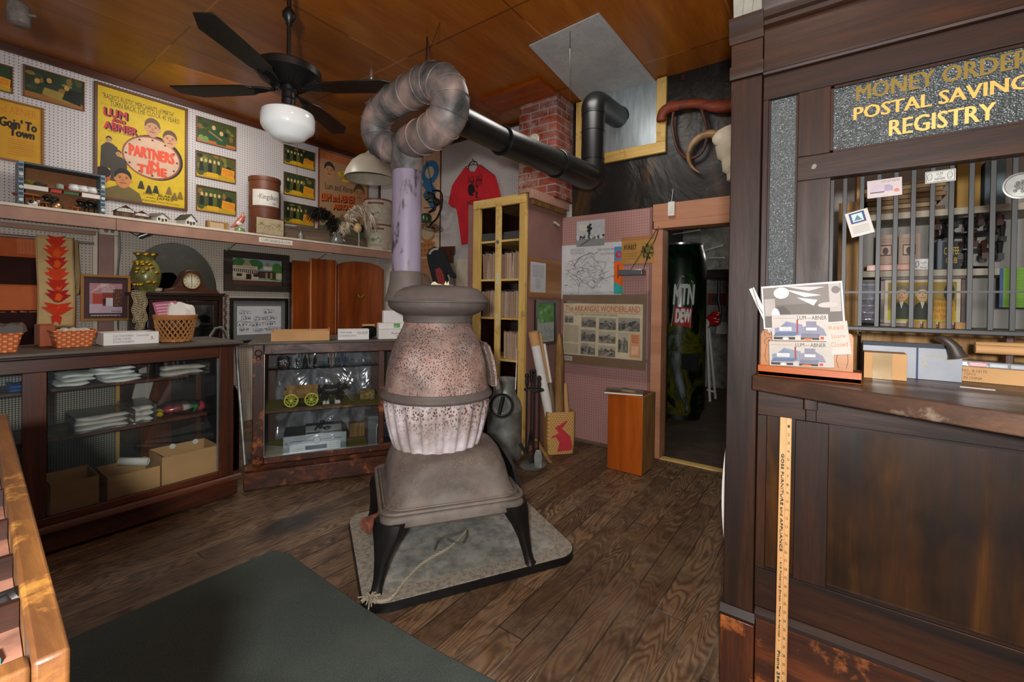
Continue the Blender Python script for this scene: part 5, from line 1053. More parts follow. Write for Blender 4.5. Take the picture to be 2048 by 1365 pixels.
# receiver
u0, u1 = in2(566, 880, .1)[0], in2(693, 870, .1)[0]; hr = in2(640, 868, .1)[1]-zf; hr = max(.1, hr)
t = thing('stereo_receiver', 'silver stereo receiver with round volume knob inside the middle case', 'receiver', tuple(W2((u0+u1)/2, .25, zf)))
A2('paint', '#3a3c3e').bb(u0, u1, .112, .40, zf+.001, zf+hr).build('body', t, bevel=.003)
A2('metalc', '#b4bcc6').bb(u0, u1, .10, .1115, zf+.001, zf+hr).build('front_plate', t, bevel=.002)
def knob(u, z, r_): A2('metalc', '#c2cad2').lathe([(r_, 0), (r_, .015), (r_*.85, .02), (0, .02)], (u, .0995, z), 24, (0, -1, 0)).build('knob', t)
knob(u0+(u1-u0)*.52, zf+hr*.72, hr*.19); knob(u0+(u1-u0)*.77, zf+hr*.76, hr*.1)
pm = Pic(W2(u0, .0992, zf), U2, UZ, u1-u0, hr); pm.rect(.1, .06, .9, .56, '#cfd8e0').rect(.34, .2, .68, .42, '#2f4458').rect(.1, .68, .92, .72, '#6a7078').ell(.05, .62, .02, .05, '#7a8088').lines(.14, .12, .32, .34, 2, '#9aa4ac').lines(.72, .16, .88, .5, 3, '#9aa4ac'); pm.done('display', t)
u = u0+(u1-u0)*.62; t = thing('figurine_plaque', 'small black figurine on a grey plaque on top of the receiver', 'figurine', tuple(W2(u, .2, zf+hr)))
A2('metalc', '#77787a').bb(u-.13, u+.14, .15, .24, zf+hr+.001, zf+hr+.055).build('plaque', t, bevel=.003); m = A2('gloss', '#15161a'); m.ball((u-.02, .14, zf+hr+.05), .02, 10, 7).ball((u-.01, .135, zf+hr+.085), .014, 10, 7).ball((u+.03, .14, zf+hr+.03), .02, 10, 7, (1.6, .8, .8)).tube([(u-.04, .14, zf+hr+.06), (u-.06, .14, zf+hr+.02)], .007, 6); m.build('figure', t)
# speaker-like grey box right
u0_ = in2(735, 880, .15)[0]; t = thing('grey_electronic_box', 'grey electronic box with dark rounded window at right inside middle case', 'electronics', tuple(W2(u0_+.07, .2, zf)))
A2('paint', '#55585c').bb(u0_, ug1+.06, .13, .42, zf+.001, zf+.24).build('body', t, bevel=.004)
A2('gloss', '#11151c').bb(u0_+.075, u0_+.2, .126, .129, zf+.01, zf+.17).build('window', t); A2('metalc', '#c8d0d8').tube([(u0_+.07, .124, zf+.01), (u0_+.07, .124, zf+.15), (u0_+.078, .124, zf+.17), (u0_+.095, .124, zf+.178), (u0_+.2, .124, zf+.178)], .005, 6).build('bezel', t)
tag(A2('crate_side').bb(in2(698, 850, .5)[0], in2(735, 850, .5)[0], .42, .5, zf+.001, zf+.12).build('wooden_block'), 'plain wooden block behind the receiver in middle case', 'block')
# wagon and horses
w0, w1 = in2(568, 800, .14)[0], in2(684, 800, .14)[0]
wu = lambda px: in2(px, 800, .16)[0]
t = thing('toy_wagon', 'toy farm wagon with yellow green spoked wheels on the case shelf', 'toy wagon', tuple(W2(wu(605), .2, zs2)))
A2('redwood_x').bb(wu(568), wu(683), .11, .24, zs2+.0005, zs2+.008).build('base_board', t)
wz = zs2+.008; wr = .052
for px in (583, 623):
    for vv in (.115, .215):
        m = A2('paint', '#c3c43a'); m.torus((wu(px), vv, wz+wr), wr-.005, .0055, (0, 1, 0), 24, 6).lathe([(.011, -.008), (.011, .008)], (wu(px), vv, wz+wr), 10, (0, 1, 0))
        for k in range(10): a_ = k*math.pi/5; m.tube([(wu(px), vv, wz+wr), (wu(px)+(wr-.006)*math.cos(a_), vv, wz+wr+(wr-.006)*math.sin(a_))], .0025, 5)
        m.build('wheel', t)
m = A2('crate_side'); m.bb(wu(568), wu(636), .125, .205, wz+.095, wz+.10).bb(wu(568), wu(634), .122, .127, wz+.10, wz+.135).bb(wu(572), wu(636), .203, .208, wz+.10, wz+.155).bb(wu(574), wu(632), .15, .17, wz+.06, wz+.094).bb(wu(570), wu(572), .127, .203, wz+.10, wz+.135); m.build('bed', t)
A2('black').bar((wu(620), .165, wz+.06), (wu(655), .165, wz+.07), .008, .008).tube([(wu(583), .115, wz+wr), (wu(583), .215, wz+wr)], .005, 6).tube([(wu(623), .115, wz+wr), (wu(623), .215, wz+wr)], .005, 6).build('shaft', t)
def horse(vv, label):
    t = thing('toy_horse', label, 'toy horse', tuple(W2(wu(662), vv, wz)), 0, 'toy draught horses'); g = lambda px, dz: (wu(px), vv, wz+dz)
    m = A2('gloss', '#2a2422'); m.tube([g(645, .10), g(650, .115), g(662, .108), g(673, .112), g(681, .13), g(687, .15)], [.02, .036, .034, .034, .026, .018], 12).tube([g(686, .15), g(690, .145), g(696, .115)], [.02, .018, .012], 10)
    for px, dx, kn in ((648, 2, -3), (653, 4, -2), (674, 0, 1), (680, -1, 1)): m.tube([g(px, .09), g(px+kn, .05), g(px+dx-2, .02)], [.02, .011, .008], 8)
    m.build('body', t); m = A2('gloss', '#c9c2ba')
    for px, dx in ((648, 2), (653, 4), (674, 0), (680, -1)): m.tube([g(px+dx-2, .03), g(px+dx-1, .002)], [.01, .014], 8)
    m.ball(g(686, .172), .01, 8, 6).ball(g(693, .135), .009, 8, 6, (.5, 1.4, 1.5)); m.build('white_markings', t)
    m = A2('gloss', '#0e0d0d'); m.tube([g(676, .145), g(676, .08)], .006, 6).torus(g(676, .112), .036, .005, (1, 0, 0), 16, 5).tube([g(643, .12), g(638, .08)], [.012, .004], 8).tube([g(680, .16), g(674, .15)], [.012, .006], 6); m.build('harness', t)
horse(.14, 'nearer dark toy horse with white feet hitched to the wagon'); horse(.20, 'farther dark toy horse beside the other one before the wagon')
u = in2(735, 790, .2)[0]; m = A2(flat('straw', '#8d7440', .9, var=.5, scale=60, bump=.5)); m.tube([(u-.06, .22, zs2+.048), (u-.055, .22, zs2+.048), (u+.055, .2, zs2+.048), (u+.06, .2, zs2+.048)], [.03, .046, .046, .03], 14); tag(m.build('straw_bale'), 'wrapped straw roll on the wooden shelf right of the toy horses', 'bale')
R = random.Random(2)
for k, (px, cs, l) in enumerate(((600, ('#8a8a90', '#5a5a62'), 'clear holder of grey pens, left on the glass shelf'), (621, ('#b8a878', '#888880'), 'clear holder of tan sticks, second on the glass shelf'), (664, ('#a86058', '#b0a8a0'), 'clear holder of red and white pens, third on the glass shelf'), (684, ('#8a3a3a', '#404a70'), 'clear holder of dark pens, rightmost on the glass shelf'))):
    u = in2(px, 730, .2)[0]; t = thing('pen_holder', l, 'pen holder', tuple(W2(u, .2, zsh)), 0, 'pen holders on the glass shelf'); A2('clearglass').lathe([(.03, .001), (.032, .065)], (u, .2, zsh), 14, cap=False).build('cup', t)
    for q in range(7): a_ = R.uniform(0, 6.28); pn = A2('gloss', R.choice(cs)); pn.tube([(u+.012*math.cos(a_), .2+.012*math.sin(a_), zsh+.003), (u+.03*math.cos(a_), .2+.03*math.sin(a_), zsh+.1)], .0032, 6); pn.build('pen', t)
u = in2(567, 730, .2)[0]; t = thing('glass_jar', 'clear jar of pink and blue trinkets at left on the glass shelf', 'jar', tuple(W2(u, .2, zsh))); A2('clearglass').lathe([(.04, .001), (.044, .01), (.044, .07), (.034, .085)], (u, .2, zsh), 18, cap=False).build('body', t)
m = A2('gloss')
for q in range(26): m.col(R.choice(('#8a3a3a', '#5a7a9a', '#b09a80', '#7a7a80'))).ball((u+R.uniform(-.025, .025), .2+R.uniform(-.025, .025), zsh+.012+R.uniform(0, .045)), .009, 6, 5)
m.build('trinkets', t)
# on top of case 2
zz = ZT2
def topbox(name, px0, px1, py_top, v0, d_, mat, label, py=675):
    a, b = in2(px0, py, v0)[0], in2(px1, py, v0)[0]; h_ = in2((px0+px1)/2, py_top, v0)[1]-zz; t = thing(name, label, 'box', tuple(W2((a+b)/2, v0+d_/2, zz)))
    return t, a, b, h_
t, a, b, h_ = topbox('cardboard_tray', 542, 659, 663, .03, .17, 'kraft', 'long low open cardboard tray on the middle display case')
A2('kraft').bb(a, b, .03, .034, zz+.001, zz+h_).bb(a, b, .2, .204, zz+.001, zz+h_+.006).bb(a, a+.004, .034, .2, zz+.001, zz+h_).bb(b-.004, b, .034, .2, zz+.001, zz+h_+.02).bb(a, b, .034, .2, zz+.001, zz+.005).build('tray', t)
t, a, b, h_ = topbox('white_box', 676, 738, 659, .03, .1, 'white', 'small white box with two handwritten lines on the middle case')
A2('white').bb(a, b, .03, .13, zz+.001, zz+h_).build('body', t, bevel=.002); p = Pic(W2(a, .029, zz), U2, UZ, b-a, h_); p.text('Old style', .06, .6, .44, .8, '#4a4a4c').text('Clothes pins', .06, .3, .58, .48, '#4a4a4c').text('4 for $1.00', .62, .5, .95, .8, '#4a4a4c'); p.done('handwriting', t)
t, a, b, h_ = topbox('white_box', 757, 815, 659, .03, .2, 'white', 'white box half hidden behind the left side of the stove')
A2('white').bb(a, b, .03, .2, zz+.001, zz+h_).build('body', t, bevel=.002); p = Pic(W2(a, .029, zz), U2, UZ, b-a, h_); p.text('Pocket Knife', .45, .5, .98, .7, '#3a3a3c').text('2.75', .6, .2, .8, .4, '#3a3a3c'); p.done('handwriting', t)
a2, z_a = in2(757, 632, .06); h2 = in2(780, 622, .06)[1]; tag(A2('white').bb(a2+.0, b-.02, .06, .16, zz+h_+.001, zz+h_+.05).bb(a2+.04, b-.02, .07, .15, zz+h_+.051, h2).build('paper_stack', bevel=.003), 'white papers piled on the box at the left of the stove neck', 'papers')
p = Pic(W2(in2(788, 645, .055)[0], .0585, zz+h_+.012), U2, UZ, .05, .035); p.rect(0, 0, 1, 1, '#5a9a5a').rect(.1, .1, .5, .5, '#8ac08a'); tag(p.done('green_stamp', None), 'tiny green printed patch on the white papers beside the stove', 'stamp')
a, _ = in2(733, 670, .15); m = A2('matte', '#0c0c10'); m.ball((a+.02, .2, zz+.05), .07, 16, 10, (1.2, .9, .72)); tag(m.build('cloth_cap'), 'black cloth cap between the two white boxes', 'cap')
tag(A2('kraft').bb(a-.03, a+.07, .17, .24, zz+.103, zz+.115).build('cardboard_piece'), 'small tan cardboard piece lying on the black cap', 'cardboard')
# metal poles leaning between the cases
m = MB(M['galv'], '#a9b0b4'); m.tube([P(472, 690, 1, 3.75)+Vector((.0, 0, -.0)), P(490, 930, 1, 3.52)], .012, 10).tube([P(473, 775, 1, 3.7), P(481, 782, 1, 3.66)], .012, 8); tag(m.build('metal_pole'), 'grey metal pole leaning in the gap between the display cases', 'pole')
m = MB(M['darkwood_x']); m.bb(1.42, 1.62, 3.95, 4.45, .0, .68); tag(m.build('dark_crate', bevel=.004), 'dark brown crate in the gap behind the two display cases', 'crate')
# ================= STOVE =================
EX = Vector((.824, -.566, 0)); NX = Vector((.566, .824, 0)); ANG = math.atan2(EX.y, EX.x)
BC = Vector((1.80, 1.775, 0)); SC = Vector((1.775, 1.815, 0))
PZ = .048
def zat(py, d): return EYE-(py-CY-3)/FPX*d
# stone pad
PA = math.radians(-29.5); pe = Vector((math.cos(PA), math.sin(PA), 0)); pn = Vector((-pe.y, pe.x, 0)); pcn = Vector((1.79, 1.785, 0))+pe*.10+pn*.05
t = thing('hearth_pad', 'grey stone topped hearth pad with black rim under the stove', 'hearth pad', tuple(pcn))
m = MB(M['black']); R_ = [m.rrect(1.13, .94, .12, z, (pcn.x, pcn.y), PA, 8) for z in (.0005, .042)]; m.loft(R_); m.build('rim', t)
m = MB(M['pad_stone']); R_ = [m.rrect(1.12, .93, .115, z, (pcn.x, pcn.y), PA, 8) for z in (.0422, .0470)]; m.cur = 0; m.mats = [M['pad_border']]; m.loft(R_); m.build('border', t)
m = MB(M['pad_stone']); R_ = [m.rrect(.95, .76, .06, z, (pcn.x, pcn.y), PA, 8) for z in (.0471, .048)]; m.loft(R_); m.build('stone_top', t)
def rr(w, d, r, z, c=BC): return MB().rrect(w, d, r, z, (c.x, c.y), ANG, 6)
t = thing('potbelly_stove', 'big rusty potbelly stove standing on the hearth pad', 'stove', tuple(BC)); STV = t
m = MB(M['stove_skirt']); m.loft([rr(.71, .68, .05, .315), rr(.73, .70, .06, .325), rr(.73, .70, .06, .355), rr(.715, .685, .07, .37), rr(.70, .66, .08, .38), rr(.66, .62, .10, .40), rr(.64, .60, .13, .44), rr(.61, .58, .16, .52), rr(.57, .56, .20, .585), rr(.54, .53, .24, .605), rr(.48, .48, .22, .612)])
m.build('skirt', t)
m = MB(M['stove_skirt'])
ring = rr(.72, .68, .075, .385); m.tube(ring+[ring[0]], .011, 6, False); ring = rr(.685, .645, .09, .395); m.tube(ring+[ring[0]], .006, 6, False)
for sx, sy in ((1, 1), (-1, 1), (1, -1), (-1, -1)):
    c = BC+EX*sx*.30-NX*sy*.28; c.z = .39
    m.ball(c, .022, 8, 6, (1.3, 1.3, .6)); m.ball(c-EX*sx*.06, .014, 8, 6)
m.build('skirt_trim', t)
# legs
for sx, sy, nm in ((-1, 1, 'front left'), (1, 1, 'front right'), (-1, -1, 'rear left'), (1, -1, 'rear right')):
    m = MB(M['iron']); o = BC+EX*sx*.315-NX*sy*.295
    out = (EX*sx-NX*sy).normalized(); sd = Vector((-out.y, out.x, 0)); rings = []
    for z, off, w_, d_ in ((.345, .0, .085, .05), (.30, .015, .080, .05), (.25, .035, .058, .038), (.18, .058, .036, .028), (.10, .078, .024, .022), (.06, .092, .024, .024), (.045, .10, .032, .022), (PZ+.001, .105, .030, .020)):
        c = o+out*off; rings.append([Vector((c.x, c.y, z))+sd*w_*math.copysign(abs(math.cos(a))**.7, math.cos(a))+out*d_*math.copysign(abs(math.sin(a))**.7, math.sin(a)) for a in [2*math.pi*k/14 for k in range(14)]])
    m.loft(rings); m.build('leg', t)
# pot (fluted), waist band, body, neck, lid
def flute(a, z, r): return .0085*math.copysign(abs(math.cos(a*22))**.5, math.cos(a*22)) if .615 < z < .86 else 0
prof = [(.236, .60), (.240, .62), (.252, .66), (.262, .70), (.273, .75), (.281, .80), (.287, .84), (.290, .862), (.285, .875)]
pr = [(r, z) for r, z in prof]
MB(M['stove_pot']).lathe(pr, (SC.x, SC.y, 0), 240, mod=flute).build('fire_pot', t)
MB(M['stove_grey']).lathe([(.28, .868), (.306, .872), (.312, .885), (.306, .898), (.300, .905), (.296, .918), (.28, .92)], (SC.x, SC.y, 0), 64).build('waist_band', t)
bp = [(.288, .915), (.284, .955), (.278, 1.01), (.268, 1.065), (.253, 1.12), (.235, 1.17), (.214, 1.215), (.197, 1.25), (.187, 1.275), (.185, 1.287)]
MB(M['stove_body']).lathe(bp, (SC.x, SC.y, 0), 72).build('body', t)
MB(M['stove_grey']).lathe([(.185, 1.283), (.192, 1.286), (.192, 1.312), (.197, 1.322), (.23, 1.337), (.262, 1.358), (.272, 1.375), (.274, 1.392), (.268, 1.394)], (SC.x, SC.y, 0), 64).build('neck', t)
# door on the right side
da = math.atan2(EX.y, EX.x)-.02; nd = Vector((math.cos(da), math.sin(da), 0)); td = Vector((-nd.y, nd.x, 0))
dm = MB(M['stove_body']); rings = []
def rb(z):
    for (r0, z0), (r1, z1) in zip(bp, bp[1:]):
        if z0 <= z <= z1: return r0+(r1-r0)*(z-z0)/(z1-z0)
    return .2
for zz in (.925, .95, 1.0, 1.05, 1.08, 1.12, 1.145, 1.155):
    hw = .115 if zz < 1.11 else (.095 if zz < 1.15 else .05); r0 = rb(zz)
    rings.append([Vector((SC.x, SC.y, zz))+nd*(r0+q)+td*s_ for q, s_ in ((.0, -hw), (.035, -hw), (.045, -hw+.02), (.045, hw-.02), (.035, hw), (.0, hw))])
dm.loft(rings); dr = dm.build('door', t)
m = MB(M['stove_grey']); 
for s_ in (-.118, .118): m.tube([Vector((SC.x, SC.y, zz))+nd*(rb(zz)+.01)+td*s_ for zz in (.93, 1.0, 1.06, 1.12, 1.165)], .010, 6)
m.tube([Vector((SC.x, SC.y, 1.165))+nd*(rb(1.165)+.012)+td*s_ for s_ in (-.118, 0, .118)], .010, 6); m.build('door_frame', t)
m = MB(M['silver']); c = Vector((SC.x, SC.y, 1.04))+nd*.332; m.torus(c, .016, .007, -td, 18, 6).tube([c, c-td*.0+nd*-.03], .006, 6).ball(c, .008, 8, 5); m.build('latch_knob', dr)
m = MB(M['stove_grey']); m.bar(Vector((SC.x, SC.y, .96))+nd*.325-td*.07, Vector((SC.x, SC.y, .90))+nd*.335-td*.07, .03, .025).build('hinge', t)
# ash door at the right side of the skirt
m = MB(M['iron']); c0 = BC+EX*.335; q = []
for z, w_, off in ((.37, .2, .035), (.50, .19, .0), (.585, .15, -.045), (.60, .10, -.05)): q.append([Vector((c0.x, c0.y, z))+EX*(off+a)+NX*b for a, b in ((0, -w_), (.02, -w_), (.02, w_), (0, w_))])
m.loft(q); m.build('ash_door', t)
# lid dome, flue collar
LC = SC
MB(M['stove_grey']).lathe([(.262, 1.393), (.284, 1.394), (.286, 1.402), (.274, 1.408), (.268, 1.418), (.252, 1.448), (.224, 1.470), (.18, 1.483), (.10, 1.489), (0, 1.490)], (LC.x, LC.y, 0), 64).build('lid', t)
pc = PD(812, 600, 2.44); pc.z = 0; pp = pc
m = MB(M['stove_grey']); m.lathe([(.115, 1.396), (.113, 1.41), (.100, 1.45), (.090, 1.50), (.086, 1.555), (.083, 1.56)], (pp.x, pp.y, 0), 32); m.build('flue_collar', t)
# small cream object and black leather piece on the lid
q = P(882, 577, 2, 1.548)
lz = 1.547
def on_lid(px, d=2.60): v = PD(px, 578, d); return v
c = on_lid(882, 2.56)
m = MB(M['gloss'], '#d8cfa8'); o = on_lid(860, 2.6); RX = RT.copy(); RX.z = 0; RX.normalize(); FX = FW.copy(); FX.z = 0; FX.normalize()
Z_ = Vector((0, 0, 1)); o.z = 1.483
m.prism([(0, 0), (.135, 0), (.135, .012), (.115, .012), (.11, .035), (.10, .015), (.095, .035), (.085, .012), (.05, .018), (.03, .032), (.015, .024)], o, RX, Z_, -FX, 0, .02); tag(m.build('cream_ornament'), 'small cream carved ornament at the rear edge of the stove lid', 'ornament')
t2 = thing('leather_mitt', 'black mitt shaped leather piece with dark red patch standing behind the stove lid', 'mitt', tuple(on_lid(880, 2.75)))
def scr(pts, ctr, d): return [((PD(x, y, d)-ctr).dot(RX), (PD(x, y, d)-ctr).z) for x, y in pts]
o = PD(880, 540, 2.74); out = [(872, 583), (866, 560), (858, 530), (855, 512), (860, 500), (870, 494), (880, 497), (888, 502), (894, 512), (900, 530), (907, 545), (912, 550), (912, 556), (904, 557), (897, 549), (893, 548), (898, 565), (903, 583)]
MB(M['matte'], '#0d0d0f').prism(scr(out, o, 2.74), o, RX, Z_, -FX, -.03, .03).build('body', t2, bevel=.012)
MB(M['matte'], '#5c1c16').prism(scr([(880, 575), (874, 552), (873, 540), (880, 536), (886, 542), (890, 556), (893, 575)], o, 2.74), o, RX, Z_, -FX, .031, .035).build('red_patch', t2)
m = MB(M['paint'], '#b8b8b0')
for k in range(9): a_ = 2.9-k*.19; x_, y_ = 873+16*math.cos(a_), 511-15*math.sin(a_); x2, y2 = 873+12*math.cos(a_), 511-11*math.sin(a_); m.bar(PD(x_, y_, 2.705), PD(x2, y2, 2.70), .003, .003)
m.build('stitching', t2)
MB(M['iron']).prism(scr([(847, 546), (858, 556), (864, 575), (860, 578), (852, 562)], o, 2.74), o, RX, Z_, -FX, -.01, .01).build('thumb_piece', t2)
# ================= STOVE PIPES =================
t = thing('stove_pipe', 'upright lilac stovepipe with looping elbow heat exchanger above the stove', 'stovepipe', (pp.x, pp.y, 1.62))
zt = PD(812, 340, 2.46).z
MB(M['pipe_lilac']).lathe([(.0795, 1.54), (.0795, zt)], (pp.x, pp.y, 0), 36, cap=False).build('upright_pipe', t)
T0 = PD(812, 330, 2.46); T1 = PD(808, 292, 2.46)
m = MB(M['pipe_old']); m.lathe([(.083, zt-.02), (.086, zt), (.087, T1.z-.03), (.09, T1.z+.02), (.07, T1.z+.06), (.03, T1.z+.075), (0, T1.z+.08)], (pp.x, pp.y, 0), 36); m.build('tee', t)
def smooth_path(pts, n=5):
    o = []
    for i in range(len(pts)-1):
        p0 = pts[max(i-1, 0)]; p1 = pts[i]; p2 = pts[i+1]; p3 = pts[min(i+2, len(pts)-1)]
        for k in range(n):
            u = k/n; o.append(.5*((2*p1)+(-p0+p2)*u+(2*p0-5*p1+4*p2-p3)*u*u+(-p0+3*p1-3*p2+p3)*u**3))
    o.append(pts[-1]); return o
def pipe(mat, ctrl, name, parent, seams=True, n=4, seg=24, seam_every=3):
    P_ = [PD(x, y, d) for x, y, d, r in ctrl]; sp_ = smooth_path(P_, n); rs = []
    for i in range(len(ctrl)-1):
        for k in range(n): rs.append(ctrl[i][3]+(ctrl[i+1][3]-ctrl[i][3])*k/n)
    rs.append(ctrl[-1][3]); MB(M[mat]).tube(sp_, rs, seg).build(name, parent)
    if seams:
        m = MB(M[mat])
        for i in range(1, len(sp_)-1, seam_every): m.torus(sp_[i], rs[i]+.001, .0035, (sp_[i+1]-sp_[i-1]), 28, 5)
        m.build('seam', parent)
pipe('pipe_old', [(806, 300, 2.46, .085), (780, 297, 2.48, .082), (757, 280, 2.5, .080), (751, 252, 2.48, .080), (764, 222, 2.44, .080), (790, 203, 2.38, .083)], 'left_elbow', t)
pipe('pipe_old', [(786, 205, 2.38, .084), (810, 190, 2.33, .086), (850, 170, 2.22, .087)], 'top_pipe', t, seam_every=4)
pipe('pipe_old', [(846, 172, 2.22, .089), (868, 163, 2.16, .089), (888, 170, 2.12, .090), (899, 193, 2.10, .092), (898, 225, 2.10, .092), (880, 254, 2.14, .090), (852, 270, 2.24, .089), (822, 284, 2.38, .087)], 'right_elbow', t)
m = MB(M['metalc'], '#7a7a7c'); a_ = PD(848, 171, 2.225); b_ = PD(860, 166, 2.18)
for k in range(22):
    dr_ = (b_-a_).normalized(); u_ = dr_.orthogonal().normalized(); v_ = dr_.cross(u_); an = 2*math.pi*k/22; q = a_.lerp(b_, .4)+(u_*math.cos(an)+v_*math.sin(an))*.091; m.bar(q-dr_*.012, q+dr_*.012, .004, .003)
m.build('crimped_collar', t)
t = thing('flue_pipe', 'long shiny black flue pipe running from the stove loop to the wall', 'flue pipe', tuple(PD(1000, 280, 3)))
ends = [(905, 232, 2.42, .078), (1003, 281, 2.85, .090), (1112, 327, 3.4, .103), (1168, 351, 3.72, .108)]
Pp = [PD(x, y, d) for x, y, d, r in ends]
MB(M['blackpipe']).tube(Pp[:2], .079, 32).build('pipe_section', t); MB(M['blackpipe']).tube([Pp[1], Pp[2]], [.088, .098], 32).build('pipe_section', t); MB(M['blackpipe']).tube([Pp[2], Pp[3]], [.103, .108], 32).build('pipe_section', t)
m = MB(M['blackpipe'])
for k in (1, 2): m.torus(Pp[k], (.09, .104)[k-1], .006, Pp[3]-Pp[0], 30, 6)
m.build('joint_ring', t, each=True)
pv0 = PD(1185, 335, 3.80); pv1 = PD(1190, 215, 3.80); pv1.x, pv1.y = pv0.x, pv0.y; pw = P(1240, 240, 0, XM+.02)
el = smooth_path([Pp[3]-(Pp[3]-Pp[2]).normalized()*.03, PD(1180, 352, 3.79), Vector((pv0.x, pv0.y, pv0.z+.03))], 7)
MB(M['blackpipe']).tube(el, .108, 28).build('elbow', t)
MB(M['blackpipe']).tube([Vector((pv0.x, pv0.y, pv0.z)), Vector((pv0.x, pv0.y, pv1.z-.04))], .098, 32).build('pipe_section', t)
pw.z = pv1.z-.02; hz0 = Vector((pv1.x+.05, pv1.y-.01, pv1.z+.06)); 
pw = P(1238, 236, 0, XM-.001); el = smooth_path([Vector((pv1.x, pv1.y, pv1.z-.06)), Vector((pv1.x, pv1.y, pv1.z-.0)), Vector((pv1.x, pv1.y, pv1.z+.045)).lerp(pw, .10), Vector((pv1.x, pv1.y, pv1.z+.06)).lerp(pw, .35)], 6)
MB(M['blackpipe']).tube(el, .100, 28).build('elbow', t)
MB(M['blackpipe']).tube([Vector((pv1.x, pv1.y, pv1.z+.06)).lerp(pw, .3), pw], .098, 32).build('pipe_section', t)
m = MB(M['blackpipe'])
for z in (pv0.z+.06, pv0.z+.30, pv1.z-.07): m.torus((pv0.x, pv0.y, z), .099, .003, n=28, m=5)
m.torus(pw-Vector((.012, 0, 0)), .1, .006, (pw-pv1), 28, 6); m.build('joint_ring', t, each=True)
# hanging wires and rod
def hang(name, a, b, r_, label, mat='iron'): return tag(MB(M[mat]).tube([a, b], r_, 6).build(name), label, 'wire')
a_ = PD(853, 132, 2.19); hang('hanger_rod', a_, P(854, 75, 2, H-.003), .006, 'thin iron hanger rod from ceiling to the top of the pipe loop')
hang('hanger_wire', PD(846, 140, 2.2), P(880, 45, 2, H-.003), .002, 'thin wire from ceiling to the pipe loop, right of the iron rod')
hang('hanger_wire', PD(1140, 316, 3.56), P(1140, 62, 2, H-.016), .002, 'thin wire from the ceiling down to the black flue pipe')
# brick under rear, rope
m = MB(M['brick']); c = P(752, 1062, 2, PZ+.001); o = tag(m.at(Matrix.Translation(c+Vector((.05, .03, 0))) @ Matrix.Rotation(ANG+.5, 4, 'Z')).bb(-.1, .1, -.048, .048, .0, .06).build('loose_brick', bevel=.004), 'loose red brick on the hearth pad at the left rear stove leg', 'brick')
o.data.materials[0] = flat('loosebrick', '#9a5a48', .85, var=.4, scale=14, bump=.3)
m = MB(M['matte'], '#9a917f'); pts = [P(x, y, 2, PZ+.011) for x, y in ((741, 1199), (762, 1203), (785, 1195), (810, 1163), (840, 1132), (865, 1115), (900, 1095), (925, 1072), (935, 1060))]
sp_ = smooth_path(pts, 10)
for ph in (0, 2.1, 4.2):
    m.tube([q+Vector((.0045*math.cos(i*1.1+ph), .0045*math.cos(i*1.1+ph), .0045*math.sin(i*1.1+ph))) for i, q in enumerate(sp_)], .0045, 6)
R = random.Random(8)
for k in range(46): q = sp_[0]; e = q+Vector((R.uniform(-.05, .03), R.uniform(-.05, .03), R.uniform(-.006, .03))); m.tube([q, q.lerp(e, .5)+Vector((0, 0, .008)), e], .003, 4)
tag(m.build('rope'), 'frayed off white rope across the pad around the front left leg', 'rope')
m = MB(M['matte'], '#5c584c'); pts = [P(x, y, 2, PZ+.012) for x, y in ((869, 1102), (880, 1080), (905, 1072), (934, 1062), (925, 1088), (895, 1080))]; m.tube(smooth_path(pts, 5), .007, 6); tag(m.build('cord_tangle'), 'tangled dark cord on the pad under the stove skirt', 'cord')
# rug
m = MB(M['rug']); q = [P(553, 1100, 2, .006), P(626, 1122, 2, .006), P(735, 1217, 2, .006), P(960, 1375, 2, .006)]
c0 = Vector((1.22, 2.50)); out = [(1.2, 2.5), (1.235, 2.38), (1.23, 2.1), (1.225, 1.71), (1.245, 1.3), (1.285, .9), (1.30, -.6), (.18, -.6), (.17, 2.49), (.6, 2.50)]
m.prism([(a, b) for a, b in out], (0, 0, 0), (1, 0, 0), (0, 1, 0), (0, 0, 1), .0005, .008); tag(m.build('rug', bevel=.003), 'dark green grey rough rug in front of the stove', 'rug')
# ================= CEILING FAN =================
FD = 2.5
hub = PD(577, 178, FD); fx, fy = hub.x, hub.y; t = thing('ceiling_fan', 'black four bladed ceiling fan with white globe light', 'ceiling fan', (fx, fy, hub.z))
zc = hub.z
def zf_(py): return PD(577, py, FD).z
zb_ = zf_(32)
MB(M['black']).lathe([(.011, zf_(118)), (.011, zb_-.06), (.02, zb_-.05), (.012, zb_-.045), (.02, zb_-.035), (.035, zb_-.01), (.035, zb_+.01), (.02, zb_+.035), (.012, zb_+.045), (.011, H-.06), (.05, H-.05), (.06, H-.002)], (fx, fy, 0), 20).build('downrod', t)
mz0, mz1 = zf_(172), zf_(138)
MB(M['black']).lathe([(.02, mz1+.03), (.08, mz1+.022), (.15, mz1+.008), (.172, mz1-.008), (.172, mz1-.045), (.162, mz1-.052), (.10, mz0), (.05, mz0-.01), (0, mz0-.01)], (fx, fy, 0), 40).build('motor_housing', t)
m = MB(M['black'])
for k in range(36): a_ = 2*math.pi*k/36; m.bar((fx+.155*math.cos(a_), fy+.155*math.sin(a_), mz1-.055), (fx+.09*math.cos(a_), fy+.09*math.sin(a_), mz0-.005), .006, .006)
m.build('vent_ribs', t)
gz = zf_(222)
MB(M['black']).lathe([(.045, mz0-.005), (.045, mz0-.03), (.034, mz0-.04), (.036, mz0-.07), (.03, mz0-.075), (.036, mz0-.08), (.034, gz+.03), (.05, gz+.02), (.05, gz)], (fx, fy, 0), 24).build('light_fitter', t)
gl = [(.055, gz+.004), (.11, gz-.003), (.134, gz-.018), (.141, gz-.045), (.138, gz-.095), (.128, gz-.112), (.105, gz-.132), (.085, gz-.155), (.056, gz-.168), (0, gz-.172)]
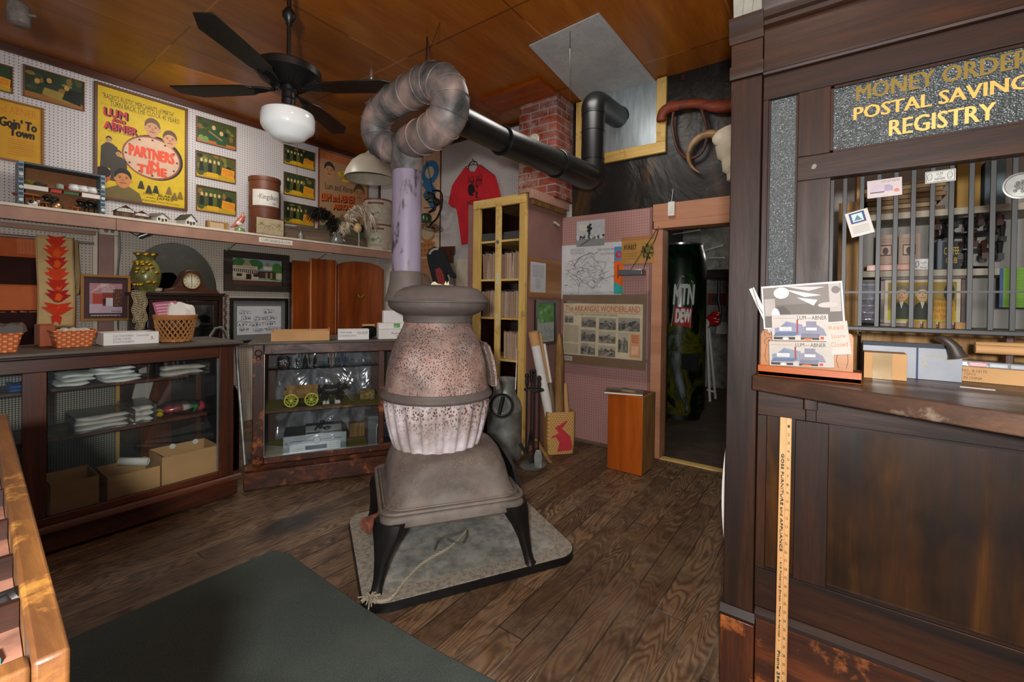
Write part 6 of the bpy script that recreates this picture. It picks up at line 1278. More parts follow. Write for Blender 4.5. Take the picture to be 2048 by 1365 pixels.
MB(M['milkglass']).lathe(gl, (fx, fy, 0), 44).build('glass_globe', t)
def blade(tips, nm):
    # tips: pixel of blade tip centre; blade is horizontal at zc-ish
    zb2 = mz0+.02; tip = P(tips[0], tips[1], 2, zb2); d = (tip-Vector((fx, fy, zb2))); L = min(.66, max(.5, d.length)); d.normalize()
    return d, L
import itertools
azs = []
base_az = None
for nm, tp in (('a', (418, 40)), ('b', (335, 180)), ('c', (757, 190)), ('d', (660, 282))):
    d, L = blade(tp, nm); azs.append(math.atan2(d.y, d.x))
0 and print('blade azimuths', [round(math.degrees(a)) for a in azs])
AZ0 = math.radians(122)
for k in range(4):
    az = AZ0+k*math.pi/2; d = Vector((math.cos(az), math.sin(az), 0)); s_ = Vector((-d.y, d.x, 0)); tilt = math.radians(-1); sv = s_*math.cos(tilt)+Vector((0, 0, 1))*math.sin(tilt); nv = d.cross(sv)
    o = Vector((fx, fy, hub.z)); out = [(.19, -.035), (.24, -.062), (.56, -.078), (.66, -.02), (.655, .068), (.24, .058), (.19, .03)]
    MB(M['blade'] if 'blade' in M else flat('blade', '#16140f', .35, var=.4)).prism(out, o, d, sv, nv, -.004, .004).build('blade', t, bevel=.002)
    m = MB(M['black']); m.tube([o+d*.10, o+d*.15+sv*.02, o+d*.22+sv*.03], .008, 6).tube([o+d*.10, o+d*.15-sv*.02, o+d*.22-sv*.03], .008, 6).tube([o+d*.08, o+d*.2], .01, 6); m.build('blade_iron', t)
tag(MB(M['brass']).tube([(fx+.05, fy, gz+.0), (fx+.052, fy, gz-.17), (fx+.052, fy, gz-.36)], .0012, 4).build('pull_chain'), 'thin pull chain hanging beside the fan globe', 'chain')
# dome pendant lamp
ld = 4.6; c = PD(741, 345, ld); t = thing('dome_lamp', 'cream enamel dome pendant lamp hanging left of the stovepipe', 'pendant lamp', tuple(c))
rl = 50/FPX*ld
MB(flat('enamel', '#a39a8a', .35, var=.1)).lathe([(rl, -.05), (rl*1.01, -.045), (rl*.92, .03), (rl*.72, .12), (rl*.45, .18), (rl*.2, .21), (rl*.12, .24), (rl*.10, .24), (rl*.4, .17), (rl*.7, .11), (rl*.9, .025), (rl*.99, -.045)], (c.x, c.y, c.z-.02), 40, cap=False).build('shade', t)
MB(M['milkglass']).ball((c.x, c.y, c.z+.06), .05, 14, 9).build('bulb', t)
MB(M['black']).tube([(c.x, c.y, c.z+.2), (c.x, c.y, H-.06)], .005, 6).build('cord', t)
MB(M['silver']).lathe([(.0, -.05), (.012, -.05), (.016, -.03), (.06, -.02), (.065, -.0)], (c.x, c.y, H-.002), 24).build('canopy', t)
q = P(743, 160, 2, H-.003); tag(MB(M['silver']).lathe([(.0, -.085), (.012, -.08), (.01, -.05), (.055, -.04), (.058, -.0)], (q.x, q.y, H-.002), 24).build('sprinkler_head'), 'small round chrome ceiling fixture above the pipe loop', 'ceiling fixture')
# old lamp socket thing hanging top left
c = P(38, 30, 2, H-.12); c = PD(38, 28, 2.3); t = thing('hanging_socket', 'old grey cloth wrapped lamp socket hanging at the top left corner', 'lamp socket', (c.x, c.y, c.z-.05))
MB(flat('oldgrey', '#6a615c', .8, var=.3, scale=20)).lathe([(.030, -.058), (.042, -.052), (.046, .0), (.043, .04), (.030, .058), (.012, .066), (0, .066)], (c.x, c.y, c.z), 18).build('body', t)
MB(M['silver']).tube([c+RT*.03, c+RT*.085-UP*.012], .007, 8).build('switch_key', t); MB(M['black']).tube([c+Vector((0, 0, .06)), (c.x, c.y, H-.002)], .004, 6).build('cord', t)
# ================= FOREGROUND TRAY CASE (left) =================
ZF = 1.06

# ================= FOREGROUND TRAY CASE (left) =================
ZF = 1.06
wood('rim_wood', ('#3a1d0e', '#64401e', '#7d5228'), 'y', 1.4, .45, wear='#b8843c')
TO = Vector((.094, .593, 0)); TY = (Vector((.172, 1.922, 0))-TO).normalized(); TXv = Vector((TY.y, -TY.x, 0)); MT = Matrix(((TXv.x, TY.x, 0, TO.x), (TXv.y, TY.y, 0, TO.y), (0, 0, 1, 0), (0, 0, 0, 1)))
LT = 1.335
def AT(mat, col='#ffffff'): return MB(M[mat], col).at(MT)
t = thing('tray_case', 'worn brown wooden compartment tray case in the left foreground', 'tray case', (-.3, 1.25, 0))
AT('rim_wood').bb(-.026, 0, 0, LT, ZF-.05, ZF).bb(-.9, -.0265, LT-.026, LT, ZF-.05, ZF).bb(-.9, -.0265, 0, .026, ZF-.05, ZF-.002).build('rim', t, bevel=.004, each=True)
AT('orange_z').bb(-.9, -.003, .003, LT-.004, .14, ZF-.0505).build('body', t, bevel=.003)
AT('darkwood_y').bb(-.9, .03, -.015, LT+.01, .02, .139).build('base_moulding', t, bevel=.005)
MB(flat('tray_floor', '#8a5f4c', .7, var=.45, scale=14)).at(MT).bb(-.9, -.027, .027, LT-.027, ZF-.05, ZF-.042).build('tray_floor', t)
m = AT('darkwood_x')
for yy in (.16, .30, .45, .62, .84, 1.06): m.bb(-.9, -.027, yy, yy+.010, ZF-.0415, ZF-.012)
m.build('divider', t, each=True)
def near_thing(name, mat, col, px, py, zz, label, cat, fn):
    c = P(px, py, 2, zz); m = MB(M[mat], col); fn(m, c); return tag(m.build(name), label, cat)
near_thing('metal_tool', 'iron', '#fff', 18, 1222, ZF-.04, 'dark iron pulley tool lying in the foreground tray', 'tool', lambda m, c: (m.tube([(c.x-.06, c.y-.012, ZF-.028), (c.x+.02, c.y+.004, ZF-.028)], .010, 10), m.torus((c.x+.008, c.y-.006, ZF-.024), .009, .005, (1, -.3, .8), 16, 6), m.tube([(c.x-.04, c.y+.02, ZF-.030), (c.x+.012, c.y+.024, ZF-.030)], .006, 8)))
near_thing('turquoise_wrapper', 'gloss', '#1f9fb4', 6, 1322, ZF-.04, 'turquoise plastic wrapper in the near corner of the foreground tray', 'wrapper', lambda m, c: m.prism([(-.03, -.01), (.008, -.008), (.006, .01), (-.03, .012)], (c.x-.01, c.y+.004, ZF-.04), (1, 0, 0), (0, 1, .1), (0, 0, 1), 0, .006))

q = P(143, 1365, 2, .9); print('low', q)
t = thing('shadow_counter', 'unseen low brown counter added past the tray case to cast shadow', 'counter', (-.35, .1, 0))  # added out of view so that its shadow falls on floor and rug
AT('darkwood_y').bb(-.9, .02, -.9, -.02, .02, .90).build('body', t, bevel=.004); AT('rim_wood').bb(-.9, .035, -.91, -.018, .9005, .925).build('top', t, bevel=.004)
# ================= BACK WALL =================
UB, NB = (0, -1, 0), (-1, 0, 0)
def bp_(px, py, X=XB): p = P(px, py, 0, X); return p[1], p[2]
def bpic(tl, br, X):
    y1, z1 = bp_(*tl, X); y0, z0 = bp_(*br, X); return Pic((X, y1, z0), UB, UZ, abs(y1-y0), z1-z0), y1, y0, z0, z1
XT = XB-.04
def scrb(pts, X): return [(-P(a, b, 0, X)[1], P(a, b, 0, X)[2]) for a, b in pts]
t = thing('t_shirt', 'red t-shirt with black print on a wire hanger on the white pegboard', 't-shirt', (XT, P(948, 400, 0, XT)[1], P(948, 400, 0, XT)[2]))
sil = [(932, 333), (940, 343), (950, 344), (958, 330), (965, 334), (990, 352), (996, 370), (1003, 400), (985, 408), (980, 395), (980, 478), (924, 490), (916, 430), (912, 414), (906, 416), (897, 408), (905, 372), (911, 362)]
m = MB(M['fabric_red']); m.prism(scrb(sil, XT), (XT, 0, 0), UB, UZ, NB, -.012, .012); m.build('cloth', t, bevel=.006)
p = Pic((XT-.0125, 0, 0), UB, UZ, 1, 1)
def tx(s, a, b, c, d, col='#1c1214'):
    q = scrb([(a, b), (c, d)], XT); p.text(s, q[0][0], q[1][1], q[1][0], q[0][1], col)
tx('DICK AND', 937, 355, 966, 362); tx('THE AFTER', 941, 363, 966, 369); tx('HOURS', 936, 402, 963, 407)
for pts in ([(938, 372), (944, 368), (950, 374), (952, 384), (946, 388), (950, 392), (940, 392), (937, 384)], [(953, 372), (958, 370), (956, 378)], [(953, 382), (957, 386), (955, 392), (959, 398), (953, 396)]): p.poly(scrb(pts, XT), '#1c1214')
p.poly(scrb([(944, 338), (950, 337), (950, 341), (945, 341)], XT), '#d8c8c4'); p.done('print', t)
hy = [P(a, b, 0, XT-.0) for a, b in ((945, 318), (949, 325), (945, 329), (932, 334), (911, 362))]; m = MB(M['iron']); m.tube(hy, .004, 6).tube([P(945, 329, 0, XT), P(962, 331, 0, XT), P(990, 352, 0, XT)], .004, 6).torus(P(946, 335, 0, XT), .075, .006, NB, 24, 6, ); m.build('hanger', t)
tag(MB(M['iron']).tube([P(946, 318, 0, XB), P(945, 320, 0, XT)], .004, 6).build('wall_hook'), 'small hook in pegboard above the red t-shirt', 'hook')
# poster with blue lettering and basket
r_p, y1, y0, z0, z1 = bpic((830, 285), (879, 517), XB-.005); z1 = min(z1, H-.05); r_p = Pic((XB-.006, y1, z0), UB, UZ, y1-y0, z1-z0)
t = thing('basket_poster', 'tall cream poster with blue figure and a basket behind the stovepipe', 'poster', (XB-.005, (y0+y1)/2, z0)); MB(M['redwood_z']).bb(XB-.012, XB-.001, y0-.012, y0, z0, z1).bb(XB-.008, XB-.002, y0, y1, z0, z1).build('board', t)
r_p.o.x = XB-.0085; r_p.rect(0, 0, 1, 1, '#d0a888').rect(0, 0, 1, .30, '#c4b090').ell(.62, .80, .34, .11, '#3a78a8').ell(.60, .80, .17, .055, '#cdbfae').poly([(.3, .7), (.75, .55), (.9, .62), (.5, .76)], '#3a78a8').poly([(.35, .6), (.75, .44), (.85, .5), (.5, .66)], '#3a70a0').rect(.35, .36, .62, .42, '#c87a2c')
r_p.ell(.55, .18, .34, .09, '#d8c0a4').poly([(.3, .02), (.8, .02), (.85, .16), (.25, .16)], '#b8804c')
for k in range(4):
    for j in range(3): r_p.rect(.3+.13*k, .03+.045*j, .36+.13*k, .05+.045*j, '#96602f')
r_p.ell(.55, .25, .3, .10, '#b8804c').ell(.55, .25, .23, .07, '#c4b090'); r_p.done('print', t)
# hanging green and black wire lamp
ctr = P(862, 415, 0, 3.9); yc = ctr.y
t = thing('hanging_lantern', 'green and black wire contraption hanging by a chain over a round wire grid', 'lantern', (3.9, yc, P(862, 455, 0, 3.9)[2])); g = lambda a, b, X=3.9: P(a, b, 0, X)
m = MB(M['gloss'], '#24502c'); c = g(852, 437); m.lathe([(.02, -.06), (.07, -.05), (.075, .02), (.06, .05), (.04, .06)], c, 20).col('#4e6a50').ball(g(862, 402), .035, 10, 7, (1, 1.3, .8)); m.build('lantern_body', t, each=True)
m = MB(M['black']); R = random.Random(6)
for k in range(16): a = R.uniform(0, 6.28); m.tube([g(858+10*math.cos(a), 395+9*math.sin(a), 3.86), g(868+12*math.cos(a+1.5), 405+10*math.sin(a+1.5), 3.9), g(860+12*math.cos(a+3), 415+10*math.sin(a+3), 3.94)], .006, 5)
m.tube(smooth_path([g(865, 382), g(878, 382), g(884, 392), g(882, 415), g(874, 436), g(864, 446), g(860, 452)], 5), .012, 8).tube([g(856, 385), g(868, 388), g(872, 402), g(870, 420), g(858, 425)], .013, 8); m.build('wire_frame', t)
m = MB(M['iron']); c = g(861, 455)
for q in (.055, .11, .16): m.torus(c, q, .003, (.25, 0, 1), 28, 5)
for k in range(20):
    a = 2*math.pi*k/20; u = Vector((1, 0, -.25)).normalized(); m.tube([c, c+u*.16*math.cos(a)+Vector((0, 1, 0))*.16*math.sin(a)], .0022, 4)
m.build('wire_grid', t)
m = MB(M['iron']); a_, b_ = g(866, 382), g(853, 322)
for k in range(18): m.torus(a_.lerp(b_, k/17), .010, .0025, (1, 0, 0) if k % 2 else (0, 1, .3), 10, 4)
m.build('chain', t)
# brown board and saw
y1, z1 = bp_(838, 519); y0, z0 = bp_(884, 640); MB0 = MB(M['salmon_board']).bb(XB-.03, XB-.014, y0, y1, 1.1, z1); tag(MB0.build('brown_board', bevel=.003), 'plain tan brown board leaning on the back wall behind the black mitt', 'board')
t = thing('handsaw', 'handsaw with brown wooden handle hanging on the back wall beside the board', 'saw', (XB-.04, P(900, 520, 0, XB)[1], P(900, 575, 0, XB)[2]))
MB(M['redwood_z']).prism(scrb([(880, 494), (911, 493), (911, 508), (908, 512), (908, 525), (898, 526), (896, 512), (885, 508)], XB-.05), (XB-.05, 0, 0), UB, UZ, NB, 0, .022).build('handle', t, bevel=.004)
m = MB(M['gloss'], '#2a1c14'); c = P(901, 505, 0, XB-.073); m.torus(c, .016, .005, NB, 16, 5); m.build('grip_hole', t)
MB(M['steel']).prism(scrb([(898, 526), (907, 525), (907, 590), (902, 596)], XB-.042), (XB-.042, 0, 0), UB, UZ, NB, 0, .002).build('saw_blade', t)
# ---------------- tall cupboard ----------------
XF, YR, YLc = 3.34, 2.30, P(935, 500, 0, 3.34)[1]; ZC = 2.40
t = thing('tall_cupboard', 'tall open cupboard with yellow pine face frame and mauve side', 'cupboard', ((XF+XB)/2, (YR+YLc)/2, 0)); CUP = t
yf = lambda px: P(px, 560, 0, XF)[1]; zf2 = lambda px, py: P(px, py, 0, XF)[2]
m = MB(M['pine_z']); m.bb(XF, XF+.04, yf(958), yf(945), .0, ZC-.085).bb(XF, XF+.04, YR+.001, yf(1037), .0, ZC-.085); m.build('face_stile', t, bevel=.003)
ms = MB(M['pine_z']).bb(XF-.004, XF+.022, yf(1000), yf(990), .0, ZC-.086).build('centre_stile', t, bevel=.002)
MB(M['pine_y']).bb(XF-.002, XF+.04, YR+.001, yf(945), ZC-.084, ZC-.001).build('top_rail', t, bevel=.003)
MB(M['mauve_dark']).bb(XF+.005, XF+.05, yf(945)+.001, YLc, .0, ZC-.03).build('side_post', t, bevel=.003)
MB(M['mauve_dark']).bb(XF+.041, XB-.004, YR, YR+.012, .0, ZC-.001).build('side_panel', t)
MB(M['darkwood_z']).bb(XF+.05, XB-.004, yf(945), yf(945)+.012, .0, ZC-.001).bb(XB-.02, XB-.004, YR+.013, yf(945), 0, ZC-.001).build('back_panel', t)
MB(M['brick']).bb(XB-.07, XB-.021, YR+.05, YR+.45, 1.9, ZC-.03).build('brick_back', t)
MB(M['crate_side']).bb(XF+.041, XB-.02, YR+.012, yf(945), ZC-.03, ZC-.001).build('top_board', t)
MB(M['shelf_front']).bb(XF-.01, XF+.08, YR-.04, YR+.07, ZC, ZC+.028).bb(XF+.0805, XB-.08, YR-.075, YR-.045, ZC-.055, ZC+.028).bb(XF-.01, XF+.08, YR-.075, YR-.0405, ZC-.055, ZC+.028).build('cornice', t, bevel=.003)
MB(M['crate_side']).bb(XF+.0805, XB-.08, YR-.044, YR-.002, ZC-.09, ZC-.03).build('cornice_block', t)
shz = [zf2(1038, 476), zf2(1038, 557), zf2(1038, 637), zf2(1038, 723)]
for z in shz:
    MB(M['pine_y']).bb(XF+.024, XF+.04, yf(1037), yf(958), z-.02, z).bb(XF+.0405, XB-.08, YR+.013, yf(945)-.001, z-.012, z).build('shelf', t, bevel=.002)
p = Pic((XF-.0045, yf(1000)+.04, zf2(995, 568)), UB, UZ, .025, .10); p.rect(0, 0, 1, 1, '#d4d0c4').lines(.2, .1, .8, .9, 5, '#77736a'); p.done('paper_label', t)
p = Pic((XF-.0045, yf(1000)+.04, zf2(995, 650)), UB, UZ, .025, .10); p.rect(0, 0, 1, 1, '#cfc6a4').lines(.2, .1, .8, .9, 5, '#77736a'); p.done('paper_label', t)
m = MB(M['galv']); m.lathe([(.02, 0), (.016, .012), (0, .013)], (XF-.004, yf(995), shz[0]-.02), 14, NB); m.build('turn_latch', t)
# paper sleeves
R = random.Random(11); n_ = 0
rowname = ('top', 'middle', 'bottom')
for r_i, z in enumerate(shz[1:]):
    for b_i, (ya, yb) in enumerate(((yf(958)-.005, yf(990)+.012), (yf(1000)-.012, yf(1037)+.01))):
        if r_i == 2 and b_i == 0: continue
        k = 0; y = ya
        while y-.022 > yb:
            w_ = R.uniform(.016, .024); hh = R.uniform(.255, .275); ln = R.uniform(-.012, .012)
            s = thing('paper_sleeve', '%s brown plastic covered sleeve from the left, %s row, %s bay of cupboard' % (('first', 'second', 'third', 'fourth', 'fifth', 'sixth', 'seventh', 'eighth', 'ninth', 'tenth')[k], rowname[r_i], 'left' if b_i == 0 else 'right'), 'sleeve', (XF+.15, y-w_/2, z), 0, 'plastic sleeved papers, %s row %s bay' % (rowname[r_i], 'left' if b_i == 0 else 'right'))
            m = MB(M['matte'], R.choice(('#ccb096', '#bd9c84', '#d8bca0', '#b4927a'))); m.prism([(0, .001), (-w_*.7, .001), (-w_*.7+ln, hh*.94), (ln, hh*.96)], (XF+.06, y, z), (0, 1, 0), UZ, (1, 0, 0), 0, .2); m.build('papers', s)
            m = MB(M['film']); m.add([(XF+.052, y+.001, z+.002), (XF+.052, y-w_*.8, z+.002), (XF+.05, y-w_*.8+ln, z+hh), (XF+.05, y+ln+.004, z+hh+.006), (XF+.09, y-w_*.3+ln, z+hh+.012)], [(0, 1, 2, 3), (3, 2, 4)]); m.build('plastic', s, smooth=0)
            y -= w_+.003; k += 1
for b_i, (ya, yb) in enumerate(((yf(958)-.005, yf(990)+.012), (yf(1000)-.01, yf(1037)+.01))):
    tag(MB(M['paint'], '#3a3a3c').bb(XF+.03, XF+.3, yb, ya, shz[0]+.001, shz[0]+.075).build('grey_folder_stack', bevel=.003), ('left' if b_i == 0 else 'right')+' grey flat box on the top shelf of the yellow framed cupboard', 'box')
# things on the mauve side panel (plane y = YR)
def spic(tl, br, Y): a = P(*tl, 1, Y); b = P(*br, 1, Y); return a[0], b[0], b[2], a[2]
x0, x1, z0, z1 = spic((1058, 515), (1120, 597), YR-.002); x1 = min(x1, XM-.03)
t = thing('notice_board', 'plywood notice board with typed page on the mauve cupboard side', 'board', ((x0+x1)/2, YR-.01, z0)); MB(wood('ply_brown', ('#6b4420', '#8a5c2e', '#9c6c38'), 'x', .6, .5, ring=4)).bb(x0, x1, YR-.014, YR-.002, z0, z1).build('board', t)
a, b, c, d = spic((1061, 523), (1091, 586), YR-.015); p = Pic((a, YR-.0145, c), UX, UZ, b-a, d-c); p.rect(0, 0, 1, 1, '#b8b8bc').lines(.12, .5, .88, .92, 9, '#6a6a70', .3).lines(.35, .12, .65, .48, 8, '#77777c', .3); p.done('typed_page', t)
x0, x1, z0, z1 = spic((1072, 600), (1113, 688), YR-.02); t = thing('framed_map', 'dark framed green picture and line chart below the notice board', 'framed picture', ((x0+x1)/2, YR-.015, z0))
m = MB(M['darkwood_z']); w_ = .03; m.bb(x0, x1, YR-.02, YR-.002, z1-w_, z1).bb(x0, x1, YR-.02, YR-.002, z0, z0+w_).bb(x0, x0+w_, YR-.02, YR-.002, z0+w_, z1-w_).bb(x1-w_, x1, YR-.02, YR-.002, z0+w_, z1-w_); m.build('frame', t)
p = Pic((x0+w_, YR-.006, z0+w_), UX, UZ, x1-x0-2*w_, z1-z0-2*w_); p.rect(0, 0, 1, .5, '#9aa29c').rect(0, .5, 1, 1, '#5c8a52'); R = random.Random(3)
for k in range(14): p.ell(R.random()*.9+.05, .54+R.random()*.4, .09, .05, R.choice(('#4a7a44', '#7aa468', '#69955c')), 9)
p.line([(.05, .2), (.2, .3), (.3, .22), (.45, .38), (.55, .25), (.7, .36), (.8, .24), (.95, .3)], .004, '#4a5450').lines(.1, .05, .9, .15, 2, '#6a7470'); p.done('print', t)
c = P(1113, 448, 1, YR-.01); tag(MB(M['gloss'], '#b8b6b2').tube([c+Vector((-.04, 0, .01)), c+Vector((.03, -.01, -.012))], .012, 8).build('wall_clip'), 'white plastic clip at upper right of the mauve cupboard side', 'clip')
# ---------------- mauve pegboard ----------------
XP = XM-.0135
def flyer(name, label, cat, tl, br, draw, X=XP, th=.003, tilt=0):
    y1, z1 = bp_(*tl, X); y0, z0 = bp_(*br, X); t = thing(name, label, cat, (X, (y0+y1)/2, z0)); MB(M['paper']).bb(X-th, X-.0005, y0, y1, z0, z1).build('sheet', t, smooth=0)
    p = Pic((X-th-.0002, y1, z0), UB, UZ, y1-y0, z1-z0); draw(p); p.done('print', t); return t
def d1(p):
    p.rect(0, 0, 1, 1, '#b4b6ba').rect(0, 0, 1, .3, '#85888a'); R = random.Random(1)
    for k in range(26): p.ell(R.random()*.94+.03, .3+R.random()*.1, .045, .05, R.choice(('#2e3032', '#55585a', '#c4c6c8')), 8)
    for k, (u, v, r_) in enumerate(((.46, .42, .04), (.47, .5, .05), (.45, .6, .07), (.5, .68, .07), (.44, .74, .08), (.5, .83, .05))): p.ell(u, v, r_, r_*.9, '#2c2e30', 12)
    p.poly([(.1, .05), (.45, .28), (.55, .28), (.2, .05)], '#5a5d60').rect(.1, .62, .38, .86, '#c4c4b4')
flyer('photo_print', 'black and white steam locomotive photo with dark smoke, topmost on mauve pegboard', 'photograph', (1154, 444), (1209, 491), d1)
def d2(p):
    p.rect(0, 0, 1, 1, '#c8c9cb'); R = random.Random(12)
    p.text('SHADY WOODEN AREA', .62, .86, .88, .9, '#4a4c50').text('TRAIL SYSTEM MAP', .66, .78, .88, .82, '#5a5c60')
    for cu, cv, rr_, n in ((.45, .5, .30, 26), (.5, .46, .2, 20), (.38, .45, .12, 14), (.62, .42, .11, 14), (.42, .62, .18, 14)):
        pts = [(cu+rr_*(1+.28*math.sin(k*2.3+cu*9))*math.cos(k/n*6.28)*.95, cv+rr_*(.8+.3*math.cos(k*1.7+cv*5))*math.sin(k/n*6.28)) for k in range(n+1)]; p.line(pts, .004, '#6a6c72')
    p.line([(.22, .6), (.3, .75), (.5, .84), (.55, .8), (.62, .84)], .006, '#4a4c52').line([(.3, .05), (.32, .3), (.25, .45)], .004, '#6a6c72').line([(.55, .2), (.7, .35), (.9, .42)], .004, '#6a6c72')
    for k in range(46): u, v = R.uniform(.05, .9), R.uniform(.08, .7); p.rect(u, v, u+R.uniform(.02, .06), v+.009, '#7a7c82')
    p.lines(.16, .82, .4, .93, 4, '#8a8c90', .3)
flyer('trail_map', 'large white hand drawn trail map on the mauve pegboard', 'map', (1124, 492), (1243, 599), d2)
def d3(p): p.rect(0, 0, 1, 1, '#d8641c').rect(0, .7, 1, 1, '#4f86b4').ell(.5, .83, .36, .08, '#c03a34').ell(.55, .83, .16, .035, '#4f86b4').poly([(0, 0), (1, 0), (1, .15), (0, .25)], '#2fa0a0').poly([(.3, 0), (1, 0), (1, .05)], '#4a9a3c').line([(.45, .32), (.45, .62)], .018, '#a8401c')
flyer('bookmark_strip', 'narrow orange and blue printed strip at the right edge of the white map', 'strip', (1229, 494), (1246, 588), d3, XP-.006)
def d4(p):
    p.rect(0, 0, 1, 1, '#a87c3e').rect(0, .85, 1, 1, '#9a6a44').text('FOREST', .08, .52, .46, .68, '#1f1c10', b=.0012).text('OUACHITA NATIONAL', .08, .70, .46, .76, '#4a3c1c'); R = random.Random(2)
    for k in range(60): a, q = R.uniform(0, 6.28), R.random()**.5; p.ell(.80+.17*q*math.cos(a), .45+.32*q*math.sin(a), .03, .05, R.choice(('#3c3c1c', '#6a6428', '#2a2c16', '#8a7a3c')), 7)
    p.lines(.1, .15, .5, .42, 3, '#8f6a34', .2)
flyer('forest_flyer', 'tan flyer reading FOREST with a tree, right of the white map', 'flyer', (1244, 475), (1309, 526), d4, XP-.014)
# newspaper on board under plastic
y1, z1 = bp_(1126, 590, XP); y0, z0 = bp_(1291, 742, XP); t = thing('newspaper_board', 'brown board with old newspaper page of photographs under clear plastic', 'newspaper', (XP, (y0+y1)/2, z0)); MB(flat('hardboard', '#7d6040', .6, var=.1)).bb(XP-.008, XP-.0005, y0, y1, z0, z1).build('board', t)
y1, z1 = bp_(1128, 607, XP); y0, z0 = bp_(1285, 722, XP); ya, za = bp_(1128, 705, XP)
p = Pic((XP-.0085, y1, min(z0, za)), UB, UZ, y1-y0, z1-min(z0, za)); p.rect(0, 0, 1, 1, '#d6c6a8').text('The ARKANSAS WONDERLAND', .03, .85, .97, .96, '#c8743f', b=.0015).rect(.02, .825, .98, .83, '#3a342c').text('UNCOVER THE OUACHITAS AND OZARKS', .15, .775, .7, .805, '#2c2822')
for (a, b, c, d) in ((.02, .62, .14, .76), (.25, .55, .44, .74), (.48, .52, .69, .73), (.72, .51, .97, .75), (.25, .28, .44, .5), (.48, .27, .69, .48), (.72, .12, .84, .48), (.25, .03, .44, .24), (.48, .02, .69, .22)):
    p.rect(a, b, c, d, '#6f6a60'); R = random.Random(int(a*100+b*10)); p.rect(a, b+(d-b)*.6, c, d, '#a39c8c')
    for q in range(22): p.ell(a+(c-a)*R.uniform(.08, .92), b+(d-b)*R.uniform(.1, .72), (c-a)*.08, (d-b)*.09, R.choice(('#3f3c36', '#57534a', '#77726a', '#8f897c')), 8)
    p.poly([(a+(c-a)*.15, b), (a+(c-a)*.5, b), (a+(c-a)*.55, b+(d-b)*.42)], '#8a8478')
p.lines(.02, .25, .22, .58, 16, '#6a6254', .35).lines(.02, .03, .22, .22, 10, '#6a6254', .35).rect(.86, .05, .98, .47, '#c08a64').lines(.88, .3, .96, .45, 4, '#8a3a24', .4).rect(.88, .1, .96, .25, '#cfa684'); p.done('newspaper', t)
p = Pic((XP-.0088, bp_(1128, 722, XP)[0], bp_(1128, 720, XP)[1]), UB, UZ, .10, .045); p.rect(0, 0, 1, 1, '#c8c4bc').lines(.08, .1, .92, .9, 3, '#4a4640', .4); p.done('caption_label', t)
yy0, zz1 = bp_(1302, 582, XP-.02); yy1, zz0 = bp_(1124, 745, XP-.02); m = MB(M['film']); m.grid(lambda u, v: (XP-.016-.006*math.sin(u*7)*math.sin(v*5), yy1+(yy0-yy1)*u, zz0+(zz1-zz0)*v), 16, 12); m.build('plastic_cover', t)
# grey device with cords
y1, z1 = bp_(1240, 541, XP-.06); y0, z0 = bp_(1288, 551, XP-.06); t = thing('wall_device', 'grey flat device hanging by black cords on the mauve pegboard', 'device', (XP-.05, (y0+y1)/2, z0))
MB(M['metalc'], '#8a8c90').bb(XP-.11, XP-.002, y0, y1, z0, z1).build('body', t, bevel=.006)
MB(M['black']).tube([Vector((XP-.03, y1-.09, z1)), P(1318, 452, 0, XP-.02)], .0028, 5).tube(smooth_path([Vector((XP-.03, y0+.02, z1-.01)), P(1300, 500, 0, XP-.02), P(1310, 480, 0, XP-.02), P(1318, 453, 0, XP-.03)], 4), .0035, 5).build('cord', t)
# ---------------- floor things by the mauve wall ----------------
a = Vector((3.51, 1.55, 0)); b = Vector((3.525, 1.245, 0)); c_ = Vector((3.82, 1.235, 0)); hcr = P(1213, 785, 0, 3.51)[2]
t = thing('wooden_cabinet', 'upright orange fronted wooden box with magazine on top', 'cabinet', tuple((a+c_)/2))
m = MB(M['orange_z']); m.bb(3.508, 3.522, 1.245, 1.545, .004, hcr); m.build('front_panel', t, bevel=.002)
MB(M['crate_side']).bb(3.523, 3.82, 1.245, 1.26, .004, hcr-.001).bb(3.523, 3.82, 1.53, 1.545, .004, hcr-.001).bb(3.80, 3.82, 1.26, 1.53, .004, hcr-.001).bb(3.523, 3.80, 1.26, 1.53, .004, .02).build('box_sides', t, bevel=.002)
MB(M['redwood_y']).bb(3.523, 3.82, 1.262, 1.528, hcr-.016, hcr-.0015).build('top', t)
t = thing('magazine', 'old colour magazine lying on the orange wooden cabinet', 'magazine', (3.6, 1.42, hcr)); Mm = Matrix.Translation((3.60, 1.44, hcr+.001)) @ Matrix.Rotation(math.radians(-72), 4, 'Z')
MB(M['paper']).at(Mm).bb(-.155, .155, -.11, .11, 0, .012).build('pages', t, bevel=.002); p = Pic(Mm @ Vector((-.155, -.11, .0125)), Mm.to_3x3() @ Vector((1, 0, 0)), Mm.to_3x3() @ Vector((0, 1, 0)), .31, .22); p.rect(0, 0, 1, 1, '#6a5540').rect(0, .7, 1, 1, '#59646a').ell(.6, .5, .2, .2, '#a8926a').ell(.3, .3, .2, .12, '#3a2a20').ell(.75, .25, .1, .1, '#b07040').lines(.05, .8, .5, .95, 2, '#c0b49c'); p.done('cover', t)
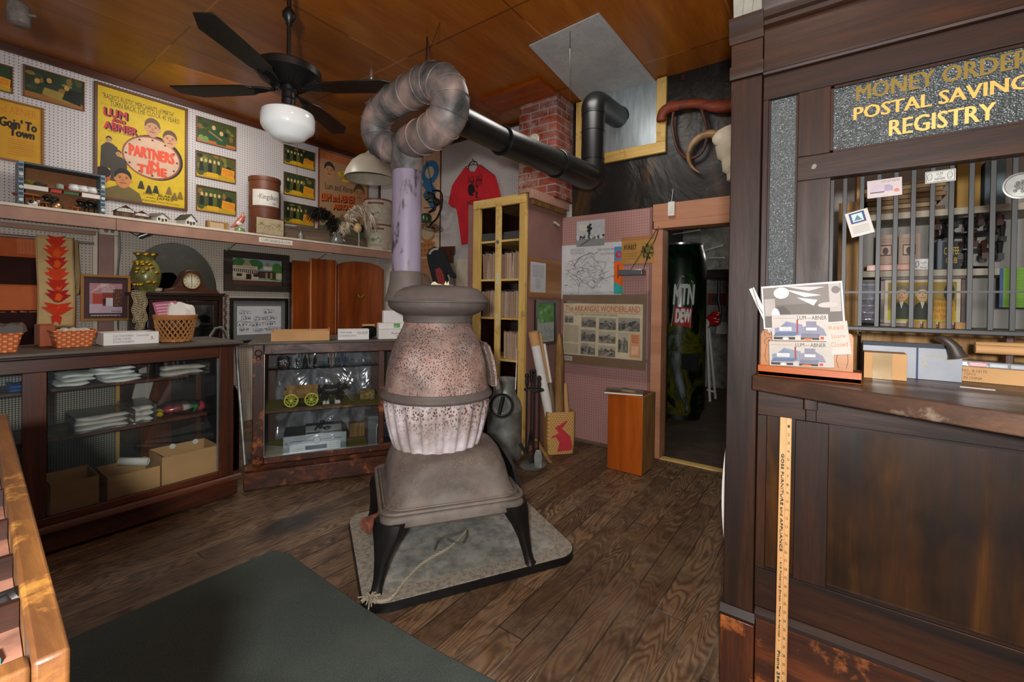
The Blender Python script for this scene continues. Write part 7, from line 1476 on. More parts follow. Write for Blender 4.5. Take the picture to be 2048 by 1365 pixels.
# bamboo basket with tubes
bb0 = Vector((3.455, 2.105, 0)); bb1 = Vector((3.655, 1.925, 0)); ex = (bb1-bb0).normalized(); ey = Vector((-ex.y, ex.x, 0)); 
if ey.dot(FW) < 0: ey = -ey
wB = (bb1-bb0).length; dB = .19; cB = (bb0+bb1)/2+ey*dB/2; zB = EYE-(838-CY-3)/FPX*(bb0.dot(Vector((FW.x, FW.y, 0)))); an = math.atan2(ex.y, ex.x)
t = thing('bamboo_basket', 'square bamboo waste basket with red painted figure holding rolled tubes', 'basket', tuple(cB))
m = MB(M['basket_bamboo'] if 'basket_bamboo' in M else weave('basket_bamboo', '#b8894a', '#d1a868', 330, 55)); r1 = lambda w, d, z: m.rrect(w, d, .03, z, (cB.x, cB.y), an, 5)
m.loft([r1(wB-.02, dB-.02, .003), r1(wB, dB, .15), r1(wB, dB, zB), r1(wB-.012, dB-.012, zB), r1(wB-.03, dB-.03, .01)]); m.build('body', t)
p = Pic(bb0-ey*.0025+Vector((0, 0, 0)), ex, UZ, wB, zB); p.poly([(.25, .65), (.45, .72), (.72, .82), (.6, .7), (.5, .62), (.82, .42), (.88, .2), (.85, .1), (.35, .08), (.42, .3), (.3, .42), (.12, .4), (.4, .52)], '#b8333c').poly([(.12, .4), (.3, .46), (.34, .5), (.14, .44)], '#b8333c'); p.done('painted_figure', t)
def tb(name, a, b, r, mat, label, cat='tube', col='#ffffff', rs=None):
    m = MB(M[mat], col); m.tube([a, b] if rs is None else [a.lerp(b, k/(len(rs)-1)) for k in range(len(rs))], r if rs is None else rs, 20); return tag(m.build(name), label, cat)
dpt = cB.dot(Vector((FW.x, FW.y, 0)))
q1_ = lambda px, py, dd=0: PD(px, py, dpt+dd)
t = thing('poster_tube', 'thick white poster tube with tan end leaning in the bamboo basket', 'tube', tuple(q1_(1100, 830))); A_, B_ = q1_(1102, 850, -.0), q1_(1066, 664, -.1)
MB(M['white']).tube([A_, A_.lerp(B_, .86)], .043, 24).build('tube', t); MB(M['kraft']).tube([A_.lerp(B_, .861), B_], .046, 24).build('end_cap', t)
tb('poster_tube', q1_(1110, 850, .03), q1_(1080, 667, .0), .014, 'kraft', 'thin brown tube right beside the thick white tube'); tb('poster_tube', q1_(1115, 850, .05), q1_(1088, 688, .06), .016, 'paper', 'slender white tube between brown tube and wooden club')
tb('wooden_club', q1_(1118, 850, -.02), q1_(1119, 668, .05), None, 'crate_side', 'thick pale wooden branch standing in the bamboo basket', 'branch', rs=[.036, .046, .042, .046, .045, .043, .034, .018])
tb('wooden_stick', q1_(1135, 850, .03), q1_(1130, 767, .06), .02, 'kraft', 'short tan stick at right in the bamboo basket', 'stick', rs=[.024, .022, .018]); tb('dark_stick', q1_(1110, 850, -.04), q1_(1100, 766, -.0), None, 'grey_z', 'dark weathered stick leaning in front of the white tube', 'stick', rs=[.006, .02, .028, .022])
y_ = q1_(1114, 838, -.03); p = Pic(y_, ex, UZ, .13, .05); p.rect(0, 0, 1, 1, '#c0c4ce').rect(.0, 0, .05, 1, '#111').ell(.4, .5, .08, .2, '#555'); tag(p.done('paper_sheet', None), 'small white printed sheet sticking out of the bamboo basket', 'paper')
# milk can
mc = P(1012, 922, 2, 0)+Vector((.05, .06, 0)); t = thing('milk_can', 'grey galvanised milk can behind the right side of the stove', 'milk can', tuple(mc))
rC = .155; zt_ = EYE-(770-617)/FPX*(mc.x*FW.x+mc.y*FW.y); k = zt_
MB(M['galv']).lathe([(rC*.97, .001), (rC, .01), (rC*1.02, .04), (rC, .05), (rC, k*.60), (rC*1.02, k*.61), (rC, k*.63), (rC*.9, k*.72), (rC*.68, k*.80), (rC*.62, k*.86), (rC*.62, k*.95), (rC*.74, k*.99), (rC*.74, k), (rC*.68, k*.995), (rC*.55, k*.93), (0, k*.90)], (mc.x, mc.y, 0), 40).build('body', t)
tag(MB(M['orange_z']).bar(PD(1031, 780, 3.84), PD(1034, 697, 3.9), .05, .006, RT).build('wooden_paddle'), 'flat reddish wooden paddle standing in the milk can', 'paddle')
c = PD(1003, 812, 3.68); ax = (CAMP-c).normalized(); t = thing('can_lid', 'round dark metal lid with handle bar hanging before the milk can', 'lid', tuple(c)); rl = 25/FPX*3.68
MB(M['iron']).lathe([(rl*.98, -.01), (rl, .0), (rl*.97, .012), (rl*.9, .01), (rl*.8, -.005), (0, -.005)], c, 34, ax).build('disc', t); MB(M['galv']).torus(c+ax*.0, rl*.62, .007, ax, 28, 6).build('ring', t)
MB(M['iron']).tube([c+UP*rl*.7+RT*.015+ax*.02, c-UP*rl*.7-RT*.02+ax*.02], .017, 8).build('handle_bar', t)
hang('lid_wire', c+UP*rl, PD(1005, 775, 3.74), .003, 'short wire holding the round dark lid on the milk can')
# fireplace tools
ft = P(1066, 932, 2, 0); fd = ft.x*FW.x+ft.y*FW.y; t = thing('fireplace_tool_stand', 'black iron fireplace tool stand on a round base', 'tool stand', tuple(ft))
zh = lambda py, d=fd: EYE-(py-617)/FPX*d
MB(flat('stonebase', '#5a5955', .8, var=.3)).lathe([(.13, .001), (.135, .012), (.12, .022), (.02, .028), (0, .028)], (ft.x, ft.y, 0), 28, sc_=(1, .8)).build('base', t)
FXh = Vector((FX.x, FX.y, 0)); cc_ = Vector((ft.x, ft.y, 0))
hq = zh(792); MB(M['iron']).tube([cc_+Vector((0, 0, .025)), cc_+Vector((0, 0, zh(758)))], .009, 8).ball(cc_+Vector((0, 0, zh(755))), .018, 10, 7).build('post', t)
MB(M['iron']).torus(cc_+Vector((0, 0, hq)), .08, .007, (0, 0, 1), 24, 6, a0=.4, a1=5.9).bar(cc_+Vector((0, 0, hq))-RX*.08, cc_+Vector((0, 0, hq))+RX*.08, .012, .012).build('hook_ring', t)
def ftool(name, off, ztop, zbot, label, tip):
    o = cc_+RX*off[0]+FXh*off[1]; s = thing(name, label, 'fireplace tool', (o.x, o.y, zbot)); m = MB(M['iron']); m.tube([o+Vector((0, 0, ztop-.06)), o+Vector((0, 0, zbot+.1))], .006, 8); m.build('shaft', s)
    m = MB(M['iron']); m.lathe([(.006, -.10), (.012, -.095), (.016, -.05), (.011, -.03), (.018, -.01), (.012, .012), (0, .015)], (o.x, o.y, ztop), 12); m.build('handle', s); tip(o, s); return s
ftool('fire_shovel', (.035, -.13), zh(762), .03, 'black fire shovel with grey scoop at front of the tool stand', lambda o, s: MB(M['galv']).prism([(-.03, 0), (.03, 0), (.035, .10), (.018, .15), (-.018, .15), (-.035, .10)], (o.x, o.y-.0, .032), RX, UZ, -FXh, 0, .008).build('scoop', s, bevel=.003))
ftool('fire_poker', (-.06, .06), zh(765), .05, 'black iron poker at left of the tool stand', lambda o, s: MB(M['iron']).tube([o+Vector((0, 0, .15)), o+Vector((.0, 0, .06)), o+Vector((.02, -.02, .05))], .006, 6).build('tip', s))
ftool('fire_tongs', (-.02, .09), zh(758), .05, 'black iron tongs at back of the tool stand', lambda o, s: MB(M['iron']).tube([o+Vector((0, 0, .3)), o+RX*.03+Vector((0, 0, .06))], .005, 6).tube([o+Vector((0, 0, .3)), o-RX*.03+Vector((0, 0, .06))], .005, 6).build('jaw', s))
t = thing('hearth_brush', 'wooden hearth brush leaning from the tool stand to the floor', 'brush', tuple(P(1092, 918, 2, .0))); a_, b_ = PD(1072, 880, fd-.03), P(1100, 922, 2, .02)
MB(M['crate_side']).bar(a_, b_, .035, .02, (0, 0, 1)).build('handle', t, bevel=.004); MB(M['kraft']).bar(a_.lerp(b_, .2)+RX*-.0+Vector((0, 0, -.012)), b_+Vector((0, 0, -.010)), .03, .016, (0, 0, 1)).build('bristles', t)
t = thing('dust_pan', 'dark metal triangular pan leaning at left of the tool stand', 'pan', tuple(P(1040, 930, 2, 0))); MB(M['iron']).prism([(0, 0), (.03, -.0), (-.07, .17), (-.10, .16)], cc_+Vector((0, 0, .03))-RX*.03-FXh*.02, RX, UZ, -FXh, 0, .006).build('pan', t)
# ---------------- tarpaper wall: yoke, skull, switch ----------------
XY = XM-.06
g = lambda a, b, X=XY: P(a, b, 0, X)
t = thing('ox_yoke', 'old orange red wooden ox yoke with bows hung on the tarpaper wall', 'ox yoke', tuple(g(1390, 220)))
c = [(1322, 243, .055), (1326, 226, .06), (1340, 215, .06), (1360, 211, .052), (1380, 208, .05), (1400, 208, .055), (1425, 212, .065), (1450, 213, .068), (1480, 208, .06)]
pts = [g(a, b) for a, b, r in c]; m = MB(wood('yoke_wood', ('#571d0c', '#80341a', '#9c4a28'), 'y', 1, .6, wear='#4a2a1c')); m.tube(smooth_path(pts, 4), [.045]+[c[i//4][2]*.92 for i in range(1, 33)], 18, flat=.8); m.build('beam', t)
m = MB(M['redwood_z']); m.tube(smooth_path([g(1347, 225), g(1345, 250), g(1350, 280), g(1358, 302), g(1372, 316), g(1384, 317), g(1402, 306), g(1412, 285), g(1414, 262), g(1410, 240), g(1402, 215)], 4), .014, 10); m.build('bow', t)
t = thing('cow_skull', 'white cow skull with curved horn beside the ox yoke', 'skull', tuple(g(1450, 310)))
m = MB(flat('bone', '#cbbfa8', .6, var=.1)); m.tube(smooth_path([g(1448, 262), g(1452, 285), g(1458, 315), g(1462, 345), g(1464, 362)], 4), [.11]*4+[.12]*4+[.085]*4+[.05]*4+[.03], 16, flat=.5); m.ball(g(1450, 275), .1, 14, 9, (.6, 1.0, .8)); m.build('skull', t)
m = MB(flat('horn', '#8a6a44', .4, var=.35, scale=10)); hp = smooth_path([g(1436, 270), g(1420, 268), g(1404, 272), g(1388, 284), g(1378, 302), g(1377, 318), g(1384, 334), g(1399, 346)], 4); n = len(hp); m.tube(hp, [.034*(1-.9*(i/(n-1))**1.6)+.002 for i in range(n)], 14); m.build('horn', t)
y1, z1 = bp_(1337, 405, XM-.035); y0, z0 = bp_(1350, 432, XM-.035); t = thing('wall_switch', 'small white switch box above the doorway header', 'switch', (XM-.04, (y0+y1)/2, z0)); MB(M['white']).bb(XM-.056, XM-.031, y0, y1, z0, z1).build('box', t, bevel=.004); MB(M['paper']).bb(XM-.060, XM-.0565, (y0+y1)/2-.01, (y0+y1)/2+.01, z0+.03, z1-.03).build('rocker', t)
hang('switch_wire', (XM-.045, (y0+y1)/2, z1), (XM-.005, (y0+y1)/2, z1+.12), .002, 'thin wire rising from the white switch box', 'white')
tag(MB(M['redwood_z']).bb(XM-.012, XM-.001, P(1370, 150, 0, XM)[1], P(1363, 150, 0, XM)[1], P(1367, 161, 0, XM)[2], P(1367, 146, 0, XM)[2]).build('wood_scrap'), 'small orange wood scrap nailed near top of the tarpaper wall', 'wood')
# ================= BACK ROOM =================
vc = Vector((5.8, 1.60, 0)); t = thing('vending_machine', 'dark green can shaped drink vending machine beyond the doorway', 'vending machine', tuple(vc))
wood('x', ('#000000', '#000000', '#000000')); 
can, nt_, b_ = mk('can_print'); setp(b_, .25); T_ = NT(nt_); n_ = T_.noise(T_.world((1, 1, .6)), 2.6, 5, .6, 1.5); z_ = T_.sep(T_.world())[2]
lo = T_.ramp(n_, [(.42, '#080d08'), (.5, '#4e4c10'), (.58, '#1f2a0c'), (.7, '#6b7478')]); hi = T_.ramp(n_, [(.4, '#050c07'), (.55, '#0c2410'), (.7, '#22401a')]); T_.l(T_.mix(T_.ramp(T_.math('DIVIDE', z_, 2.0), [(.55, 0.0), (.68, 1.0)]), lo, hi), b_.inputs['Base Color'])
rv = .31; MB(can).lathe([(rv*.9, .06), (rv, .12), (rv, 1.95), (rv*.93, 2.05), (rv*.86, 2.12), (rv*.86, 2.14), (0, 2.14)], (vc.x, vc.y, -.01), 48).build('can_body', t)
MB(M['silver']).lathe([(rv*.87, 2.14), (rv*.88, 2.16), (rv*.8, 2.155), (0, 2.15)], (vc.x, vc.y, -.01), 48).build('can_top', t); MB(M['black']).lathe([(rv*.85, 0), (rv*.85, .06)], (vc.x, vc.y, -.01), 32).build('plinth', t)
a0 = math.atan2(-vc.y, -vc.x)
def vd(p):
    p.poly([(.30, .22), (.70, .10), (.80, .80), (.55, .86), (.40, .70)], '#0f2412'); p.text('MTN', .34, .50, .84, .76, '#c9d2cf', .1, b=.012)
    for i in range(12): a, b = i/12, (i+1)/12; p.poly([(.34+.44*a, .23-.04*a), (.34+.44*b, .23-.04*b), (.38+.44*b, .47-.02*b), (.38+.44*a, .47-.02*a)], '#a81c1c')
    p.text('DEW', .40, .26, .76, .43, '#e4e4e0', .1, b=.012)
    p.line([(.3, .2), (.4, .7), (.55, .88), (.82, .8), (.76, .18)], .01, '#b8c4b8')
curved(t, vc.x, vc.y, rv*1.002, .95, 1.85, a0-.75, a0+.75, vd, name='logo')
MB(M['gloss'], '#1c1f22').bb(vc.x-rv-.02, vc.x-rv+.05, vc.y-.30, vc.y-.12, .62, .80).build('dispenser_slot', t)
t = thing('candy_machine', 'narrow black snack machine with lit packets left of the can shaped machine', 'vending machine', (5.0, 1.75, 0)); MB(M['black']).bb(4.85, 5.35, 1.60, 2.15, -.009, 1.95).build('body', t, bevel=.01)
p = Pic((4.848, 1.86, .72), UB, UZ, .24, .95); p.rect(0, 0, 1, 1, '#c8ccd0').rect(.14, .02, .86, .98, '#15161a'); R = random.Random(5)
for j in range(9):
    for i in range(3): p.rect(.18+i*.23, .05+j*.1, .36+i*.23, .11+j*.1, R.choice(('#5a2c2c', '#3a4a5a', '#6a6a68', '#7a5a2c', '#22262a', '#8a8c90')))
p.done('packets', t)
m = MB(M['white']); w0 = P(1422, 812, 2, 0); 
m.tube([P(1413, 640, 0, 7.0), P(1420, 810, 0, 6.9)], .018, 8).tube([P(1416, 640, 0, 7.0), P(1431, 798, 0, 7.1)], .018, 8).tube([P(1414, 780, 0, 7.0), P(1430, 785, 0, 7.0)], .014, 8).tube([P(1410, 655, 0, 6.9), P(1413, 640, 0, 7.0), P(1418, 650, 0, 7.05)], .018, 8); tag(m.build('folding_stand'), 'white tubular folding stand in the back room', 'stand')
m = MB(M['gloss'], '#b81c1c'); 
for a, b, r in ((1425, 637, .07), (1431, 630, .06), (1429, 644, .07)): m.ball(P(a, b, 0, 7.0), r, 8, 6, (.6, 1.2, .9))
m.col('#2a2a2a').tube([P(1427, 640, 0, 7.0), P(1414, 660, 0, 7.0), P(1415, 672, 0, 7.0)], .012, 6); tag(m.build('red_flowers'), 'red artificial flowers on a stem in the back room', 'flowers')
y1, z1 = bp_(1433, 644, 8.05); t = tag(MB(M['white']).bb(8.06, 8.09, y1-.16, y1, z1-.2, z1).build('wall_socket'), 'white wall socket on the far back room wall', 'socket')
tag(MB(M['black']).tube([P(1438, 560, 0, 8.05), P(1437, 600, 0, 8.05), P(1441, 620, 0, 8.05), P(1438, 648, 0, 8.05)], .025, 6).build('black_cable'), 'black cable running up the far wall from the socket', 'cable')
y1, z1 = bp_(1412, 540, 7.6); tag(MB(M['darkwood_y']).bb(7.6, 8.05, -1.0, y1, z1-.15, z1).build('dark_beam', bevel=.01), 'dark wooden beam high in the back room', 'beam')
y1, z1 = bp_(1415, 587, 8.05); p = Pic((8.09, y1, z1-.2), UB, UZ, .28, .2); p.rect(0, 0, 1, 1, '#7a1c20').ell(.4, .5, .2, .3, '#2a3a2a'); tag(p.done('wall_picture', None), 'small dark red picture on far wall of the back room', 'picture')
for k, (a, b, c, d) in enumerate(((1345, 465, 1400, 452), (1400, 500, 1445, 483), (1405, 512, 1449, 508))): hang('ceiling_wire', P(a, b+4, 0, 6.2), P(c, d+8, 0, 6.8), .008, ('lowest', 'middle', 'upper')[k]+' slack pale wire under the back room ceiling', 'white')
tag(MB(flat('warm_plank', '#5a4a1c', .7)).bb(4.16, 4.2, 1.27, 1.36, 0, 2.07).build('door_plank'), 'yellow brown plank standing just inside the doorway', 'plank')
# ================= POST OFFICE FRONT =================
XQ = 1.78; YE = -1.45; ZK = 1.16
py_ = lambda px, py=500, X=XQ: P(px, py, 0, X)[1]
pz_ = lambda px, py, X=XQ: P(px, py, 0, X)[2]
t = thing('post_office_front', 'dark oak post office front with barred window, glass sign and counter', 'service counter', (1.85, -.2, 0)); PO = t
# corner post
MB(M['oak_z']).bb(XQ, XQ+.10, .222, .32, .30, 2.215).build('corner_post', t, bevel=.003)
MB(M['worn_z']).bb(XQ-.012, XQ+.10, .216, .326, .001, .262).build('post_base', t, bevel=.003)
m = MB(M['oak_y']); m.loft([[(XQ-.012, y, .2625), (XQ-.016, y, .275), (XQ-.006, y, .29), (XQ-.0, y, .2995), (XQ+.1, y, .2995), (XQ+.1, y, .2625)] for y in (.214, .328)]); m.build('base_moulding', t)
m = MB(M['oak_y'])
m.loft([[(XQ-.008, y, 2.217), (XQ-.014, y, 2.235), (XQ-.010, y, 2.262), (XQ+.1, y, 2.262), (XQ+.1, y, 2.217)] for y in (.218, .325)]).bb(XQ, XQ+.1, .222, .322, 2.263, 2.345).loft([[(XQ-.004, y, 2.346), (XQ-.018, y, 2.365), (XQ-.018, y, 2.40), (XQ-.026, y, 2.415), (XQ-.026, y, 2.43), (XQ+.1, y, 2.43), (XQ+.1, y, 2.346)] for y in (.219, .328)])
m.build('post_capital', t)
# cornice and rails, running right
R0, R1 = YE, .2185
m = MB(M['oak_y']); m.bb(XQ+.012, XQ+.06, R0, R1, 2.232, 2.375)
m.loft([[(XQ+.010, y, 2.376), (XQ-.005, y, 2.382), (XQ-.008, y, 2.395), (XQ-.02, y, 2.402), (XQ-.022, y, 2.412), (XQ-.02, y, 2.425), (XQ-.035, y, 2.45), (XQ-.07, y, 2.50), (XQ-.075, y, 2.53), (XQ+.06, y, 2.53), (XQ+.06, y, 2.376)] for y in (R0, R1)])
m.loft([[(XQ+.011, y, 2.205), (XQ-.004, y, 2.208), (XQ-.006, y, 2.216), (XQ+.002, y, 2.222), (XQ+.004, y, 2.231), (XQ+.06, y, 2.231), (XQ+.06, y, 2.205)] for y in (R0, R1)]); m.build('cornice', t)
yg0, yg1 = py_(1534, 400), py_(1593, 400); ys0 = py_(1661, 250); yw0 = py_(1658, 500)
MB(M['oak_y']).bb(XQ+.006, XQ+.05, R0, R1, 2.122, 2.2045).bb(XQ+.006, XQ+.05, R0, yg1, 1.822, 1.903).build('rail', t, bevel=.002, each=True)
MB(M['oak_z']).bb(XQ+.005, XQ+.05, yg0, R1, ZK, 2.1215).bb(XQ+.005, XQ+.05, yw0-.001, yg1, ZK, 1.8215).bb(XQ+.005, XQ+.05, ys0, yg1, 1.9035, 2.1215).build('stile', t, bevel=.002, each=True)
m = MB(M['oak_z']); m.bb(XQ+.012, XQ+.02, yg0-.006, yg0, ZK, 2.12).bb(XQ+.012, XQ+.02, yg1, yg1+.006, ZK, 2.12).bb(XQ+.012, XQ+.02, ys0-.008, ys0, 1.904, 2.12).bb(XQ+.012, XQ+.02, R0, ys0, 1.904, 1.911).bb(XQ+.012, XQ+.02, R0, ys0, 2.113, 2.121); m.build('bead', t, each=True)
MB(M['hammered_glass']).bb(XQ+.022, XQ+.027, yg1+.001, yg0-.001, ZK+.002, 2.121).build('side_light', t, smooth=0)
sg = MB(M['sign_glass']).bb(XQ+.022, XQ+.027, R0+.01, ys0-.001, 1.905, 2.12).build('sign_glass', t, smooth=0)
def onface(pts, X): return [(-P(a, b, 0, X)[1], P(a, b, 0, X)[2]) for a, b in pts]
p = Pic((XQ+.0215, 0, 0), UB, UZ, 1, 1)
def gold(s, x0, ytl, ybl, x1, c, sh='#0c0a08', bold=.0):
    a = onface([(x0, ytl), (x0, ybl)], XQ+.021); b = -P(x1, ytl, 0, XQ+.021)[1]; z1, z0 = a[0][1], a[1][1]
    p.text(s, a[0][0]-.0012, z0-.0018, b+.0012, z1+.0012, sh); 
    for dx in (0, .0011, -.0011, .0022): p.text(s, a[0][0]+dx, z0, b+dx, z1, c)
gold('MONEY ORDERS', 1713, 172, 203, 2085, '#7a6428'); gold('POSTAL SAVINGS', 1708, 216, 241, 2085, '#c9a253'); gold('REGISTRY', 1779, 241, 273, 1990, '#d8ae62', bold=1)
p.done('gilt_lettering', sg)
# grille
gx = XQ+.045; gr = []
for px in (1662, 1688, 1722, 1756, 1790, 1825, 1863, 1901, 1941, 1984, 2028, 2074, 2122, 2172):
    y = P(px, 500, 0, gx)[1]; MB(M['bar'] if 'bar' in M else flat('bar', '#1f2022', .5, .2)).bb(gx, gx+.006, y-.006, y+.006, 1.336, 1.821).build('window_bar', t, bevel=.001)
while y > YE+.06: y -= .058; MB(M['bar']).bb(gx, gx+.006, y-.006, y+.006, 1.336, 1.821).build('window_bar', t, bevel=.001)
MB(M['bar']).bb(gx-.008, gx+.012, YE, yw0, 1.322, 1.3355).build('sill_bar', t, bevel=.002)
MB(M['bar']).bb(gx-.005, gx-.0008, YE, yw0, 1.443, 1.449).build('cross_rod', t)
# lower part
MB(M['oak_y']).bb(XQ+.006, XQ+.05, YE, R1, 1.012, 1.108).bb(XQ+.006, XQ+.05, YE, R1, .33, .467).build('rail', t, bevel=.002, each=True)
la, lb, lc = py_(1530, 1000), py_(1588, 1000), py_(1655, 1000)
MB(M['oak_z']).bb(XQ+.006, XQ+.05, la, R1, .468, 1.0115).bb(XQ+.006, XQ+.05, lc, lb, .468, 1.0115).build('stile', t, bevel=.002, each=True)
MB(M['panel_oak']).bb(XQ+.022, XQ+.03, lb+.0005, la-.0005, .468, 1.011).bb(XQ+.022, XQ+.03, YE, lc-.0005, .468, 1.011).build('lower_panel', t, smooth=0, each=True)
m = MB(M['grey_y'] if 0 else M['oak_y']); m.bb(XQ+.010, XQ+.022, lb, la, .468, .474).bb(XQ+.010, XQ+.022, YE, lc, .468, .474).bb(XQ+.012, XQ+.022, YE, lc, 1.004, 1.011)
m.loft([[(XQ+.005, y, .296), (XQ-.016, y, .298), (XQ-.014, y, .312), (XQ-.004, y, .322), (XQ+.005, y, .329), (XQ+.05, y, .329), (XQ+.05, y, .296)] for y in (YE, R1-.004)]); m.build('bead', t, each=True)
MB(M['worn_y']).bb(XQ-.008, XQ+.05, YE, .212, .001, .295).build('plinth', t, bevel=.002)
# counter ledge (slightly splayed)
kl, kr = P(1504, 750, 2, ZK), P(2048, 830, 2, ZK); dk = (kr-kl).normalized(); kr = kl+dk*((YE-kl.y)/dk.y)
m = MB(wood('ledge_wood', ('#2a1a12', '#4a3224', '#6a4c38'), 'y', .8, .4, wear='#8a7a68')); m.prism([(kl.x, kl.y), (kr.x, kr.y), (2.12, YE), (2.12, .2), (kl.x+.06, .214), (kl.x+.06, kl.y)], (0, 0, 0), (1, 0, 0), (0, 1, 0), (0, 0, 1), ZK-.052, ZK); m.build('counter_ledge', t, bevel=.004)
b0 = P(1620, 790, 2, 1.105); MB(M['oak_z']).bb(XQ-.055, XQ+.005, P(1636, 800, 0, XQ)[1], P(1610, 800, 0, XQ)[1], 1.062, 1.107).bb(XQ-.03, XQ+.005, P(1634, 800, 0, XQ)[1], P(1613, 800, 0, XQ)[1], 1.02, 1.0615).build('bracket', t, bevel=.002)
# yardstick
t = thing('yardstick', 'wooden yardstick with printed lettering leaning against the post office front', 'yardstick', (1.70, .14, 0)); ya, yb = P(1572, 836, 0, 1.765), P(1561, 1365, 0, 1.715); dd = (yb-ya).normalized(); yb = ya+dk*0+dd*((ya.z-.004)/-dd.z); V_ = -dd; U_ = Vector((0, -1, 0)); U_ = (U_-V_*U_.dot(V_)).normalized(); Ly = (yb-ya).length; wy = .034
MB(wood('stick_wood', ('#b07c48', '#c99660', '#d8a872'), 'z', 1, .5)).obx((ya+yb)/2, U_*wy/2, U_.cross(V_)*.002, V_*Ly/2).build('stick', t, bevel=.001)
p = Pic(yb-U_*wy/2+U_.cross(V_)*.0022, U_, V_, wy, Ly)
def vtext(p, s, uc, hu, v0, v1, c):
    vs, fs = text_geo(s)
    for dx in (0, .025, -.025): l = p.lift(); p.m.col(c); p.m.add([p.p(uc+dx+hu/2*(2*b-1), v1-(v1-v0)*a, l) for a, b in vs], fs)
vtext(p, 'GOSS FURNITURE and APPLIANCE', .3, .22, .56, .88, '#2e3a30'); vtext(p, '-  410 Pickering Street - Mena, Arkansas  -', .3, .18, .27, .54, '#2e3a30'); vtext(p, 'Phone 394-2697', .3, .24, .08, .24, '#2e3a30')
p.line([(.56, 0), (.56, 1)], .0005, '#3a2c1c')
for k in range(36):
    v = 1-(k+1)/36*.98; p.text(str(k+1), .66, v-.004, .86, v+.005, '#4a3824'); p.line([(.9, v+.012), (1, v+.012)], .0006, '#4a3824')
    for q in range(1, 8): p.line([(.94 if q % 4 else .88, v+.012+q*.98/288), (1, v+.012+q*.98/288)], .0004, '#4a3824')
p.done('markings', t)
tag(MB(M['paper']).grid(lambda u, v: (1.86-.03*math.sin(v*3.14), .328+.010*math.sin(v*3.14)+.0*u, .45+.45*v) if u < .5 else (1.95, .33, .45+.45*v), 1, 12).build('curled_sheet', solid=.002), 'white curled sheet peeking out behind the left edge of oak post', 'paper')
# ---------- things fixed on the bars ----------
def card(tl, tr, br, bl, X, name, label, cat, draw, base='#cfc8c4', th=.0015):
    q = [P(a, b, 0, X) for a, b in (tl, tr, br, bl)]; U_ = (q[1]-q[0]+q[2]-q[3])/2; V_ = (q[0]-q[3]+q[1]-q[2])/2; w_, h_ = U_.length, V_.length; U_.normalize(); V_ = (V_-U_*V_.dot(U_)).normalized(); N_ = U_.cross(V_); c = sum(q, Vector())/4; o = c-U_*w_/2-V_*h_/2
    t = thing(name, label, cat, tuple(o)); MB(M['print'], base).obx(c-N_*(th/2+.0002), U_*w_/2, V_*h_/2, N_*th/2).build('sheet', t, smooth=0); p = Pic(o, U_, V_, w_, h_); draw(p); p.done('print', t); return t
def c1(p):
    p.rect(0, 0, 1, 1, '#b0a4a4').text('LUM and ABNER', .42, .82, .95, .93, '#5a4a50').poly([(.1, .3), (.1, .55), (.3, .75), (.5, .6), (.5, .3)], '#a79aa8').poly([(.5, .3), (.5, .65), (.62, .68), (.75, .55), (.75, .3)], '#8f8598').rect(.08, .24, .5, .32, '#5c545c').ell(.85, .3, .08, .1, '#b06a5a').lines(.05, .05, .6, .14, 2, '#8a8084')
card((1734, 363), (1804, 354), (1804, 389), (1735, 398), gx-.004, 'postcard', 'pale postcard of a store taped high on the window bars', 'postcard', c1)
def c2(p):
    p.rect(0, 0, 1, 1, '#b4b0aa').rect(.15, .52, .82, .95, '#2a3468').rect(.25, .58, .72, .89, '#a8c4bc').poly([(.3, .62), (.5, .84), (.66, .62)], '#4a6a7a').lines(.14, .1, .86, .42, 5, '#77746e', .3)
card((1689, 429), (1734, 416), (1750, 464), (1704, 476), gx-.004, 'stamp_card', 'tilted white card with blue framed stamp hung on the left bars', 'card', c2)
def c3(p):
    p.rect(0, 0, 1, 1, '#b0b0ab').text('LUM', .38, .62, .58, .84, '#1a1a1c').text('and', .42, .46, .54, .56, '#1a1a1c').text('ABNER', .30, .2, .66, .40, '#1a1a1c').line([(.04, .06), (.96, .06), (.96, .94), (.04, .94), (.04, .06)], .0012, '#1a1a1c').lines(.3, .07, .7, .14, 1, '#3a3a3c')
    for u in (.16, .82): p.line([(u-.07, .3), (u-.09, .6), (u-.03, .8), (u+.05, .75), (u+.07, .5), (u+.03, .25), (u-.04, .2), (u-.07, .3)], .001, '#1a1a1c').line([(u-.03, .55), (u, .55)], .001, '#1a1a1c').line([(u-.02, .35), (u+.03, .36)], .001, '#1a1a1c')
card((1850, 345), (1911, 337), (1912, 361), (1851, 368), gx-.004, 'name_plate', 'small white lettered name plate with two line drawn faces on the bars', 'plate', c3, '#cfcfca')
c = P(2041, 372, 0, gx-.004); t = thing('medallion', 'round grey embossed medallion on the right window bars', 'medallion', tuple(c)); MB(M['galv']).lathe([(0, 0), (.034, 0), (.036, .002), (.036, .005), (.032, .006), (.030, .004), (0, .004)], c, 32, NB).build('disc', t); m = MB(M['galv'])
for k in range(14): a_ = k*.9; m.ball(c+Vector((-.004, .018*math.cos(a_)*(k/14), .018*math.sin(a_)*(k/14))), .005, 6, 4)
m.build('relief', t)
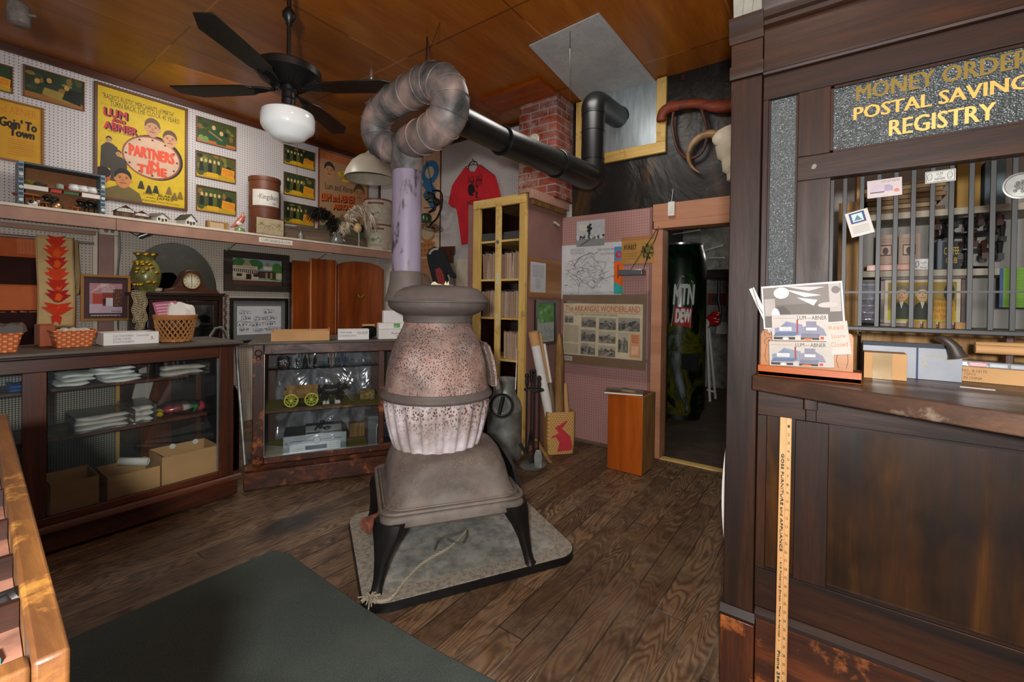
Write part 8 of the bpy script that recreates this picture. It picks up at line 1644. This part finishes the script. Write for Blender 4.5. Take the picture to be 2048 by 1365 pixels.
# ---------- on the counter ledge ----------
zk = ZK+.001
def kp(px, py, z=ZK): return P(px, py, 2, z)
hl, hr = Vector((1.722, .213, ZK)), Vector((1.722, -.068, ZK)); he = (hr-hl).normalized(); hb = Vector((-he.y, he.x, 0)); hb = hb if hb.x > 0 else -hb
t = thing('card_holder', 'orange wooden card holder with doodled back board on the counter', 'card holder', tuple((hl+hr)/2)); wH = (hr-hl).length
MB(M['orange_y']).obx((hl+hr)/2+hb*.035+Vector((0, 0, .009)), he*wH/2, hb*.035, Vector((0, 0, .008))).obx((hl+hr)/2+hb*.005+Vector((0, 0, .0185)), he*wH/2, hb*.005, Vector((0, 0, .018))).build('base', t, bevel=.002)
X_ = 1.785; bk = hl+hb*.062
dpt_ = (P(1600, 700, 0, 1.79)-CAMP).dot(FW)
bl = hl+hb*.068; zt_ = .115
zL = (EYE-(664-CY-3)/FPX*((bl-CAMP).dot(FW)))-zk
kf = MB(wood('holder_back', ('#7a4416', '#9a5f28', '#aa6e36'), 'y', .6, .45, ring=4)); w2 = wH*.93; r_ = .018; pts = [(0, .018), (w2, .018), (w2, zL-r_), (w2-r_*.3, zL-r_*.3), (w2-r_, zL), (r_, zL), (r_*.3, zL-r_*.3), (0, zL-r_)]
N_h = -hb; U_h = he if he.cross(Vector((0, 0, 1))).dot(N_h) > 0 else -he
kf.prism(pts, Vector((bl.x, bl.y, zk)), he, UZ, N_h, 0, .006); kf.build('back_board', t, bevel=.0015)
p = Pic(Vector((bl.x, bl.y, zk))+N_h*.0062, he, UZ, 1, 1)
for cx_ in (.03, w2-.028):
    p.line([(cx_+.018*math.cos(a*.7), zL*.72+.016*math.sin(a*.7)) for a in range(10)], .0012, '#1c140c').line([(cx_-.015, zL*.82), (cx_-.02, zL*.95), (cx_, zL*.88), (cx_+.016, zL*.93)], .0012, '#1c140c').line([(cx_-.012, zL*.62), (cx_-.016, zL*.4), (cx_-.01, zL*.25)], .0012, '#1c140c').line([(cx_+.012, zL*.62), (cx_+.014, zL*.4), (cx_+.01, zL*.25)], .0012, '#1c140c').ell(cx_-.004, zL*.74, .003, .003, '#1c140c', 8)
p.done('doodles', t)
def store_card(p, shade='#b2aca6', b1='#787c98'):
    p.rect(0, 0, 1, 1, shade).text('LUM', .47, .80, .62, .95, '#2a1c18').text('and', .645, .84, .70, .89, '#2a1c18').text('ABNER', .72, .80, .975, .95, '#2a1c18').text('PINE RIDGE, ARKANSAS', .03, .84, .42, .88, '#8a6a5a')
    p.poly([(.05, .2), (.05, .48), (.16, .52), (.27, .74), (.55, .62), (.60, .2)], b1).poly([(.15, .52), (.27, .74), (.40, .55)], '#6f7690').rect(.14, .38, .36, .52, '#d8d4cc').text('LUM', .2, .46, .3, .5, '#3a3438').text('ABNER', .18, .4, .33, .44, '#3a3438')
    p.poly([(.53, .2), (.53, .52), (.62, .56), (.62, .74), (.80, .74), (.80, .62), (.92, .45), (.97, .2)], '#7c7a8a').rect(.62, .4, .8, .5, '#d8d6cc').poly([(.02, .16), (.08, .32), (.46, .34), (.50, .3), (.42, .18)], '#55607c').poly([(.52, .14), (.54, .28), (.86, .28), (.84, .14)], '#66687a').rect(.03, .04, .42, .14, '#2c2a2e').rect(.52, .04, .84, .13, '#3a2c24').rect(.86, .06, .92, .16, '#c23a24').ell(.25, .08, .06, .05, '#c8c0b8').ell(.65, .06, .08, .04, '#c06a3c').rect(.45, .3, .48, .8, '#8a3a30')
    for k in range(7): p.line([(.63+.025*k, .55), (.63+.025*k, .74)], .0006, '#5a586a')
def ph(p):
    p.rect(0, 0, 1, 1, '#cfcac6').rect(.02, .03, .98, .96, '#605a57').rect(.02, .55, .98, .96, '#736c69').rect(.03, .3, .17, .7, '#a49c98').ell(.26, .82, .10, .13, '#c9c4c0').poly([(.13, .03), (.13, .4), (.2, .5), (.28, .52), (.35, .4), (.4, .03)], '#4a4442').ell(.17, .3, .055, .18, '#d8d4d0').rect(.84, .35, .97, .96, '#a8a09c').ell(.82, .5, .12, .06, '#b0a8a4').poly([(.3, .9), (.75, .72), (.55, .7)], '#cfcac8').poly([(.45, .7), (.65, .5), (.7, .62)], '#d0ccca').poly([(.32, .96), (.8, .9), (.6, .83)], '#b8b2b0').ell(.92, .82, .05, .08, '#6a6260')
Xp = XQ-.006
card((1524, 571), (1687, 565), (1688, 652), (1526, 662), Xp, 'photo_print', 'large curling black and white photo print standing behind the postcards', 'photograph', ph, '#cfcac6')
card((1518, 575), (1526, 571), (1530, 665), (1518, 668), Xp+.003, 'plastic_sleeve', 'crumpled clear sleeve edge at left of the large photo print', 'sleeve', lambda p: p.rect(0, 0, 1, 1, '#c0c0c0').line([(.3, 0), (.6, .3), (.2, .6), (.7, 1)], .002, '#555'), '#aaa')
card((1650, 644), (1698, 643), (1699, 708), (1652, 712), Xp-.016, 'note_card', 'white rounded note with faint orange handwriting right of the postcards', 'note', lambda p: p.rect(0, 0, 1, 1, '#b4b0a8').text('Read', .2, .76, .8, .88, '#c07a3c').text('Store', .25, .5, .85, .62, '#c07a3c').text('Closed', .2, .24, .9, .38, '#c06a3c'), '#d0ccc4')
card((1544, 630), (1656, 629), (1658, 683), (1544, 681), Xp-.022, 'postcard', 'upper store postcard standing in front of the large photo', 'postcard', store_card)
for k in (3, 2, 1, 0): card((1537+k*5, 683+k*.6), (1655+k*3, 685+k*.6), (1656+k*5, 736), (1540+k*5, 731), Xp-.026+.004*k, 'postcard', ('front lower store postcard in the card holder', 'second lower store postcard peeking out behind the front one', 'third lower store postcard in the fanned stack', 'rearmost lower store postcard of the fanned stack')[k], 'postcard', lambda p: store_card(p, '#aca69e', '#76808f'))
# boxes on the ledge
k0, k1 = kp(1811, 752), kp(2048, 774); kd = (k1-k0).normalized(); kn = Vector((-kd.y, kd.x, 0)); kn = kn if kn.x > 0 else -kn; hb_ = EYE-(726-CY-3)/FPX*((k0-CAMP).dot(FW))-zk
Lb = .5; t = thing('cardboard_box', 'flat cardboard box printed with item number on the counter', 'box', tuple(k0+kd*.2)); c = k0+kd*Lb/2+kn*.06
def kbox(mat, c0, l0, l1, d0, d1, z0, z1, col='#fff'): return MB(M[mat], col).obx(c0+kd*(l0+l1)/2+kn*(d0+d1)/2+Vector((0, 0, (z0+z1)/2+.0005)), kd*(l1-l0)/2, kn*(d1-d0)/2, Vector((0, 0, (z1-z0)/2)))
kbox('kraft', k0, 0, Lb, 0, .11, 0, hb_).build('body', t, bevel=.001)
p = Pic(k0-kn*.0005+Vector((0, 0, 0)), kd, UZ, Lb, hb_); sgn = 1
a_ = (P(1903, 745, 2, ZK+hb_/2)-k0).dot(kd)/Lb; b_ = (P(1968, 745, 2, ZK+hb_/2)-k0).dot(kd)/Lb
p.text('ITEM NO.: 8-14173', a_, .66, b_, .84, '#4a3a24').text('Q\'TY: 12PCS', a_, .42, a_+(b_-a_)*.7, .60, '#4a3a24').text('MADE IN CHINA', a_, .18, a_+(b_-a_)*.88, .36, '#4a3a24'); p.done('box_print', t)
def kt(name, label, cat, mb): return tag(mb, label, cat)
t = thing('bagged_items', 'row of clear plastic bagged trinkets lying on the flat cardboard box', 'packets', tuple(k0)); R = random.Random(3); m = MB(M['gloss'])
for k in range(9): m.col(R.choice(('#8a8c90', '#6a6c74', '#b0b0b4', '#a83a34' if k == 3 else '#7a7c80'))); u = .02+k*.045; c = k0+kd*(u+.02)+kn*.05+Vector((0, 0, hb_+.008)); m.obx(c, kd*.02, kn*.035, Vector((0, 0, .0065)))
m.build('trinkets', t, bevel=.002); kbox('film', k0, .015, .43, .01, .095, hb_+.0005, hb_+.018).build('plastic', t)
q0 = kp(1729, 728); qh = EYE-(683-CY-3)/FPX*((q0-CAMP).dot(FW))-zk
q0 = P(1728, 724, 0, 1.90); q0.z = zk; qd = Vector((0, -1, 0))
h1_ = P(1740, 705, 0, 1.90)[2]-zk; h2_ = P(1740, 685, 0, 1.93)[2]-zk
t = thing('taped_box', 'kraft box with brown tape left of the flat cardboard box', 'box', (1.95, q0.y-.1, zk)); y2 = P(1815, 700, 0, 1.90)[1]
MB(M['kraft']).bb(1.90, 1.98, y2, q0.y, zk, zk+h1_).build('body', t, bevel=.001); MB(M['gloss'], '#8a6a2c').bb(1.8975, 1.899, P(1785, 700, 0, 1.9)[1], P(1746, 700, 0, 1.9)[1], zk, zk+h1_).build('tape', t)
t = thing('grey_box', 'long grey box printed PROTECT behind the taped box', 'box', (2.0, q0.y-.15, zk)); yb2 = P(1925, 690, 0, 1.99)[1]; hg = P(1740, 684, 0, 1.99)[2]-zk
MB(M['paint'], '#8a8f98').bb(1.985, 2.06, yb2, q0.y, zk, zk+hg).build('body', t, bevel=.001); p = Pic((1.9848, q0.y, zk), UB, UZ, q0.y-yb2, hg); p.rect(0, .9, 1, 1, '#1c2436').rect(.56, 0, .58, .9, '#1c2c50').text('PROTECT', .19, .55, .34, .70, '#2a3450').line([(.7, .3), (.62, .5), (.66, .7), (.8, .7), (.9, .5)], .003, '#a89878'); p.done('box_print', t)
m = MB(M['horn']); hp = smooth_path([P(1875, 675, 0, 1.94), P(1890, 680, 0, 1.93), P(1905, 692, 0, 1.93), P(1914, 708, 0, 1.93), P(1917, 716, 0, 1.93)], 4); n = len(hp); m.tube(hp, [.006+.018*(i/(n-1)) for i in range(n)], 12); o_ = m.build('cow_horn'); o_.data.materials[0] = flat('darkhorn', '#3c332c', .5, var=.3); tag(o_, 'dark curved horn standing behind the bagged trinkets', 'horn')
for k, (ya_, yb_) in enumerate(((698, 712), (692, 704))): tag(MB(M['kraft']).tube([P(1950, ya_, 0, 2.0+.04*k), P(2070, yb_-8, 0, 2.0+.04*k)], .014, 14).build('kraft_tube'), ('front', 'rear')[k]+' brown paper tube lying at right behind the window bars', 'tube')
tag(MB(M['redwood_z']).bb(2.07, 2.10, P(2030, 680, 0, 2.07)[1], P(2011, 680, 0, 2.07)[1], zk, P(2020, 672, 0, 2.07)[2]).build('red_post', bevel=.003), 'short dark red wooden post at right under the sill bar', 'post')
a_, b_ = kp(1920, 775), kp(1988, 784); tag(kbox('paper', a_, 0, (b_-a_).length, 0, .015, 0, .0015).build('paper_slip'), 'white paper slip lying on the counter ledge', 'paper')
# ---------- inside the office ----------
S('wall_office_side', MB(M['cream']).bb(XQ+.101, 4.0, .262, .318, 0, 2.62), smooth=0)
XW = 3.0
S('wall_office_back', MB(flat('officewhite', '#8e8a84', .7, var=.06)).bb(XW, XW+.05, -2.4, .261, 0, 2.62), smooth=0)
t = thing('office_shelf', 'deep white wall shelving inside the post office', 'shelving', (2.85, -.6, 1.1)); XS = 2.72
sz = [P(1800, 425, 0, XS)[2], P(1800, 541, 0, XS)[2], P(1800, 655, 0, XS)[2]]
flat('officeshelf', '#9a9280', .6)  # shelf cream darkened in its colour to make the office look dim
for z in sz: MB(M['officeshelf']).bb(XS, XW-.001, -2.2, P(1722, 500, 0, XS)[1], z-.03, z).build('shelf_board', t, bevel=.002)
MB(M['kraft']).bb(XS+.02, XW-.001, P(1722, 500, 0, XS)[1]+.002, P(1722, 500, 0, XS)[1]+.02, .9, sz[0]+.3).build('shelf_end', t)
fs = lambda px, X=XS+.04: P(px, 500, 0, X)[1]
tag(MB(M['crate_side']).bb(2.35, 2.36, P(1718, 500, 0, 2.35)[1], P(1676, 500, 0, 2.35)[1], 1.0, P(1700, 405, 0, 2.35)[2]).build('brown_board'), 'tall brown board standing inside at left of the barred window', 'board')
# papers pile upper shelf
R = random.Random(21)
for k in range(7):
    z = sz[0]+.001+k*.022; a_, b_ = fs(1728+R.uniform(-4, 6)), fs(1888+R.uniform(-25, 10)); tag(MB(M['print'], R.choice(('#7a6040', '#9a8458', '#5c4228', '#8d7a5a', '#6b4f2e'))).bb(XS+.03, XS+.24, b_, a_, z, z+.020).build('paper_bundle', bevel=.002), ('lowest', 'second', 'third', 'fourth', 'fifth', 'sixth', 'topmost')[k]+' brown paper bundle of the stack on the top office shelf', 'papers', 'brown paper bundles on the top office shelf')
tag(MB(M['print'], '#8a6a2a').bb(XS+.05, XS+.2, fs(1960), fs(1912), sz[0]+.001, sz[0]+.22).build('file_box', bevel=.003), 'ochre file box at right on the top office shelf', 'box'); tag(MB(M['print'], '#5c6a70').bb(XS+.05, XS+.2, fs(2010), fs(1968), sz[0]+.001, sz[0]+.2).build('file_box', bevel=.003), 'grey blue file box at right on the top office shelf', 'box')
# middle shelf
def book(px0, px1, ytop, label, c, draw):
    y1, y0 = fs(px0), fs(px1); h_ = P((px0+px1)/2, ytop, 0, XS+.04)[2]-sz[1]; t = thing('booklet', label, 'booklet', (XS+.05, (y0+y1)/2, sz[1])); MB(M['print'], c).bb(XS+.04, XS+.05, y0, y1, sz[1]+.001, sz[1]+h_).build('cover', t); p = Pic((XS+.0395, y1, sz[1]), UB, UZ, y1-y0, h_); draw(p); p.done('print', t)
def bk(p): p.rect(.2, .42, .8, .72, '#3a2c26').rect(.24, .45, .76, .69, '#b89a86').ell(.5, .55, .14, .1, '#4a3a34').lines(.2, .76, .8, .9, 3, '#6a5248').poly([(.1, .1), (.3, .22), (.5, .12), (.7, .24), (.9, .1), (.9, .04), (.1, .04)], '#9a8070')
book(1751, 1792, 470, 'pink brown booklet at left on the middle office shelf', '#a58c7c', bk); book(1797, 1840, 468, 'pink brown booklet at right on the middle office shelf', '#a8907f', bk)
tag(MB(M['orange_y']).bb(XS+.01, XS+.035, fs(1845), fs(1733), sz[1]+.001, sz[1]+.03).build('book_rail', bevel=.002), 'orange wooden rail in front of the two booklets', 'rail')
y1, y0 = fs(1829, XS), fs(1868, XS); h_ = P(1848, 518, 0, XS)[2]-sz[1]; t = thing('name_plate', 'white lettered plate standing on the middle office shelf', 'plate', (XS, (y0+y1)/2, sz[1])); MB(M['white']).bb(XS, XS+.006, y0, y1, sz[1]+.001, sz[1]+h_).build('plate', t); p = Pic((XS-.0003, y1, sz[1]), UB, UZ, y1-y0, h_); p.text('Lum', .36, .55, .62, .8, '#222').text('and', .4, .38, .56, .5, '#222').text('Abner', .3, .12, .68, .34, '#222').line([(.08, .2), (.06, .7), (.22, .8), (.25, .4), (.08, .2)], .002, '#222').line([(.78, .2), (.76, .7), (.92, .8), (.93, .4), (.78, .2)], .002, '#222'); p.done('print', t)
tag(MB(M['print'], '#55606c').bb(XS+.01, XS+.09, fs(1893), fs(1872), sz[1]+.001, sz[1]+.13).build('tin_box', bevel=.003), 'grey blue small box with yellow lettering on the middle office shelf', 'box')
p = Pic((XS+.0095, fs(1882), sz[1]), UB, UZ, .06, .13); p.rect(0, 0, 1, .95, '#16181a').text('COFFEE', .1, .5, .9, .75, '#c8a82c').text('CLUB', .2, .2, .8, .4, '#c8a82c'); tag(p.done('yellow_tag', None), 'black tag with yellow lettering beside the grey blue box', 'tag')
# rubber stamp rack
t = thing('stamp_rack', 'black revolving rack of rubber stamps on the middle office shelf', 'stamp rack', (XS+.1, fs(1932), sz[1])); xr_, yr_ = XS+.12, P(1932, 500, 0, XS+.12)[1]; m = MB(M['black']); m.lathe([(.09, .001), (.085, .012), (.01, .02), (.008, .02)], (xr_, yr_, sz[1]), 24).tube([(xr_, yr_, sz[1]+.015), (xr_, yr_, P(1932, 432, 0, xr_)[2])], .007, 8); m.build('post', t)
for L_, py in enumerate((503, 470, 440)):
    z = P(1932, py, 0, xr_)[2]; MB(M['black']).lathe([(.03, -.004), (.10, -.003), (.10, .003), (.03, .004)], (xr_, yr_, z), 22).build('tier', t)
    for k in range(9):
        a_ = 2*math.pi*(k+.4*L_)/9; c = Vector((xr_+.11*math.cos(a_), yr_+.11*math.sin(a_), z)); m = MB(M['gloss'], ('#1a1616', '#2c1a14', '#3c2018')[k % 3]); m.tube([c+Vector((0, 0, .035)), c+Vector((0, 0, .028)), c+Vector((0, 0, -.02))], [.006, .011, .007], 8).bb(c.x-.02, c.x+.02, c.y-.009, c.y+.009, c.z-.045, c.z-.02); m.build('rubber_stamp', t)
# lower shelf: framed poster, green sheet, clear rolls
XL = XS+.03; y1, z1 = P(1761, 552, 0, XL)[1], P(1761, 554, 0, XL)[2]; y0, z0 = P(1931, 640, 0, XL)[1], sz[2]+.001
t = thing('framed_poster', 'framed yellow film poster of two men on the lowest office shelf', 'framed picture', (XL, (y0+y1)/2, z0)); w_ = .016; m = MB(M['redwood_y']); m.bb(XL, XL+.02, y0, y1, z1-w_, z1).bb(XL, XL+.02, y0, y1, z0, z0+w_).bb(XL, XL+.02, y0, y0+w_, z0+w_, z1-w_).bb(XL, XL+.02, y1-w_, y1, z0+w_, z1-w_); m.build('frame', t, bevel=.002)
p = Pic((XL+.006, y1-w_, z0+w_), UB, UZ, y1-y0-2*w_, z1-z0-2*w_); p.rect(0, 0, 1, 1, '#b8ac94').rect(.05, .06, .95, .94, '#8a7018').rect(.05, .06, .95, .3, '#a8a018')
for u, c in ((.24, '#b89468'), (.52, '#c0a070')): p.poly([(u-.14, .1), (u+.14, .1), (u+.1, .42), (u+.03, .5), (u-.03, .5), (u-.1, .42)], '#1c2418').poly([(u-.03, .5), (u+.03, .5), (u, .34)], '#c8c0a8'); face(p, u, .68, .17, c, '#6a6050')
p.ell(.86, .7, .07, .2, '#2a2410').poly([(.66, .1), (.94, .1), (.93, .5), (.67, .55)], '#b88c1c').text('LUM & ABNER', .67, .40, .92, .48, '#a83020').text('PARTNERS', .67, .26, .90, .34, '#a83020').text('IN TIME', .68, .13, .86, .22, '#a83020'); p.done('print', t)
t = thing('green_sheet', 'lime green lined sheet hung at the right inside the office', 'paper', (XS-.01, -.8, 1.3)); p = Pic((XS-.012, P(1998, 545, 0, XS)[1], P(1998, 615, 0, XS)[2]), UB, UZ, .26, P(1998, 540, 0, XS)[2]-P(1998, 618, 0, XS)[2]); p.rect(0, 0, 1, 1, '#6a9428').rect(0, 0, .04, 1, '#2a4a7a')
for k in range(12): p.line([(.06, .06+k*.078), (1, .06+k*.078)], .0015, '#55802a')
p.done('sheet', t)
t = thing('plastic_packets', 'shiny clear plastic packets hanging inside at left of framed poster', 'packets', (XS-.02, fs(1738), 1.2)); m = MB(M['film_sheet']); 
for k in range(6): z = sz[1]-.05-k*.033; m.grid(lambda u, v, z=z: (XS-.01-.012*math.sin(v*3.14), P(1722, 560, 0, XS)[1]+(P(1756, 560, 0, XS)[1]-P(1722, 560, 0, XS)[1])*u, z-.034*v), 4, 6)
m.build('packets', t)
for k in range(4): px = 1818+k*32; tag(MB(M['kraft']).bb(XS+.001, XS+.025, fs(px+26, XS), fs(px, XS), sz[2]+.0005, sz[2]+.03).build('small_carton', bevel=.002), ('leftmost', 'second', 'third', 'rightmost')[k]+' small brown carton in front of the framed poster', 'carton', 'small cartons on the lowest office shelf')
MBk = MB(M['crate_side']); tag(MBk.bb(2.3, 2.33, -1.6, P(1722, 680, 0, 2.3)[1], .3, P(1800, 665, 0, 2.3)[2]).build('sorting_box', bevel=.003), 'brown wooden sorting case under the office shelves behind the window', 'case')
S('floor_office', MB(M['floor_dim']).bb(XQ+.06, XW, -2.4, .26, .001, .006), smooth=0)
# bundle on top of the post
c = Vector((XQ+.09, .27, 2.431)); m = MB(flat('bundle', '#8a8a80', .7, var=.25)); 
for k in range(5): m.prism([(-.012, 0), (.012, 0), (.03, .25), (-.02, .25)], c+Vector((.01*k-.02, .045-.03*k, 0)), UB, UZ, NB, 0, .006)
tag(m.build('pale_bundle'), 'bundle of pale grey strips standing on top of the oak post', 'bundle')

a_ = P(1628, 333, 0, XQ); p = Pic((XQ+.0045, a_.y+.008, a_.z-.008), UB, UZ, .016, .018); p.poly([(0, .1), (.6, 0), (1, .5), (.7, 1), (.2, .8)], '#75706c'); tag(p.done('paper_scrap', None), 'small torn paper scrap stuck on the oak stile beside the window', 'paper')
